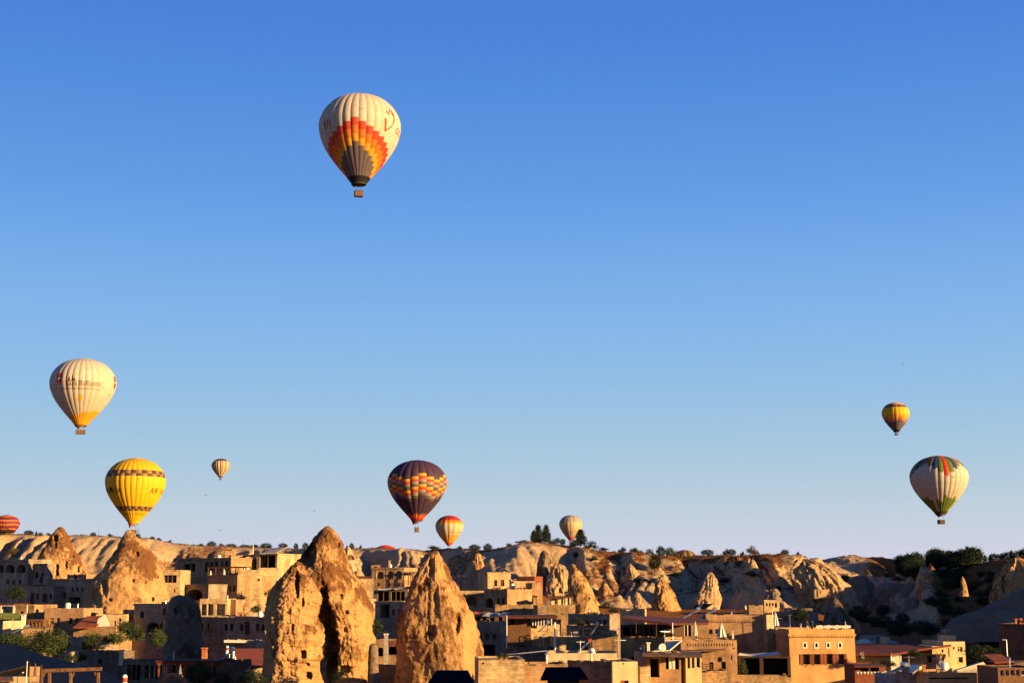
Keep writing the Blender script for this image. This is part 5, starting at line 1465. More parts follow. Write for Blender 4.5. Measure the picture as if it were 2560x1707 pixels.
H('R3d', 'low sunlit terrace wall in front of the dark veranda', 1842, 1978, 1690, 1740, 186, 2, 4, 'rough', parapet=.35, name='terrace_wall', cat='wall')
H('R3e', 'narrow shaded house step between the shaded house and the tan guest house', 1904, 1974, 1574, 1740, 224, -10, 6, 'grey', parapet=.2)
# right of it
slab('tiled_roof', 'very wide dark red roof right of the tall tan guest house', 'roof', [P(2130, 1634, 212), P(2226, 1634, 211), P(2300, 1622, 216), P(2378, 1611, 221), P(2372, 1608, 234), P(2126, 1608, 240)], .25, 'tiledark')
H('R4', 'grey shaded house under the very wide dark red roof', 2132, 2226, 1637, 1700, 215, -33, 5, 'concrete', parapet=0)
H('R4b', 'dark gable wall under the right end of the very wide red roof', 2226, 2340, 1636, 1700, 218, -33, 5, 'grey', parapet=0).win(2318, 1628 + 12, 2330, 1655, 'open')
H('R4w', 'cream gable wall with a narrow door at the right end of the wide red roof', 2330, 2376, 1614, 1680, 222, 4, 6, 'plasterwarm', parapet=.1).win(2354, 1622, 2359, 1630).win(2370, 1618, 2374, 1641, 'door')
H('R5', 'white three storey house with paired windows beyond the wide red roof', 2358, 2412, 1603, 1690, 226, 5, 9, 'plasterwarm', parapet=.3) \
    .win(2394, 1616, 2407, 1629, frame='white').win(2396, 1641, 2408, 1656, frame='white').win(2382, 1616, 2387, 1622)
H('R5b', 'bright square roof cabin on the white three storey house', 2369, 2389, 1588, 1605, 229, 6, 4, 'plasterwarm', parapet=.1)
H('R5c', 'grey roof cabin with a small dark window left of the bright roof cabin', 2336, 2370, 1590, 1612, 256, -33, 6, 'concrete', parapet=.1).win(2360, 1594, 2367, 1602)
H('R5d', 'dim stone house in the shade behind the white three storey house', 2412, 2500, 1574, 1650, 262, -33, 9, 'grey', parapet=.3).wins((2424, 2434), 1590, 1601, 6).wins((2460, 2476), 1592, 1602, 6)
stack('small sunlit cream chimney above the dim stone house', 2419.5, 1572, 1584, 258, 7.5, 'plasterwarm', 'plasterwarm')
stack('tiny orange sunlit chimney above the dim stone house', 2466, 1572, 1582, 258, 4, 'terracotta', 'terracotta')
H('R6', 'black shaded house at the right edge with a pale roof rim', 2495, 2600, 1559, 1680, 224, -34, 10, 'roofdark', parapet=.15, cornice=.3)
stack('orange chimney pot on the black house, left of the pair', 2540, 1546, 1560, 226, 4.5, 'terracotta', 'terracotta')
stack('orange chimney pot on the black house, right of the pair', 2552, 1545, 1560, 226, 6, 'terracotta', 'terracotta')
slab('tiled_roof', 'small bright red roof in front of the black house at the right', 'roof', [P(2487, 1654, 196), P(2534, 1652, 196), P(2502, 1634, 206), P(2460, 1635, 206)], .2, 'tile')
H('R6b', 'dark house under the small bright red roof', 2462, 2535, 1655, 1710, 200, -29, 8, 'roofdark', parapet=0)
free('white_dome', 'pale low dome roof behind the wide red roof', 'dome', lambda bm: lathe(bm, [(1.5, 0), (1.45, .25), (1.15, .55), (.6, .78), (.05, .85)], 18), 'white', P(2160, 1609, 250))
H('R4c', 'grey flat block behind the pale low dome', 2146, 2190, 1588, 1615, 262, -33, 6, 'concrete', parapet=.1)
H('R4d', 'little white roof hut with a window hole on the wide red roof', 2216, 2224, 1592, 1612, 252, 8, 3, 'plasterwarm', parapet=.05).win(2218, 1595, 2221, 1598, 'blank')
slab('sheet_roof', 'pale sloping sheet beside the little white roof hut', 'roof', [P(2216, 1609, 249), P(2252, 1609, 249), P(2238, 1602, 253), P(2218, 1598, 253)], .1, 'concrete')
solar('blue collector with white rail above the long front parapet, leftmost at bottom right', 2236, 1666, 2266, 1682, 168, 0, 'steel')
slab('roof_panel', 'dark blue tilted panel with a bright right edge above the long parapet', 'solar panel', [P(2274, 1681, 160), P(2282, 1681, 160), P(2306, 1661, 166), P(2272, 1660, 172)], .15, 'panel')
slab('collector_edge', 'bright cream edge board leaning on the dark blue tilted panel', 'board', [P(2281, 1681, 159.6), P(2285, 1681, 159.6), P(2308, 1660, 165.6), P(2304, 1660, 165.6)], .3, 'plasterwarm')
bx_ = thing('slanted_roof_box', 'cream wedge shaped roof light box above the long parapet at bottom right', 'roof light', P(2394, 1680, 160))
child(bx_, 'body', lambda bm: poly_prism(bm, [(0, 0, 0), (70 * mpp(160), 0, 0), (70 * mpp(160), 0, .95), (66 * mpp(160), 0, 1.05), (0, 0, .15)], Vector((0, 1.6, 0))), 'plasterwarm')
child(bx_, 'shutter', lambda bm: poly_prism(bm, [(.6, -.03, .08), (2.5, -.03, .08), (2.5, -.03, .48), (.9, -.03, .25)], Vector((0, .028, 0))), 'concrete')
child(bx_, 'top_edge', lambda bm: bar(bm, (-.05, -.02, .2), (66 * mpp(160), -.02, 1.1), .09), 'whitemetal')
stack('bent orange clay chimney on the long front parapet', 2310, 1661, 1682, 161, 7, 'terracotta', 'terracotta')
stack('small cream stub chimney on the long front parapet', 2346, 1668, 1682, 161, 8, 'cream', 'cream')
stack('leaning bright chimney stub right of the small cream stub', 2376, 1664, 1680, 161, 8, 'plasterwarm', 'white')
H('R7', 'long sunlit front parapet house at the bottom right', 2320, 2500, 1680, 1760, 158, 3, 7, 'tanwarm', parapet=.25).win(2322, 1693, 2420, 1696, 'blank', d=.06)
H('R7b', 'shaded front house left of the long sunlit parapet', 2238, 2322, 1681, 1760, 162, -34, 3, 'grey', parapet=.25)
H('R7c', 'red painted shed with a cream post right of the tall tan guest house', 2136, 2214, 1660, 1720, 186, 2, 5, 'redbox', parapet=.1).win(2150, 1666, 2198, 1678, 'open', back='terracotta', posts=1)
slab('shed_roof', 'red lath roof of the painted shed right of the tall tan guest house', 'roof', [P(2136, 1664, 182), P(2214, 1663, 182), P(2212, 1657, 188), P(2138, 1658, 188)], .2, 'roofred')
H('R7d', 'grey low roof wall in front of the red painted shed', 2186, 2244, 1682, 1740, 168, -28, 5, 'concrete', parapet=.1)
H('R8', 'glazed winter garden with white curtains at the bottom right corner', 2494, 2600, 1668, 1760, 150, 2, 6, 'wood', parapet=.15) \
    .win(2500, 1674, 2510, 1688, frame='white', sill=False).win(2513, 1674, 2523, 1688, frame='white', sill=False).win(2526, 1673, 2537, 1688, frame='white', sill=False).win(2540, 1673, 2550, 1688, frame='white', sill=False).win(2553, 1673, 2570, 1688, frame='white', sill=False)
dish('white twin dish mast behind the tall tan guest house, upper dish', 2155, 1633, 205, 4.5, -20, 'canvas')
dish('white twin dish mast behind the tall tan guest house, lower dish', 2157, 1642, 205, 3.5, -20, 'canvas')
pole('short white pole under the front edge of the wide red roof', 2228, 1634, 1652, 212, 2.6)
free('wooden_ladder', 'thin wooden ladder leaning on the cream gable wall', 'ladder', lambda bm: [bar(bm, (0, 0, 0), (-.9, .5, 1.9), .05), bar(bm, (.35, 0, 0), (-.55, .5, 1.9), .05)] + [bar(bm, (-.1 * k, .055 * k, .21 * k), (.35 - .1 * k, .055 * k, .21 * k), .035) for k in range(1, 9)], 'wood', P(2350, 1655, 214))
pole('curved steel street lamp in front of the black house', 2516, 1599, 1640, 210, 1.8, 'steel', 'street_lamp', 'street lamp', arm=(2511, 1598))
free('cloth_pile', 'row of flower pots and white cloths above the red painted shed', 'clutter', lambda bm: [lathe(bm, [(.1, 0), (.2, .12), (.12, .3)], 8, (k * .42, 0, 0)) for k in range(9)], 'canvas', P(2143, 1684, 178))

# cave houses in the cliffs
H('K1', 'little cave house front with grooved pillars cut into the great cream buttress', 2036, 2066, 1473, 1496, 339, 0, 5, 'cream', deep=False, parapet=.1).wins((2052,), 1477, 1481, 2.5).win(2041, 1474, 2045, 1492, 'blank')
H('K1b', 'second carved cave front on the right flank of the great cream buttress', 2084, 2106, 1468, 1494, 342, 6, 5, 'cream', deep=False, parapet=.1).win(2088, 1470, 2090, 1490, 'blank').win(2096, 1470, 2098, 1490, 'blank')
H('K2', 'square cave hut with a dark flat awning in the cream rock mass', 1378, 1396, 1398, 1408, 349, 2, 4, 'cream', deep=False, parapet=.1).wins((1383, 1390), 1400, 1403, 2.5)
H('K3', 'tiny cave house with a white doorway at the foot of the grooved spire', 1549, 1560, 1483, 1500, 364, 4, 3, 'plaster', deep=False, parapet=.1).win(1552, 1487, 1556, 1498, 'open')
H('K4', 'shaded cave hut at the left rim of the shaded gully', 2146, 2172, 1488, 1502, 372, -28, 4, 'grey', parapet=.1).win(2152, 1491, 2160, 1500, 'open')
H('K5', 'shaded flat house below the great cream buttress foot', 1960, 2000, 1522, 1560, 300, -33, 7, 'grey', parapet=.2).wins((1970, 1986), 1530, 1540, 6)
H('K6', 'low shaded wall house behind the people on the roof', 1932, 2010, 1530, 1580, 262, -33, 7, 'grey', parapet=.2).wins((1950, 1964), 1540, 1550, 6)
H('K7', 'brick red ruin on the ridge left of the dark poplars', 1316, 1344, 1351, 1362, 452, -4, 5, 'pink', parapet=.2)

for h in ALLH.values():
    if not hasattr(h, 't'):
        h.build()
# ------------------------------------------------------------------ trees and shrubs
def crown_mesh(name, seed, shape, nclump, leaf, nleaf, lean=0.0):
    """many small leaf faces gathered in clumps through the crown volume; unit height 1, origin at the ground"""
    r = np.random.RandomState(seed)
    V, F = [], []
    for c in range(nclump):
        t = r.rand()
        if shape == 'round':
            a, e = r.rand() * 6.283, math.acos(2 * r.rand() - 1)
            q = 0.42 * (0.45 + 0.55 * r.rand() ** 0.5)
            cx, cy, cz = q * 1.15 * math.sin(e) * math.cos(a), q * 1.15 * math.sin(e) * math.sin(a), 0.55 + q * 0.98 * math.cos(e)
            cr = 0.09 + 0.07 * r.rand()
        elif shape == 'poplar':
            cz = 0.06 + 0.92 * t
            w = 0.24 * (math.sin(math.pi * min(1, (cz + .12) / 1.12)) ** 0.7) * (1.15 - 0.55 * cz)
            a, q = r.rand() * 6.283, w * r.rand() ** 0.5
            cx, cy, cr = q * math.cos(a), q * math.sin(a), 0.05 + 0.04 * r.rand()
        elif shape == 'pine':
            cz = 0.10 + 0.88 * t
            w = 0.30 * (1 - cz) ** 0.85 + 0.015
            w *= 0.75 + 0.35 * math.sin(cz * 42)
            a, q = r.rand() * 6.283, w * r.rand() ** 0.4
            cx, cy, cr = q * math.cos(a), q * math.sin(a), 0.045
        else:   # shrub: low, ragged, several domes
            d = r.randint(4)
            a, q = r.rand() * 6.283, 0.33 * r.rand() ** 0.5
            cx, cy = q * math.cos(a) + (d - 1.5) * 0.28, q * math.sin(a) + 0.2 * math.sin(d * 2.1)
            cz = (0.25 + 0.55 * r.rand()) * (0.65 + 0.35 * math.cos(d * 1.7 + seed)) + 0.05
            cr = 0.10 + 0.08 * r.rand()
        for k in range(nleaf):
            p = np.array((cx, cy, cz)) + r.normal(size=3) * cr * 0.55 + np.array((lean * cz, 0, 0))
            p[2] = max(p[2], 0.01)
            n = r.normal(size=3)
            n /= np.linalg.norm(n)
            s = np.cross(n, (0.3, 0.2, 1.0))
            s /= np.linalg.norm(s) + 1e-9
            t2 = np.cross(n, s)
            l = leaf * (0.6 + 0.8 * r.rand())
            b = len(V)
            V += [p - s * l * .5, p + t2 * l * .35, p + s * l * .6, p - t2 * l * .35]
            F.append((b, b + 1, b + 2, b + 3))
    return mesh_np(name, np.array(V), np.array(F), smooth=False)

def trunk_bm(kind, seed):
    r = random.Random(seed)
    bm = bmesh.new()
    if kind == 'shrub':
        for k in range(5):
            tube(bm, [(-.3 + .15 * k, 0, 0), (-.42 + .2 * k + r.uniform(-.05, .05), r.uniform(-.1, .1), .3), (-.5 + .25 * k, r.uniform(-.1, .1), .55)], [.02, .014, .006], 5)
    else:
        top = {'round': .62, 'poplar': .9, 'pine': .95}[kind]
        tube(bm, [(0, 0, -.04), (.01, .005, top * .35), (-.008, .01, top * .7), (0, 0, top)], [.032, .024, .015, .004], 7)
        for k in range(7 if kind == 'round' else 4):
            a = r.uniform(0, 6.28)
            z = top * r.uniform(.35, .8)
            L = .33 if kind == 'round' else .12
            tube(bm, [(0, 0, z), (L * .5 * math.cos(a), L * .5 * math.sin(a), z + .08), (L * math.cos(a), L * math.sin(a), z + .2)], [.013, .009, .003], 5)
    return bm

PROTO = {}
for kind, cfgs in {'round': ((1, 125, .052, 28), (2, 110, .054, 28), (3, 140, .050, 26)), 'poplar': ((4, 200, .040, 24), (5, 180, .042, 24)),
                   'pine': ((6, 170, .032, 16), (7, 150, .034, 16)), 'shrub': ((8, 100, .064, 24), (9, 90, .068, 24), (10, 110, .062, 22))}.items():
    for i, (sd_, nc, lf, nl) in enumerate(cfgs):
        cm = crown_mesh('crown', sd_, kind, nc, lf, nl)
        tb = trunk_bm(kind, sd_)
        tm = bpy.data.meshes.new('trunk')
        tb.to_mesh(tm)
        tb.free()
        tm.materials.append(M['bark'])
        PROTO[(kind, i)] = (cm, tm)

def plant(kind, label, x, y, z, h, wide=1.0, mat='leafdark', cat=None, name=None, group=None, var=None, rz=None):
    i = var if var is not None else rng.randint({'round': 3, 'poplar': 2, 'pine': 2, 'shrub': 3}[kind])
    cm, tm = PROTO[(kind, i)]
    key = (kind, i, mat)
    if key not in PROTO:
        c2 = cm.copy()
        c2.materials.clear()
        c2.materials.append(M[mat])
        PROTO[key] = (c2, tm)
    cm, tm = PROTO[key]
    nm = name or {'round': 'round_tree', 'poplar': 'poplar_tree', 'pine': 'pine_tree', 'shrub': 'shrub'}[kind]
    t = thing(nm, label, cat or ('shrub' if kind == 'shrub' else 'tree'), (x, y, z), rz if rz is not None else rng.rand() * 6.28, group)
    t.scale = (h * wide, h * wide, h)
    put('crown', cm, None, t)
    put('trunk' if kind != 'shrub' else 'stems', tm, None, t)
    return t

def ridge_at(u):
    return float(np.interp(u, RY[:, 0], RY[:, 1]))

def on_ridge(kind, label, u, vtop, wpx, dY=4, vbase=None, mat='leafdark', **k):
    Y = ridge_at(u) + dY
    a = P(u, vtop, Y)
    z = ground_z(a.x, Y)
    if vbase is not None: z = max(z, P(u, vbase, Y).z)
    h = max(0.8, a.z - z) * {'shrub': 1.3, 'round': 1.08}.get(kind, 1.0)
    wpx *= 1.12
    if kind == 'round' and h < 5:      # small bushes: the crown comes down to the ground
        z -= .32 * h
        h *= 1.32
    base_w = {'round': 1.0, 'poplar': .42, 'pine': .55, 'shrub': 1.5}[kind]
    return plant(kind, label, a.x, Y, z, h, wpx * mpp(Y) / (base_w * h), mat, **k)

RG = 'trees and bushes along the ridge'
on_ridge('shrub', 'dark bush in front of the purple striped balloon at the left edge', 14, 1324, 40, -6, group=RG)
on_ridge('round', 'round dark bush on the ridge right of the purple striped balloon', 72, 1326, 22, group=RG)
on_ridge('poplar', 'tiny slender cypress on the far left ridge', 91, 1328, 5, group=RG)
on_ridge('shrub', 'low bush on the ridge left of the brown pointed cone', 102, 1331, 14, group=RG)
on_ridge('shrub', 'low bush touching the left flank of the brown pointed cone', 122, 1332, 12, group=RG)
on_ridge('round', 'small bush alone on the ridge between the two left cones', 233, 1331, 13, group=RG)
on_ridge('shrub', 'flat bush on the ridge just left of the honey cone tip', 275, 1338, 16, group=RG)
on_ridge('round', 'small round bush under the pylon right of the honey cone tip', 345, 1335, 12, group=RG)
on_ridge('shrub', 'low scrub on the falling ridge right of the honey cone, upper clump', 380, 1347, 18, group=RG)
on_ridge('shrub', 'low scrub on the falling ridge right of the honey cone, lower clump', 398, 1352, 14, group=RG)
on_ridge('shrub', 'low scrub at the end of the falling ridge before the flat field', 424, 1355, 10, group=RG)
on_ridge('shrub', 'flat bush left of the round tree on the middle left ridge', 503, 1360, 16, group=RG)
on_ridge('round', 'largest round tree on the middle left ridge above the terraced hotel', 529, 1353, 20, group=RG)
on_ridge('shrub', 'low bush right of the largest round tree on the middle left ridge', 553, 1362, 14, group=RG)
on_ridge('round', 'dark tree behind the hotel roof beams, leftmost of the hotel trees', 578, 1359, 24, group=RG)
on_ridge('round', 'dark tree behind the hotel roof beams, next to the flagpole', 612, 1361, 24, group=RG)
on_ridge('round', 'dark tree just right of the flagpole behind the hotel', 636, 1361, 20, group=RG)
on_ridge('round', 'broad dark tree behind the right hotel wing, largest of the hotel trees', 666, 1358, 27, group=RG)
on_ridge('round', 'broad dark tree behind the tilted grey sheet roof', 707, 1358, 21, group=RG)
on_ridge('round', 'small dark tree right of the tilted grey sheet roof', 740, 1358, 11, group=RG)
on_ridge('round', 'dark tree touching the left side of the tallest pinnacle', 764, 1357, 15, group=RG)
on_ridge('round', 'thin airy tree right of the tallest pinnacle', 879, 1358, 12, group=RG)
on_ridge('shrub', 'small dark shrub on the ridge right of the thin airy tree', 901, 1363, 9, group=RG)
on_ridge('shrub', 'dark bush on the ridge left of the red and orange balloon', 1084, 1364, 30, group=RG)
on_ridge('shrub', 'low bush under the basket of the red and orange balloon', 1150, 1368, 16, group=RG)
on_ridge('round', 'wide dark tree right of the red and orange balloon, left of a pair', 1187, 1361, 26, vbase=1373, group=RG)
on_ridge('round', 'wide dark tree right of the red and orange balloon, right of a pair', 1219, 1359, 20, vbase=1374, group=RG)
on_ridge('shrub', 'low dark scrub left of the brick red ruin', 1272, 1359, 20, group=RG)
on_ridge('shrub', 'low dark scrub on the cliff edge below the brick red ruin', 1304, 1354, 30, group=RG)
on_ridge('poplar', 'tall dark poplar on the cliff top, left one of the twin poplars', 1345, 1313, 20, vbase=1354, group=RG, mat='leafdark')
on_ridge('poplar', 'tall dark poplar on the cliff top, right one of the twin poplars', 1365, 1313, 19, vbase=1354, group=RG, mat='leafdark')
on_ridge('poplar', 'short dark poplar leaning on the left twin poplar', 1334, 1327, 14, vbase=1354, group=RG)
on_ridge('shrub', 'dark bush below the twin poplars', 1352, 1346, 34, -2, group=RG)
on_ridge('shrub', 'big ragged bush right of the twin poplars', 1386, 1346, 34, group=RG)
on_ridge('round', 'small spiky tree between the big ragged bush and the tan balloon', 1407, 1347, 14, vbase=1360, group=RG)
on_ridge('poplar', 'dark poplar in front of the tan balloon', 1451, 1324, 24, vbase=1364, group=RG)
on_ridge('shrub', 'dark hedge under the tan balloon', 1434, 1350, 34, -3, group=RG)
on_ridge('shrub', 'round bush right of the poplar by the tan balloon', 1478, 1354, 32, group=RG)
on_ridge('shrub', 'low hedge on the falling ridge right of the tan balloon', 1508, 1368, 28, group=RG)
on_ridge('shrub', 'dark clump on the red field ridge, first from the tan balloon', 1555, 1369, 24, group=RG)
on_ridge('shrub', 'long dark clump on the red field ridge, second from the tan balloon', 1590, 1371, 38, group=RG)
on_ridge('shrub', 'dark clump on the red field ridge left of the twin round trees', 1624, 1373, 22, group=RG)
on_ridge('round', 'round dark tree left of the striped balloon top', 1652, 1366, 21, vbase=1388, group=RG)
on_ridge('round', 'round brownish tree touching the striped balloon top', 1674, 1369, 22, vbase=1388, group=RG, mat='leaf')
on_ridge('shrub', 'low brown bush in front of the striped balloon top', 1690, 1378, 18, -3, group=RG, mat='leafdry')
on_ridge('round', 'ragged dark tree right of the striped balloon top', 1768, 1374, 30, vbase=1386, group=RG)
on_ridge('shrub', 'grey leafless bush on the red field ridge, left one', 1814, 1373, 16, group=RG, mat='leafdry')
on_ridge('round', 'dark small tree between two leafless bushes on the red field ridge', 1829, 1373, 20, vbase=1386, group=RG)
on_ridge('shrub', 'dark low bush left of the large leafless bush', 1855, 1379, 12, group=RG)
on_ridge('shrub', 'large grey leafless bush on the red field ridge', 1882, 1368, 32, group=RG, mat='leafdry')
on_ridge('round', 'dark round tree at the right end of the red field ridge', 1962, 1374, 20, vbase=1386, group=RG)
on_ridge('shrub', 'tiny bush right of the last round tree on the red field ridge', 1995, 1380, 10, group=RG)

def on_slope(kind, label, u, v, hpx, wpx, Y, mat='leafdark', **k):
    p = P(u, v, Y)
    h = hpx * mpp(Y)
    base_w = {'round': 1.0, 'poplar': .42, 'pine': .55, 'shrub': 1.5}[kind]
    return plant(kind, label, p.x, Y, p.z - h * .06, h, wpx * mpp(Y) / (base_w * h), mat, **k)

def hit_slope(u, v, y0=240, y1=560):
    """first distance at which the sight line through (u, v) meets the hillside"""
    ys = np.linspace(y0, y1, 500)
    d = ray(u, v)
    xs = ys * d.x / d.y
    zs = EYE + ys * d.z / d.y
    g = terrain_z(xs, ys)
    i = np.argmax(g > zs)
    return float(ys[i]) if g[i] > zs[i] else None

SG = 'bushes on the rocky slopes'
for lab, kind, u, v, hp, wp_, mt in (
        ('dark tree in the hollow of the red slope', 'round', 1637, 1424, 36, 34, 'leafdark'),
        ('dark green bush above the cream lump near the tan balloon', 'shrub', 1440, 1393, 18, 24, 'leafdark'),
        ('dark bush on the terrace edge of the red slope', 'shrub', 1485, 1400, 14, 26, 'leafdark'),
        ('brown bush patch on the far left cliff', 'shrub', 32, 1385, 20, 34, 'leafdry'),
        ('bush under the overhang of the great cream buttress', 'shrub', 2112, 1452, 22, 40, 'leafdark'),
        ('pale round bush in the shaded valley, left one', 'round', 2168, 1438, 16, 14, 'leafdry'),
        ('pale round bush in the shaded valley, right one', 'round', 2216, 1443, 16, 14, 'leafdry'),
        ('green bush at the rim of the shaded valley', 'shrub', 2242, 1450, 14, 36, 'leaf'),
        ('dark bush between the bright cones of the red slope', 'shrub', 1595, 1455, 14, 30, 'leafdark'),
        ('dark scrub above the steep brown ridge cone', 'shrub', 1690, 1440, 14, 34, 'leafdark'),
        ('dark scrub beside the two pronged spire', 'shrub', 1812, 1455, 16, 40, 'leafdark'),
        ('dark scrub under the red field in the shade', 'shrub', 1880, 1440, 16, 44, 'leafdark'),
        ('dark scrub left of the great cream buttress', 'shrub', 1945, 1478, 16, 40, 'leafdark'),
        ('small brown scrub on the hillside above the hotel', 'shrub', 640, 1392, 8, 16, 'leafdry'),
        ('dark bush at the foot of the split tip cone', 'shrub', 1512, 1520, 16, 34, 'leafdark')):
    Y = hit_slope(u, v) or 360
    on_slope(kind, lab, u, v, hp, wp_, Y - 1.0, mt, group=SG)

# the wood at the right
WG = 'trees of the dark wood at the right'
ORD = 'first second third fourth fifth sixth seventh eighth ninth tenth eleventh twelfth thirteenth fourteenth fifteenth sixteenth seventeenth eighteenth nineteenth'.split()
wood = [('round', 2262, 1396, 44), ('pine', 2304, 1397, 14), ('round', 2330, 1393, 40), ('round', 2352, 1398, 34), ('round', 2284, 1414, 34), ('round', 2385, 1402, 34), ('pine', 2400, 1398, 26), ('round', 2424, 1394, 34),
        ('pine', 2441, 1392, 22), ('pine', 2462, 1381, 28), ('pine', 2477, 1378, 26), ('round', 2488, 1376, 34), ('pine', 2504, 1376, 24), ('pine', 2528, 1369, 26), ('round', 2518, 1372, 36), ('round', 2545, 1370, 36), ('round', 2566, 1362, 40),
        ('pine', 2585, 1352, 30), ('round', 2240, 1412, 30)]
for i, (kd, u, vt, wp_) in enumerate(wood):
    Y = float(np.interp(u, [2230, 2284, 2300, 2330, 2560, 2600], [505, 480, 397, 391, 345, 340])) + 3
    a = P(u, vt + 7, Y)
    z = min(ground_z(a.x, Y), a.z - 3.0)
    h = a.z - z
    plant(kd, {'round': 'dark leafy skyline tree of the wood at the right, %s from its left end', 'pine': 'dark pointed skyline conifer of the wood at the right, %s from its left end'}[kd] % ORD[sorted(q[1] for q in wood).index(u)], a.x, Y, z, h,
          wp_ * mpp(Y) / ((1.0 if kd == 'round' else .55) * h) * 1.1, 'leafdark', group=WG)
n = 0
r2_ = np.random.RandomState(21)
while n < 84:
    u = r2_.uniform(2255, 2600)
    vlo = np.interp(u, [2255, 2330, 2480, 2600], [1418, 1412, 1404, 1385])
    vhi = np.interp(u, [2255, 2330, 2480, 2600], [1440, 1448, 1462, 1470])
    v = r2_.uniform(vlo, vhi)
    Y = hit_slope(u, v, 230, 520)
    if Y is None: continue
    p = P(u, v, Y)
    if 322 < .47 * p.x + .88 * Y < 357: continue
    kd = 'pine' if r2_.rand() < .35 else 'round'
    h = r2_.uniform(3.4, 5.0)
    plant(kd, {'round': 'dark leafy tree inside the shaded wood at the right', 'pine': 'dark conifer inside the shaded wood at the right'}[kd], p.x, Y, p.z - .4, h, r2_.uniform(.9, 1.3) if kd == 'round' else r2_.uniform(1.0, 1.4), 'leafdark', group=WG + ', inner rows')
    n += 1
n = 0
while n < 44:
    u, v = r2_.uniform(2150, 2600), r2_.uniform(1440, 1580)
    if u < 2330 and not (v > 1535): continue
    if u > 2480 and v < 1480: continue
    Y = hit_slope(u, v, 225, 520)
    if Y is None: continue
    p = P(u, v, Y)
    plant('shrub' if n % 3 else 'round', 'dark bush on the shaded ground below the wood at the right', p.x, Y, p.z - .3, r2_.uniform(1.4, 3.0), r2_.uniform(1.0, 1.6), 'leafdark', group='dark bushes below the wood at the right')
    n += 1
# gardens in the village
GG = 'garden shrubs of the lower village'
for lab, kind, u, v, hp, wp_, Y, mt in (
        ('big dark garden tree at the lower left corner above the grey slope', 'round', 96, 1640, 66, 96, 150, 'leaf'),
        ('dark garden tree at the left edge above the grey slope', 'round', 30, 1620, 40, 70, 146, 'leaf'),
        ('garden tree in front of the low rubble wall at lower left', 'round', 140, 1642, 70, 56, 156, 'leaf'),
        ('leafy vine mass over the dim courtyard, left part', 'shrub', 230, 1610, 34, 70, 196, 'leaf'),
        ('leafy vine mass over the dim courtyard, middle part', 'shrub', 285, 1608, 36, 80, 198, 'leaf'),
        ('leafy vine mass over the dim courtyard, right part', 'shrub', 335, 1600, 50, 70, 200, 'leaf'),
        ('vine tree in front of the big black arch', 'round', 318, 1588, 38, 56, 214, 'leaf'),
        ('garden tree at the left foot of the dark stump', 'round', 394, 1616, 46, 44, 150, 'leaf'),
        ('small shrub by the low grey roof house', 'shrub', 204, 1652, 26, 38, 160, 'leaf'),
        ('dark shrub at the left end of the grey slope crest', 'shrub', 175, 1652, 18, 40, 148, 'leaf'),
        ('shady garden tree in front of the dark restaurant', 'round', 500, 1712, 62, 64, 130, 'leaf'),
        ('shady garden bush below the bright red roof', 'shrub', 556, 1712, 46, 70, 128, 'leafdark'),
        ('black garden tree at the foot of the knobbly pillar', 'round', 630, 1722, 50, 70, 130, 'leafdark'),
        ('roof plants on the shaded flat house in the middle', 'shrub', 1446, 1560, 18, 34, 254, 'leaf'),
        ('potted tree behind the great red restaurant roof', 'shrub', 1534, 1530, 16, 36, 268, 'leaf'),
        ('tall cypress shaped plant under the white wavy sail', 'poplar', 1858, 1686, 40, 18, 190, 'leaf'),
        ('dark round tree behind the people on the roof', 'round', 2004, 1556, 40, 40, 246, 'leafdark'),
        ('dark garden tree between the dark cone and the rocks at the right', 'round', 2148, 1548, 36, 56, 276, 'leafdark'),
        ('dark garden tree behind the pale low dome', 'round', 2205, 1570, 34, 60, 280, 'leafdark'),
        ('dark garden tree behind the little white roof hut', 'round', 2250, 1590, 36, 60, 262, 'leafdark'),
        ('dark garden tree in front of the grey slope at the right', 'round', 2320, 1590, 34, 60, 256, 'leafdark'),
        ('dark garden tree beside the white three storey house', 'round', 2440, 1650, 40, 50, 214, 'leafdark'),
        ('dark shrub row behind the bright red roof at the right', 'shrub', 2475, 1634, 26, 50, 216, 'leafdark'),
        ('dark shrub in front of the cream gable wall', 'shrub', 2220, 1664, 20, 46, 176, 'leafdark'),
        ('dark shrub behind the black doorway house', 'shrub', 1668, 1590, 18, 40, 188, 'leaf'),
        ('dark shrub between the pinnacles at the bottom', 'shrub', 845, 1700, 34, 50, 140, 'leafdark'),
        ('brown dry bush on the slope right of the hotel', 'shrub', 690, 1488, 30, 60, 300, 'leafdry'),
        ('dark bush at the left foot of the knobbly pillar', 'shrub', 640, 1530, 24, 36, 252, 'leafdark'),
        ('dark bush in the yard of the shaded left houses', 'round', 40, 1500, 34, 46, 268, 'leafdark'),
        ('dark tree in the gap between pavilion roof and rough stone house', 'round', 1440, 1580, 24, 40, 246, 'leafdark'),
        ('dark bush below the square roof cabin', 'shrub', 2290, 1640, 22, 40, 204, 'leafdark'),
        ('dark bush between the pinnacles behind the dark doorway', 'round', 930, 1590, 44, 50, 216, 'leafdark')):
    on_slope(kind, lab, u, v, hp, wp_, Y, mt, group=GG)

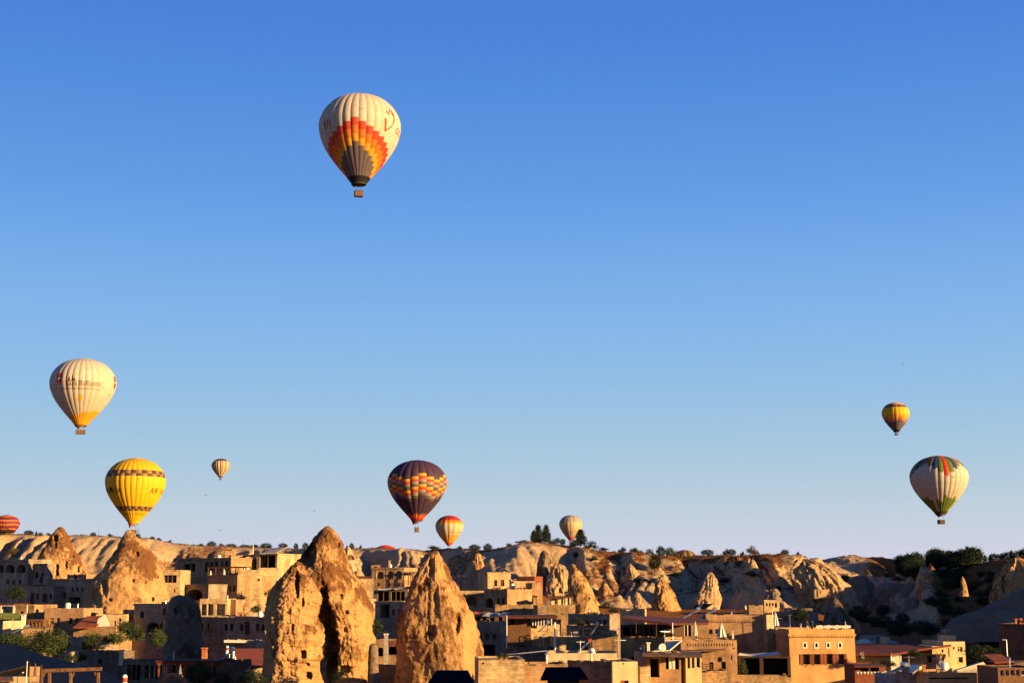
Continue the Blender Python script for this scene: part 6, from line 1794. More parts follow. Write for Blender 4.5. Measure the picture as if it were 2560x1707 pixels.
# dry scrub scattered over the crest and the red slope: nobody could count it
def scrub():
    r = np.random.RandomState(5)
    cm = crown_mesh('scrub_tuft', 33, 'shrub', 7, .30, 5)
    v0 = np.empty(len(cm.vertices) * 3, np.float32)
    cm.vertices.foreach_get('co', v0)
    v0 = v0.reshape(-1, 3)
    f0 = np.arange(len(v0)).reshape(-1, 4)
    N = 3200
    u = np.where(r.rand(N) < .45, r.uniform(1430, 2050, N), r.uniform(-60, 2620, N))
    yf, yr = np.interp(u, FY[:, 0], FY[:, 1]), np.interp(u, RY[:, 0], RY[:, 1])
    redz = ((u > 1430) & (u < 2030)) | (u > 2140)
    s = np.where(redz, r.uniform(.2, 1.03, N), r.uniform(.9, 1.04, N))
    Y = yf + (yr - yf) * s
    x = (u - 1280) / KU * Y
    z = terrain_z(x, Y)
    h = r.uniform(.25, .75, N) * np.where(redz, 1.0, .8)
    a = r.rand(N) * 6.28
    V, F = [], []
    n = 0
    for k in range(N):
        c, s_ = math.cos(a[k]) * h[k] * 1.1, math.sin(a[k]) * h[k] * 1.1
        V.append(np.stack([x[k] + v0[:, 0] * c - v0[:, 1] * s_, Y[k] + v0[:, 0] * s_ + v0[:, 1] * c, z[k] + v0[:, 2] * h[k] - .08], -1))
        F.append(f0 + n)
        n += len(v0)
    return mesh_np('dry_scrub', np.concatenate(V), np.concatenate(F), smooth=False)
M['leafrust'] = leaf_mat('leaf_rust', (0.12, 0.055, 0.018))
o = put('dry_scrub', scrub(), M['leafrust'])
tag(o, 'low dry scrub scattered over the ridge and the red slope', 'scrub', kind='stuff')
# ------------------------------------------------------------------ hot air balloons
FAB = {}
def fabric(key, c):
    m, t, b = new_mat('balloon_fabric_' + key)
    n = noise_node(t, 0.6, 3)
    col = mixc(t, 1.0, c, ramp(t, n.outputs['Fac'], .93, 1.07), 'MULTIPLY')
    t.links.new(col, b.inputs['Base Color'])
    b.inputs['Roughness'].default_value = 0.65
    b.inputs['Specular IOR Level'].default_value = 0.2
    FAB[key] = m
for k, c in dict(white=(.375, .315, .24), cream=(.40, .295, .165), red=(.42, .035, .012), orange=(.50, .11, .012), amber=(.55, .23, .015), yellow=(.52, .29, .006), slate=(.10, .075, .085), black=(.012, .010, .010),
                 purple=(.042, .020, .038), grey=(.21, .155, .115), darkgrey=(.075, .065, .06), plum=(.12, .02, .035), green=(.085, .12, .018), darkgreen=(.03, .04, .010), blue=(.02, .035, .10), brown=(.075, .025, .018),
                 olive=(.20, .13, .045), tan=(.36, .24, .12), bluegrey=(.20, .19, .20), pink=(.45, .14, .08), crimson=(.30, .02, .015)).items():
    fabric(k, c)
M['wicker'] = plain('wicker_basket', (.12, .055, .024), var=.35, scale=5)
M['wickerdark'] = plain('dark_wicker', (.05, .025, .012), var=.3, scale=5)
M['rope'] = plain('balloon_cable', (.12, .10, .09), var=.1)
for k, c in dict(marked=(.30, .03, .015), markbrown=(.07, .02, .012), markdark=(.05, .018, .012), markpale=(.42, .32, .22), markamber=(.55, .24, .01)).items():
    M[k] = plain('print_' + k, c, var=.05)

PROF = np.array([(0, .165), (.05, .250), (.093, .325), (.17, .475), (.262, .636), (.35, .775), (.43, .875), (.53, .963), (.60, .993), (.65, 1.0), (.70, .985), (.77, .93), (.84, .83), (.895, .715), (.94, .57), (.97, .42), (.99, .25), (1.0, .06)])
_pt = np.linspace(0, 1, 400)
_pr = np.interp(_pt, PROF[:, 0], PROF[:, 1])
for _ in range(3):
    _pr = np.convolve(np.pad(_pr, 6, 'edge'), np.ones(13) / 13, 'valid')
_pr[-1] = .05

def balloon(label, uc, vtop, vmouth, wpx, pat, n=24, D=25.0, az0=0.0, basket=(.19, .13, .10), gap=.16, big=True, scoop=None, wick='wicker', mouth_cut=0.0, rows=72, name='hot_air_balloon', bulge=.024):
    """a balloon whose picture is wpx pixels wide; az0: the azimuth (deg, 0 = towards the camera, + = right) of the middle of gore 0"""
    Y = D * FPX / wpx * 0.995
    b = (853.5 - (vmouth + vtop) / 2) / FPX
    Y = Y * (CP - b * SP)
    m = P(uc, vmouth, Y)
    top = P(uc, vtop, Y)
    Rr = D / 2
    Hh = (top.z - m.z)
    # the crown's far edge is hidden from below; allow for the sphere-like top seen from underneath
    t = thing(name, label, 'hot air balloon', (m.x, Y, m.z))
    view = math.degrees(math.atan2(m.x, Y))
    nc = 6 if big else 4
    ts = np.linspace(0, 1, rows + 1)
    rad = np.interp(ts, _pt, _pr) * Rr
    def ang(az):   # azimuth as seen from the camera -> world angle of the outward normal
        return math.radians(-90 + az + 0) - math.radians(view) * 1.0
    def surf(tt, az, off=0.0):
        k = (az - az0) / (360.0 / n) + .5
        f = k - math.floor(k)
        r = np.interp(tt, _pt, _pr) * Rr
        r = r * (1 + bulge * (1 - (2 * f - 1) ** 2) - bulge * .7) + off
        a = ang(az)
        return Vector((r * math.cos(a), r * math.sin(a), tt * Hh))
    # envelope: the crown cap and the mouth ring; the gores are its pieces
    bm = bmesh.new()
    kk = n * 2
    lathe(bm, [(rad[-2] * 1.0, Hh * ts[-2] + .05), (rad[-1] * 1.0, Hh + .06), (.05, Hh + .10)], kk)
    env = put('envelope', bm, [FAB[pat(0, .999, .5)]], t, smooth=True)
    keys = sorted(FAB)
    def gore_arrays(g):
        V = np.zeros((rows + 1, nc + 1, 3))
        for j in range(nc + 1):
            az = az0 + (g - .5 + j / nc) * 360.0 / n
            f = j / nc
            a = ang(az)
            r = rad * (1 + bulge * (1 - (2 * f - 1) ** 2) - bulge * .7)
            V[:, j, 0], V[:, j, 1], V[:, j, 2] = r * math.cos(a), r * math.sin(a), ts * Hh
        mats, mi = [], []
        for i in range(rows):
            for j in range(nc):
                c = pat(g, (ts[i] + ts[i + 1]) / 2, (j + .5) / nc)
                if c not in mats: mats.append(c)
                mi.append(mats.index(c))
        return V.reshape(-1, 3), grid_faces(rows + 1, nc + 1), mats, mi
    if big:
        for g in range(n):
            V, F, mats, mi = gore_arrays(g)
            me = mesh_np('gore', V, F)
            for c in mats: me.materials.append(FAB[c])
            me.polygons.foreach_set('material_index', np.array(mi, np.int32))
            put('gore', me, None, env)
    else:
        Vs, Fs, allm, mis, n0 = [], [], [], [], 0
        for g in range(n):
            V, F, mats, mi = gore_arrays(g)
            Vs.append(V)
            Fs.append(F + n0)
            n0 += len(V)
            for c in mats:
                if c not in allm: allm.append(c)
            mis += [allm.index(mats[k]) for k in mi]
        me = mesh_np('fabric', np.concatenate(Vs), np.concatenate(Fs))
        for c in allm: me.materials.append(FAB[c])
        me.polygons.foreach_set('material_index', np.array(mis, np.int32))
        put('fabric', me, None, t)
    # scoop: a pointed flap hung from the downwind half of the mouth
    r0 = rad[0] * 1.01
    if scoop:
        col, px, pz = scoop
        bm = bmesh.new()
        q = 16
        A, B = [], []
        for k in range(q + 1):
            az = -165 + 210 * k / q
            a = ang(az)
            A.append(bm.verts.new((r0 * math.cos(a), r0 * math.sin(a), 0.02)))
            w = math.sin(math.pi * k / q)
            B.append(bm.verts.new((px * Rr + (r0 * math.cos(a) - px * Rr) * (1 - .9 * w), r0 * math.sin(a) * (1 - .85 * w), pz * Rr * w - .02)))
        for k in range(q):
            bm.faces.new((A[k], A[k + 1], B[k + 1], B[k]))
        put('scoop', bm, [FAB[col]], t, smooth=True)
    child(t, 'mouth_ring', lambda bm: tube(bm, [(r0 * math.cos(k * math.pi / 12), r0 * math.sin(k * math.pi / 12), 0) for k in range(25)], .06 * D / 25, 5), 'rope')
    # basket
    bw, bd, bh = (k * Rr for k in basket)
    z1 = -gap * Rr
    z0 = z1 - bh
    bk = child(t, 'basket', lambda bm: [box(bm, -bw / 2, bw / 2, -bd / 2, -bd / 2 + .07, z0, z1), box(bm, -bw / 2, bw / 2, bd / 2 - .07, bd / 2, z0, z1), box(bm, -bw / 2, -bw / 2 + .07, -bd / 2 + .072, bd / 2 - .072, z0, z1),
                                       box(bm, bw / 2 - .07, bw / 2, -bd / 2 + .072, bd / 2 - .072, z0, z1), box(bm, -bw / 2 + .072, bw / 2 - .072, -bd / 2 + .072, bd / 2 - .072, z0 + .01, z0 + .1),
                                       box(bm, -.05, .05, -bd / 2 + .072, bd / 2 - .072, z0 + .102, z1 - .1)], wick)
    bk.rotation_euler = (0, 0, R(18))
    child(bk, 'rim', lambda bm: [box(bm, -bw / 2 - .06, bw / 2 + .06, s * bd / 2 - .06, s * bd / 2 + .06, z1 + .002, z1 + .12) for s in (-1, 1)] + [box(bm, s * bw / 2 - .06, s * bw / 2 + .06, -bd / 2 + .061, bd / 2 - .061, z1 + .002, z1 + .12) for s in (-1, 1)], 'wickerdark')
    zb = z1 + .45 * gap * Rr + .6
    child(t, 'burner_frame', lambda bm: [bar(bm, (-bw * .3, s * bd * .3, zb), (bw * .3, s * bd * .3, zb), .08) for s in (-1, 1)] + [bar(bm, (s * bw * .3, -bd * .3, zb), (s * bw * .3, bd * .3, zb), .08) for s in (-1, 1)]
          + [lathe(bm, [(.14, -.1), (.2, .1), (.2, .5), (.15, .55)], 10, (x, 0, zb)) for x in (-bw * .14, bw * .14)]
          + [bar(bm, (sx * bw * .3, sy * bd * .3, zb), (sx * bw * .45, sy * bd * .45, z1), .05) for sx in (-1, 1) for sy in (-1, 1)], 'iron')
    if big:
        child(t, 'cable', lambda bm: [bar(bm, (sx * bw * .3, sy * bd * .3, zb), (r0 * math.cos(a), r0 * math.sin(a), 0), .035) for sx, sy, a in
                                      ((-1, -1, -2.6), (-1, -1, -2.0), (1, -1, -1.1), (1, -1, -.5), (1, 1, .5), (1, 1, 1.1), (-1, 1, 2.0), (-1, 1, 2.6))], 'rope')
    t['_r'] = Rr
    return t, surf, Hh, Rr, bk

def wrap_mesh(t, surf, Hh, Rr, me, az, tc, name, mat, cell=.25, off=.045, parent=None, flat=False):
    """lay a flat mesh (x right, y up, metres) on the fabric, centred at azimuth az and height share tc"""
    bm = bmesh.new()
    bm.from_mesh(me)
    xs = [v.co.x for v in bm.verts]
    ys = [v.co.y for v in bm.verts]
    if not xs: return
    for lo, hi, no in ((min(xs), max(xs), (1, 0, 0)), (min(ys), max(ys), (0, 1, 0))):
        k = lo + cell
        while k < hi:
            bmesh.ops.bisect_plane(bm, geom=bm.verts[:] + bm.edges[:] + bm.faces[:], plane_co=(k * no[0], k * no[1], 0), plane_no=no)
            k += cell
    for v in bm.verts:
        tt = min(.99, max(.01, tc + v.co.y / Hh))
        rr = np.interp(tt, _pt, _pr) * Rr
        # arc length along the girdle at the text's own height keeps the lettering upright
        a = az + math.degrees(v.co.x / (np.interp(tc, _pt, _pr) * Rr))
        v.co = surf(tt, a, off)
    return put(name, bm, M[mat], parent or t)

def text_mesh(txt, size, sx=1.0, shear=0.0):
    cu = bpy.data.curves.new('lettering', 'FONT')
    cu.body = txt
    cu.size = size
    cu.shear = shear
    cu.resolution_u = 3
    cu.align_x = 'CENTER'
    cu.align_y = 'CENTER'
    tmp = bpy.data.objects.new('lettering', cu)
    COL.objects.link(tmp)
    me = bpy.data.meshes.new_from_object(tmp.evaluated_get(bpy.context.evaluated_depsgraph_get()))
    bpy.data.objects.remove(tmp)
    me.materials.clear()
    if sx != 1.0:
        for v in me.vertices: v.co.x *= sx
    return me

def shape_mesh(polys):
    bm = bmesh.new()
    for p in polys:
        bm.faces.new([bm.verts.new((x, y, 0)) for x, y in p])
    me = bpy.data.meshes.new('mark')
    bm.to_mesh(me)
    bm.free()
    return me

def stroke(pts, w):
    """a polyline drawn as quads, with round-ish joints"""
    out = []
    for (x0, y0), (x1, y1) in zip(pts, pts[1:]):
        L = math.hypot(x1 - x0, y1 - y0) or 1
        dx, dy = (x1 - x0) / L, (y1 - y0) / L
        e = w * .35
        nx, ny = -dy * w / 2, dx * w / 2
        out.append([(x0 - dx * e - nx, y0 - dy * e - ny), (x1 + dx * e - nx, y1 + dy * e - ny), (x1 + dx * e + nx, y1 + dy * e + ny), (x0 - dx * e + nx, y0 - dy * e + ny)])
    return out

# --- 1: the high white balloon with stepped flames
def pat1(g, t, c):
    k = abs(((g + 16) % 32) - 16)
    s = .615 - .042 * k
    if t < .075: return 'black'
    if s < .22: s = .22 - .0
    if t > s: return 'white'
    if t > s - .083: return 'red'
    if t > s - .166: return 'orange'
    if t > s - .245: return 'amber'
    return 'slate'
b1 = balloon('large white balloon with stepped red, orange and grey flames, highest in the sky', 897, 240, 462, 203, pat1, 32, az0=-8, scoop=('black', -.12, -.07), gap=.17, basket=(.20, .14, .13))
t1, s1, H1, R1_, k1 = b1
wrap_mesh(t1, s1, H1, R1_, text_mesh('ER', 3.4), -53, .575, 'lettering', 'marked')
wrap_mesh(t1, s1, H1, R1_, text_mesh('BALLOONS', .8), -54, .485, 'lettering', 'markpale')
V_ = stroke([(-1.6, 1.7), (-1.1, -1.6)], .75) + stroke([(-1.1, -1.6), (.6, -.4), (1.6, .7), (2.3, 2.4), (2.3, 4.0), (1.9, 5.2)], .34)
wrap_mesh(t1, s1, H1, R1_, shape_mesh(V_), 45, .565, 'lettering', 'marked')
crown = stroke([(-1.6, 4.3), (-.9, 5.4), (-.4, 4.2), (.6, 6.3), (1.2, 4.3), (1.8, 5.5), (1.9, 4.4)], .26)
crown += [[(x + .2 * math.cos(a * 1.047), y + .2 * math.sin(a * 1.047)) for a in range(6)] for x, y in ((-1.0, 6.0), (.6, 6.9), (1.8, 6.1), (-1.3, -2.6))]
wrap_mesh(t1, s1, H1, R1_, shape_mesh(crown), 46, .545, 'emblem', 'marked')
wrap_mesh(t1, s1, H1, R1_, text_mesh('OYAG', 2.9, .8), 80, .555, 'lettering', 'marked')
wrap_mesh(t1, s1, H1, R1_, text_mesh('TC-BJO', .65), 2, .705, 'lettering', 'markpale')
wrap_mesh(t1, s1, H1, R1_, shape_mesh([q for k in range(2) for q in stroke([(-.75 + k * 1.35, 1.9), (-.75 + k * 1.35, -1.9)], .16)]), -8, .72, 'vent_lacing', 'markpale')

# --- 2: the cream balloon with the long company name
def pat2(g, t, c):
    a = (g + c - .5) * 360 / 32
    s = .165 + .055 * math.sin(math.radians(a + 5)) + .012 * math.sin(math.radians(a * 9)) + .008 * math.sin(math.radians(a * 23))
    if t < .015: return 'brown'
    return 'amber' if t < s else 'white'
b2 = balloon('white balloon with long dark lettering and an orange bottom at the left', 202, 897, 1065, 160, pat2, 32, az0=-3, scoop=('amber', -.04, -.10), gap=.135, basket=(.29, .16, .11))
t2, s2, H2, R2_, k2 = b2
wrap_mesh(t2, s2, H2, R2_, text_mesh('kaya Balloons', 2.6, .95), 1, .575, 'lettering', 'markbrown')
wrap_mesh(t2, s2, H2, R2_, shape_mesh(stroke([(-7.6, .75), (8.0, .75)], .08) + stroke([(-7.6, -.95), (8.0, -1.0)], .08)), 2, .575, 'underline', 'markbrown')
wrap_mesh(t2, s2, H2, R2_, text_mesh('www.kapadokyakayaballoons.com', 1.15, 1.05), -6, .500, 'lettering', 'olivemark')
doodle = stroke([(-1.9, -.9), (1.9, -.9)], .12)
for x, h in ((-1.1, .9), (.1, 1.6), (.9, .6)):
    doodle += [[(x - .45, -.9), (x + .45, -.9), (x + .12, h - .9), (x - .12, h - .9)], [(x - .28, h - .9), (x + .28, h - .9), (x, h - .3)]]
wrap_mesh(t2, s2, H2, R2_, shape_mesh(doodle), -19, .645, 'emblem', 'markbrown')
def mini(sc):
    pr = [(0, -1.9), (.5, -1.3), (1.15, -.3), (1.35, .45), (1.1, 1.25), (.5, 1.75), (0, 1.85), (-.5, 1.75), (-1.1, 1.25), (-1.35, .45), (-1.15, -.3), (-.5, -1.3)]
    return [[(x * sc, y * sc) for x, y in pr]]
for az in (-45, 74):
    wrap_mesh(t2, s2, H2, R2_, shape_mesh(mini(1.35)), az, .64, 'emblem', 'marked')
    wrap_mesh(t2, s2, H2, R2_, shape_mesh(stroke([(-1.6, .5), (-.6, -.1), (.5, .3), (1.6, -.1)], .6)), az, .64, 'emblem', 'markpale', off=.09)
wrap_mesh(t2, s2, H2, R2_, shape_mesh([[(.85 * math.cos(a * .628), 1.2 * math.sin(a * .628)) for a in range(10)]]), -5, .37, 'emblem', 'markamber')
wrap_mesh(t2, s2, H2, R2_, text_mesh('TC-B', .8), 62, .455, 'lettering', 'olivemark')

# --- 3: the yellow balloon
def pat3(g, t, c):
    for lo, hi in ((.690, .785), (.178, .250)):
        if lo < t < hi:
            up = t > (lo + hi) / 2
            return 'brown' if (g % 2 == 0) == up else 'olive'
    return 'yellow'
b3 = balloon('bright yellow balloon with two dark chequered bands above the honey coloured cone', 334, 1145, 1308, 147, pat3, 32, az0=-5, scoop=('amber', -.13, -.16), gap=.225, basket=(.20, .13, .12))
t3, s3, H3, R3_, k3 = b3
wrap_mesh(t3, s3, H3, R3_, text_mesh('KAPADOKYA', 2.8, .80, .12), -64, .475, 'lettering', 'markdark')
wrap_mesh(t3, s3, H3, R3_, text_mesh('AIR', 3.4, .85, .25), 41, .475, 'lettering', 'markdark')
wrap_mesh(t3, s3, H3, R3_, text_mesh('BALLOONS', 3.0, .8, .2), 92, .475, 'lettering', 'markdark')
wrap_mesh(t3, s3, H3, R3_, shape_mesh([[(0, -1.2), (.9, .1), (.75, .9), (.3, 1.0), (0, .7), (-.3, 1.0), (-.75, .9), (-.9, .1)]]), -56, .50, 'emblem', 'markdark')
for az, tx in ((-42, 'KAPADOKYA'), (28, 'BALLOONS')):
    wrap_mesh(t3, s3, H3, R3_, text_mesh(tx, .75), az, .135, 'lettering', 'markdark')
wrap_mesh(t3, s3, H3, R3_, text_mesh('TC-BKA', .6), 5, .65, 'lettering', 'olivemark')

# --- 4: the dark purple balloon
def pat4(g, t, c):
    g = (g + 11) % 22 - 11
    z = (0, 1, 2, 1)[g % 4]
    top = .745 - .046 * z
    k = (top - t) / .0435
    if t < .012: return 'black'
    if t < .035 + .0 : return 'crimson'
    if t < .085 + .012 * (g % 3): return 'orange' if g % 2 else 'red'
    if t < .10 + .02 * (g % 2): return 'darkgrey'
    if 0 <= k < 8: return ('amber', 'red', 'grey', 'darkgrey')[int(k) % 4]
    return 'purple'
b4 = balloon('dark purple balloon with a stepped belt of yellow, red and grey blocks', 1042, 1150, 1302, 147, pat4, 22, az0=10.5, scoop=('crimson', -.10, -.14), gap=.22, basket=(.125, .12, .15), bulge=.04)
wrap_mesh(b4[0], b4[1], b4[2], b4[3], text_mesh('TC-BAE', .6), -6, .675, 'lettering', 'markdark')

# --- 5: the white balloon with coloured scallops
def pat7(g, t, c):
    g = (g + 15) % 31 - 15
    k = abs(((g + 4) % 8) - 4)
    e = (.615, .675, .735, .785, .835)[k]
    rnd = .035 * (2 * c - 1) ** 2 * (1 if t < .8 else 1)
    if t > e + rnd: return ('red', 'green', 'blue', 'green', 'red')[k]
    if t < .035: return 'darkgreen'
    lo = (.315, .285, .27, .295, .25, .06, .25, .22)[g % 8]
    if t < lo - rnd * .8: return 'green' if t > .06 else 'darkgreen'
    return 'white'
b7 = balloon('white balloon with red, green and blue scallops on top, lowest at the right', 2352, 1139, 1286, 141, pat7, 31, az0=16, scoop=('darkgreen', -.06, -.10), gap=.19, basket=(.21, .15, .14), wick='wickerdark')
wrap_mesh(b7[0], b7[1], b7[2], b7[3], text_mesh('TC-BVA', .8), 27, .605, 'lettering', 'olivemark')

# --- the small ones
def pat5(g, t, c):
    if t < .05: return 'red'
    if t < .10: return 'orange'
    if t < .33: return 'amber' if t < .22 or g % 2 else 'tan'
    if .40 < t < .45 and (g + int(c * 2)) % 2: return 'pink'
    if t < .70: return 'cream'
    if t < .84: return 'orange' if t > .77 else 'amber'
    return 'crimson'
balloon('red topped orange and cream balloon just above the ridge, right of the purple one', 1123, 1288, 1362, 69, pat5, 16, az0=3, big=False, scoop=('red', -.03, -.10), gap=.20, basket=(.18, .14, .12), bulge=.05)
def pat6(g, t, c):
    if t < .13: return 'red' if t > .03 else 'crimson'
    if t > .70: return 'bluegrey' if g % 2 else 'tan'
    if t > .36: return 'cream' if g % 3 else 'tan'
    return 'bluegrey' if g % 3 == 0 else 'tan'
balloon('tan balloon with grey streaks and a red skirt behind the poplars', 1427, 1287, 1350, 57, pat6, 20, az0=3, big=False, gap=.20)
def pat8(g, t, c):
    if t < .14: return 'black' if t < .09 else 'slate'
    if t < .36 + .05 * math.sin(g * 1.6): return 'slate'
    if t < .45 + .05 * math.sin(g * 1.6): return 'pink' if t < .41 else 'orange'
    if t < .80: return 'yellow' if t > .55 else 'amber'
    if t < .89 + .015 * (g % 2): return 'plum' if g % 2 else 'slate'
    return 'amber'
balloon('small yellow balloon with a plum band and grey bottom, high at the right', 2241, 1006, 1080, 67, pat8, 20, az0=4, big=False, scoop=('black', -.03, -.06), gap=.10, basket=(.24, .16, .12), wick='wickerdark')
def pat9(g, t, c):
    if t > .86: return 'brown'
    if t < .05: return 'black'
    return 'cream' if g % 2 else 'grey'
b9 = balloon('smallest pale ribbed balloon with a dark brown cap, left of the middle', 551, 1146, 1193, 45, pat9, 20, az0=2, big=False, scoop=('black', -.02, -.06), gap=.14, basket=(.22, .16, .14), wick='wickerdark', bulge=.07)
wrap_mesh(b9[0], b9[1], b9[2], b9[3], shape_mesh([[(-1.3, -2), (1.0, -2.2), (1.4, 1.8), (-.6, 2.2)]]), 76, .54, 'emblem', 'markbrown')
def pat10(g, t, c):
    a = (g + c) / 24 * 6.283
    q = (t + .028 * abs(((g + c) / 3.0) % 2 - 1)) * 5.4
    f = q % 1.0
    if f < .22: return 'orange' if f > .09 else 'amber'
    if f > .88: return 'crimson'
    return 'plum'
balloon('plum balloon with orange wavy bands at the left edge above the ridge', 14, 1287, 1344, 64, pat10, 24, az0=2, big=False, gap=.2)
def pat11(g, t, c): return ('olive', 'darkgreen', 'olive', 'plum')[g % 4]
balloon('green, yellow and plum striped balloon top rising behind the ridge', 1713, 1374, 1446, 66, pat11, 20, az0=2, big=False)
def pat12(g, t, c): return 'crimson' if t < .93 else 'red'
balloon('red balloon top just showing behind the ridge between the pinnacles', 963, 1362, 1444, 72, pat12, 20, az0=2, big=False)
# ------------------------------------------------------------------ people, birds, masts
def figure(name, joints, edges, mats=('cloth_dark',), sub=2):
    """one continuous body: a skinned skeleton; joints: {key: (x, y, z, radius)}"""
    keys = list(joints)
    me = bpy.data.meshes.new(name)
    me.from_pydata([joints[k][:3] for k in keys], [(keys.index(a), keys.index(b)) for a, b in edges], [])
    o = bpy.data.objects.new(name, me)
    COL.objects.link(o)
    sm = o.modifiers.new('skin', 'SKIN')
    sm.use_smooth_shade = True
    for i, k in enumerate(keys):
        me.skin_vertices[0].data[i].radius = (joints[k][3], joints[k][3])
        me.skin_vertices[0].data[i].use_root = (k == 'pelvis')
    ss = o.modifiers.new('sub', 'SUBSURF')
    ss.levels = ss.render_levels = sub
    m2 = bpy.data.meshes.new_from_object(o.evaluated_get(bpy.context.evaluated_depsgraph_get()))
    bpy.data.objects.remove(o)
    m2.name = name
    return m2
for k, c in dict(skin=(.32, .16, .09), hair=(.02, .012, .008), clothdark=(.025, .022, .025), clothred=(.16, .03, .02), clothblue=(.03, .045, .09), clothpale=(.42, .36, .28)).items():
    M[k] = plain('person_' + k, c, var=.1)

def person(label, loc, rz, top='clothdark', legs='clothpale', h=1.72, pose=0, group=None, bust=False):
    s = h / 1.75
    J = {'pelvis': (0, 0, .95, .14), 'waist': (0, 0, 1.08, .125), 'chest': (0, -.01, 1.30, .155), 'neck0': (0, 0, 1.45, .085), 'neck': (0, 0, 1.52, .055), 'head': (0, -.015, 1.60, .085), 'crownh': (0, -.01, 1.70, .075)}
    E = [('pelvis', 'waist'), ('waist', 'chest'), ('chest', 'neck0'), ('neck0', 'neck'), ('neck', 'head'), ('head', 'crownh')]
    for sx in (-1, 1):
        n = 'l' if sx < 0 else 'r'
        st = .10 if pose == 1 else 0
        J.update({n + 'hip': (sx * .09, 0, .88, .105), n + 'knee': (sx * .10, -.02 - st * sx, .49, .065), n + 'ankle': (sx * .10, .02 - st * 2 * sx, .09, .045), n + 'toe': (sx * .12, -.14 - st * 2 * sx, .04, .035)})
        up = pose == 2 and sx > 0
        J.update({n + 'sh': (sx * .19, 0, 1.40, .07), n + 'el': (sx * .27, -.04 if not up else -.2, 1.12 if not up else 1.25, .045), n + 'wr': (sx * .26, -.16 if not up else -.32, .90 if not up else 1.45, .032), n + 'ha': (sx * .255, -.21 if not up else -.34, .83 if not up else 1.53, .035)})
        E += [('pelvis', n + 'hip'), (n + 'hip', n + 'knee'), (n + 'knee', n + 'ankle'), (n + 'ankle', n + 'toe'), ('neck0', n + 'sh'), (n + 'sh', n + 'el'), (n + 'el', n + 'wr'), (n + 'wr', n + 'ha')]
    key = ('person_mesh', pose, top, legs)
    if key not in PROTO:
        me = figure('person', J, E)
        for k in ('skin', top, legs, 'hair'): me.materials.append(M[k])
        for p in me.polygons:
            c = p.center
            if c.z > 1.50: p.material_index = 0
            elif c.z < .93 and abs(c.x) < .22: p.material_index = 2
            elif abs(c.x) > .2 and (c.z < .97 or c.z > 1.47): p.material_index = 0
            else: p.material_index = 1
            if c.z < .10: p.material_index = 3
        hb = bmesh.new()
        bmesh.ops.create_uvsphere(hb, u_segments=12, v_segments=8, radius=.098)
        for v in hb.verts: v.co = Vector((v.co.x * .95, v.co.y * 1.08 + .012, v.co.z * 1.05 + 1.665))
        bmesh.ops.delete(hb, geom=[f for f in hb.faces if f.calc_center_median().z < 1.62 and f.calc_center_median().y < .02 or f.calc_center_median().z < 1.57], context='FACES')
        hm = bpy.data.meshes.new('hair')
        hb.to_mesh(hm)
        hb.free()
        hm.materials.append(M['hair'])
        PROTO[key] = (me, hm)
    me, hm = PROTO[key]
    o = put('person', me, None, None, loc, rz)
    o.scale = (s, s, s)
    tag(o, label, 'person', group)
    put('hair', hm, None, o)
    return o

zr3 = ALLH['R3'].o.z + ALLH['R3'].h - .5
person('person in dark top and pale trousers on the roof of the tan guest house', (P(2018, 1560, 211).x, 211, zr3), R(30), 'clothdark', 'clothpale', 1.72, 1)
person('person in dark clothes with a raised arm on the roof of the tan guest house', (P(2030, 1560, 212).x, 212, zr3), R(-40), 'clothblue', 'clothdark', 1.70, 2)
zt_ = P(1890, 1536, 213).z
person('person in a white shirt on the roof terrace beside the straw coloured pavilion', (P(1864, 1530, 218).x, 218, P(1864, 1538, 218).z), R(60), 'clothpale', 'clothdark', 1.7, 1)
# riders: only heads and shoulders show above the basket rims
for (t_, sf, Hh_, Rr_, bk_), lab, xs, tops in ((b2, 'white balloon with the dark lettering', (-1.3, -.75, -.1, .5, 1.2), ('clothdark', 'clothred', 'clothblue', 'clothdark', 'clothpale')),
                                              (b7, 'white balloon with the coloured scallops', (-.9, -.2, .7), ('clothdark', 'clothdark', 'clothred')),
                                              (b1, 'highest white balloon', (-.5, .4), ('clothred', 'clothdark'))):
    zfl = t_.location.z + min(v.co.z for v in bk_.data.vertices) + .12
    for i, x in enumerate(xs):
        person('rider in the basket of the %s' % lab, (t_.location.x + x, t_.location.y + (-.35 if i % 2 else .3), zfl), R(40 * i), tops[i], 'clothdark', 1.72, 0, 'riders in the basket of the %s' % lab)

def bird_mesh(flap, bank):
    bm = bmesh.new()
    tube(bm, [(0, -.42, 0), (0, -.25, .02), (0, .0, .02), (0, .3, 0), (0, .5, -.01)], [.03, .085, .10, .06, .015], 6)
    for sx in (-1, 1):
        a = [(sx * .06, -.12, .03), (sx * .55, -.22, .03 + flap * .5), (sx * 1.05, .05, .02 + flap), (sx * .55, .10, .02 + flap * .5), (sx * .06, .14, .03)]
        poly_prism(bm, [Vector(p) for p in (a if sx > 0 else a[::-1])], .025)
    poly_prism(bm, [Vector(p) for p in ((-.05, .4, 0), (.05, .4, 0), (.16, .72, 0), (0, .66, 0), (-.16, .72, 0))], .02)
    bmesh.ops.recalc_face_normals(bm, faces=bm.faces)
    me = bpy.data.meshes.new('bird')
    bm.to_mesh(me)
    bm.free()
    me.materials.append(M['bird'])
    return me
M['bird'] = plain('dark_feathers', (.05, .04, .035), var=.2)
BM_ = [bird_mesh(f, 0) for f in (.45, -.25, .1)]
BIRDS = []
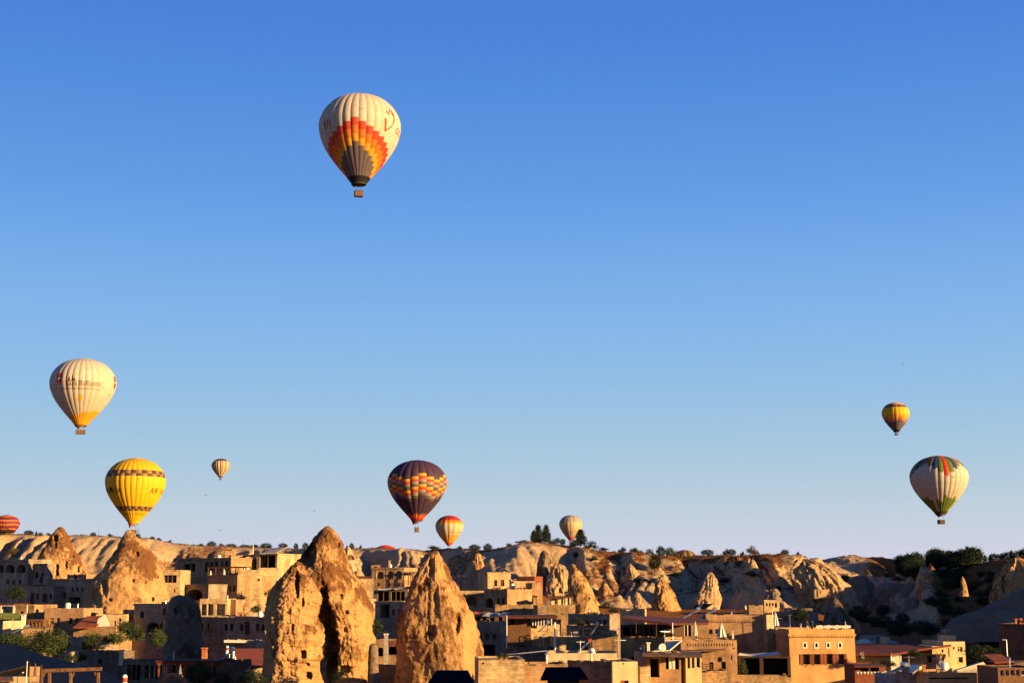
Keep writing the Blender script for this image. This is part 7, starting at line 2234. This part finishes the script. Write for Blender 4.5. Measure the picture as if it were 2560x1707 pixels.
birds = [(701, 35, 6), (624, 358, 5), (1168, 504, 5), (903, 742, 6), (1035, 793, 7), (1400, 741, 6), (2055, 754, 6), (393, 821, 4), (546, 836, 6), (1181, 844, 4), (2258, 911, 8), (936, 1002, 4), (1388, 970, 5), (1439, 1043, 5),
         (292, 1069, 5), (373, 1093, 4), (781, 1124, 4), (1507, 1093, 4), (552, 1097, 4), (782, 1070, 5), (1500, 1253, 6), (2003, 1204, 5), (1195, 1321, 6), (514, 1237, 9), (785, 1277, 7), (551, 1325, 10), (442, 1342, 7), (852, 1297, 5),
         (2389, 1312, 5), (621, 1347, 5), (607, 1355, 6), (2357, 1131, 4), (421, 1240, 5), (815, 1293, 5), (2418, 1354, 4)]
for i, (u, v, w) in enumerate(birds):
    Y = 1.9 * 3610 / (w * 1.25)
    Y = min(Y, 1500)
    p = P(u, v, Y)
    o = put('bird', BM_[i % 3], None, None, p, rng.rand() * 6.28)
    o.rotation_euler = (R(rng.uniform(-25, 25)), R(rng.uniform(-30, 30)), rng.rand() * 6.28)
    sc = w * mpp(Y) / 2.1 * 1.15
    o.scale = (sc, sc, sc)
    BIRDS.append((o, u, v))

REF = [('highest white balloon', 897, 350), ('white lettered balloon', 202, 980), ('yellow balloon', 334, 1230), ('smallest pale balloon', 551, 1172), ('dark purple balloon', 1042, 1230),
       ('red and orange balloon', 1123, 1325), ('tan balloon', 1427, 1320), ('small yellow balloon', 2241, 1045), ('white scalloped balloon', 2352, 1215), ('tallest rock pinnacle', 818, 1330), ('dark round tree on the right ridge', 1962, 1380)]
seen = {}
for o, u, v in sorted(BIRDS, key=lambda q: min(math.hypot(q[1] - r[1], q[2] - r[2]) for r in REF)):
    nm, ru, rv = min(REF, key=lambda r: math.hypot(u - r[1], v - r[2]))
    a = math.degrees(math.atan2(rv - v, u - ru)) % 360
    dn = ('right of', 'above and right of', 'above', 'above and left of', 'left of', 'below and left of', 'below', 'below and right of')[int((a + 22.5) // 45) % 8]
    k = seen.get((nm, dn), 0)
    seen[(nm, dn)] = k + 1
    tag(o, 'tiny dark bird in the sky %s the %s%s' % (dn, nm, ('', ', second nearest', ', third nearest', ', fourth nearest', ', fifth nearest', ', sixth nearest', ', seventh nearest')[k]), 'bird', 'birds scattered over the sky')

# odds and ends on the roofs
def antenna(label, p, h):
    t = thing('tv_antenna', label, 'antenna', p, rng.rand() * 3, 'antennas on the roofs')
    child(t, 'mast', lambda bm: tube(bm, [(0, 0, -.1), (0, 0, h)], .035, 5), 'steel')
    child(t, 'boom', lambda bm: [bar(bm, (-.6, 0, h - .15), (.6, 0, h - .15), .035)] + [bar(bm, (-.55 + .22 * k, -.32 + .03 * k, h - .12), (-.55 + .22 * k, .32 - .03 * k, h - .12), .025) for k in range(6)], 'steel')
def vent(label, p, h):
    t = thing('vent_pipe', label, 'pipe', p, 0, 'vent pipes on the roofs')
    child(t, 'shaft', lambda bm: lathe(bm, [(.09, -.1), (.09, h)], 10), 'steel')
    child(t, 'cowl', lambda bm: lathe(bm, [(.18, h + .02), (.2, h + .1), (.03, h + .28)], 10), 'steel')
def rooftank(label, p, h):
    t = thing('water_tank', label, 'water tank', p, 0, 'small tanks on the roofs')
    child(t, 'drum', lambda bm: lathe(bm, [(.42, .3), (.46, .36), (.46, .3 + h), (.3, .42 + h), (.1, .46 + h)], 16), 'whitemetal')
    child(t, 'stand', lambda bm: [box(bm, x - .04, x + .04, y - .04, y + .04, -.05, .3) for x in (-.3, .3) for y in (-.3, .3)], 'iron')
def pots(label, p, n):
    t = thing('flower_pots', label, 'flower pots', p, 0, 'flower pots on the roofs')
    for k in range(n):
        child(t, 'pot', lambda bm: lathe(bm, [(.1, 0), (.17, .28), (.18, .3), (.15, .3)], 9, (k * .5, 0, 0)), 'terracotta')
        me = PROTO[('shrub', 0)][0].copy()
        me.materials.clear()
        me.materials.append(M['leaf'])
        o = put('plant', me, None, t, (k * .5, 0, .28))
        o.scale = (.45, .45, .55)
REFH = {'L1': 'shaded arcaded house', 'L2': 'low shaded house with paired windows', 'L3': 'sunlit house at the left edge', 'L4': 'ragged edged house with four windows', 'L7': 'curved shaded house', 'L9': 'low grey roof house',
        'M1d': 'lower hotel wing', 'M3': 'three bay pavilion', 'M4': 'long dim house row', 'C1': 'tan guest house with arched windows', 'C6': 'bright cream cube house', 'C7': 'cream arcade house', 'C8': 'house end with a dark round arch',
        'C9': 'cream roof house', 'C9h': 'rough stone house with one window', 'C10': 'shaded house by the leaning cone', 'C14': 'square tan block', 'C14d': 'broad cream house wall', 'C15': 'pale parapet roof house', 'C15b': 'dark back wall house',
        'C16': 'bright cream stone wall house', 'C16b': 'sunlit stone wall house', 'C16c': 'shaded tall wall house', 'C16d': 'blank cream house front', 'R1c': 'long tan roof wall house', 'R2': 'black doorway house',
        'R3': 'tall tan guest house', 'R3b': 'shaded house by the guest house', 'R5': 'white three storey house', 'R5d': 'dim stone house at the right', 'R6': 'black house at the right edge', 'R7': 'long front parapet house', 'R7b': 'shaded front house', 'R8': 'glazed winter garden',
        'C14f': 'shaded flat house with shrubs', 'K6': 'low shaded wall house', 'C9c': 'cream house with slit windows', 'M1': 'upper hotel wing', 'M1b': 'right hotel wing', 'R1': 'shaded restaurant floor'}
rr_ = random.Random(17)
for key, ref in REFH.items():
    h = ALLH[key]
    zr = h.h - h.parapet
    for kind in rr_.sample(('antenna', 'vent', 'tank', 'pots'), 2 if h.w > 6 else 1):
        p = h.wpt(rr_.uniform(.15, .85) * h.w, rr_.uniform(.35, .7) * h.depth, zr)
        if kind == 'antenna': antenna('thin television antenna on the roof of the ' + ref, p, rr_.uniform(1.6, 2.6))
        elif kind == 'vent': vent('small steel vent pipe on the roof of the ' + ref, p, rr_.uniform(.6, 1.1))
        elif kind == 'tank' and h.w > 6: rooftank('white drum tank on the roof of the ' + ref, p, rr_.uniform(.6, .9))
        elif kind == 'pots': pots('potted green plants on the roof of the ' + ref, h.wpt(rr_.uniform(.1, .5) * h.w, .5, zr), rr_.randint(2, 4))

py = P(344, 1342, ridge_at(344) + 60)
pyl = thing('radio_mast', 'thin lattice mast on the ridge right of the honey cone tip', 'mast', (py.x, py.y, py.z))
hm_ = 20 * mpp(py.y)
child(pyl, 'lattice', lambda bm: [bar(bm, (sx * .9, sy * .9, 0), (sx * .08, sy * .08, hm_), .05) for sx in (-1, 1) for sy in (-1, 1)] + [bar(bm, (-.9 * (1 - k / 6), -.9 * (1 - k / 6), hm_ * k / 6), (.9 * (1 - (k + 1) / 6), -.9 * (1 - (k + 1) / 6), hm_ * (k + 1) / 6), .06) for k in range(5)], 'iron')
child(pyl, 'antenna', lambda bm: tube(bm, [(0, 0, hm_), (0, 0, hm_ * 1.35)], .05, 5), 'iron')
mp = P(247, 1341, 500)
pole('hair thin mast on the ridge between the two left cones', 247, 1320, 1343, 498, .7, 'iron', 'radio_mast', 'mast')

# unseen house added beyond the picture's right edge to shade the grey slope
nb = thing('neighbour_house', 'unseen house added to shade the grey slope, beyond the right edge of the picture', 'house', (37, 71, EYE - 13))  # added house with its wall and roof, there for its shade
child(nb, 'wall', lambda bm: box(bm, 0, 13, 0, 19, 0, 23.5), 'cream')
child(nb, 'roof', lambda bm: box(bm, -.3, 13.3, -.3, 19.3, 23.504, 23.9), 'roofdark')
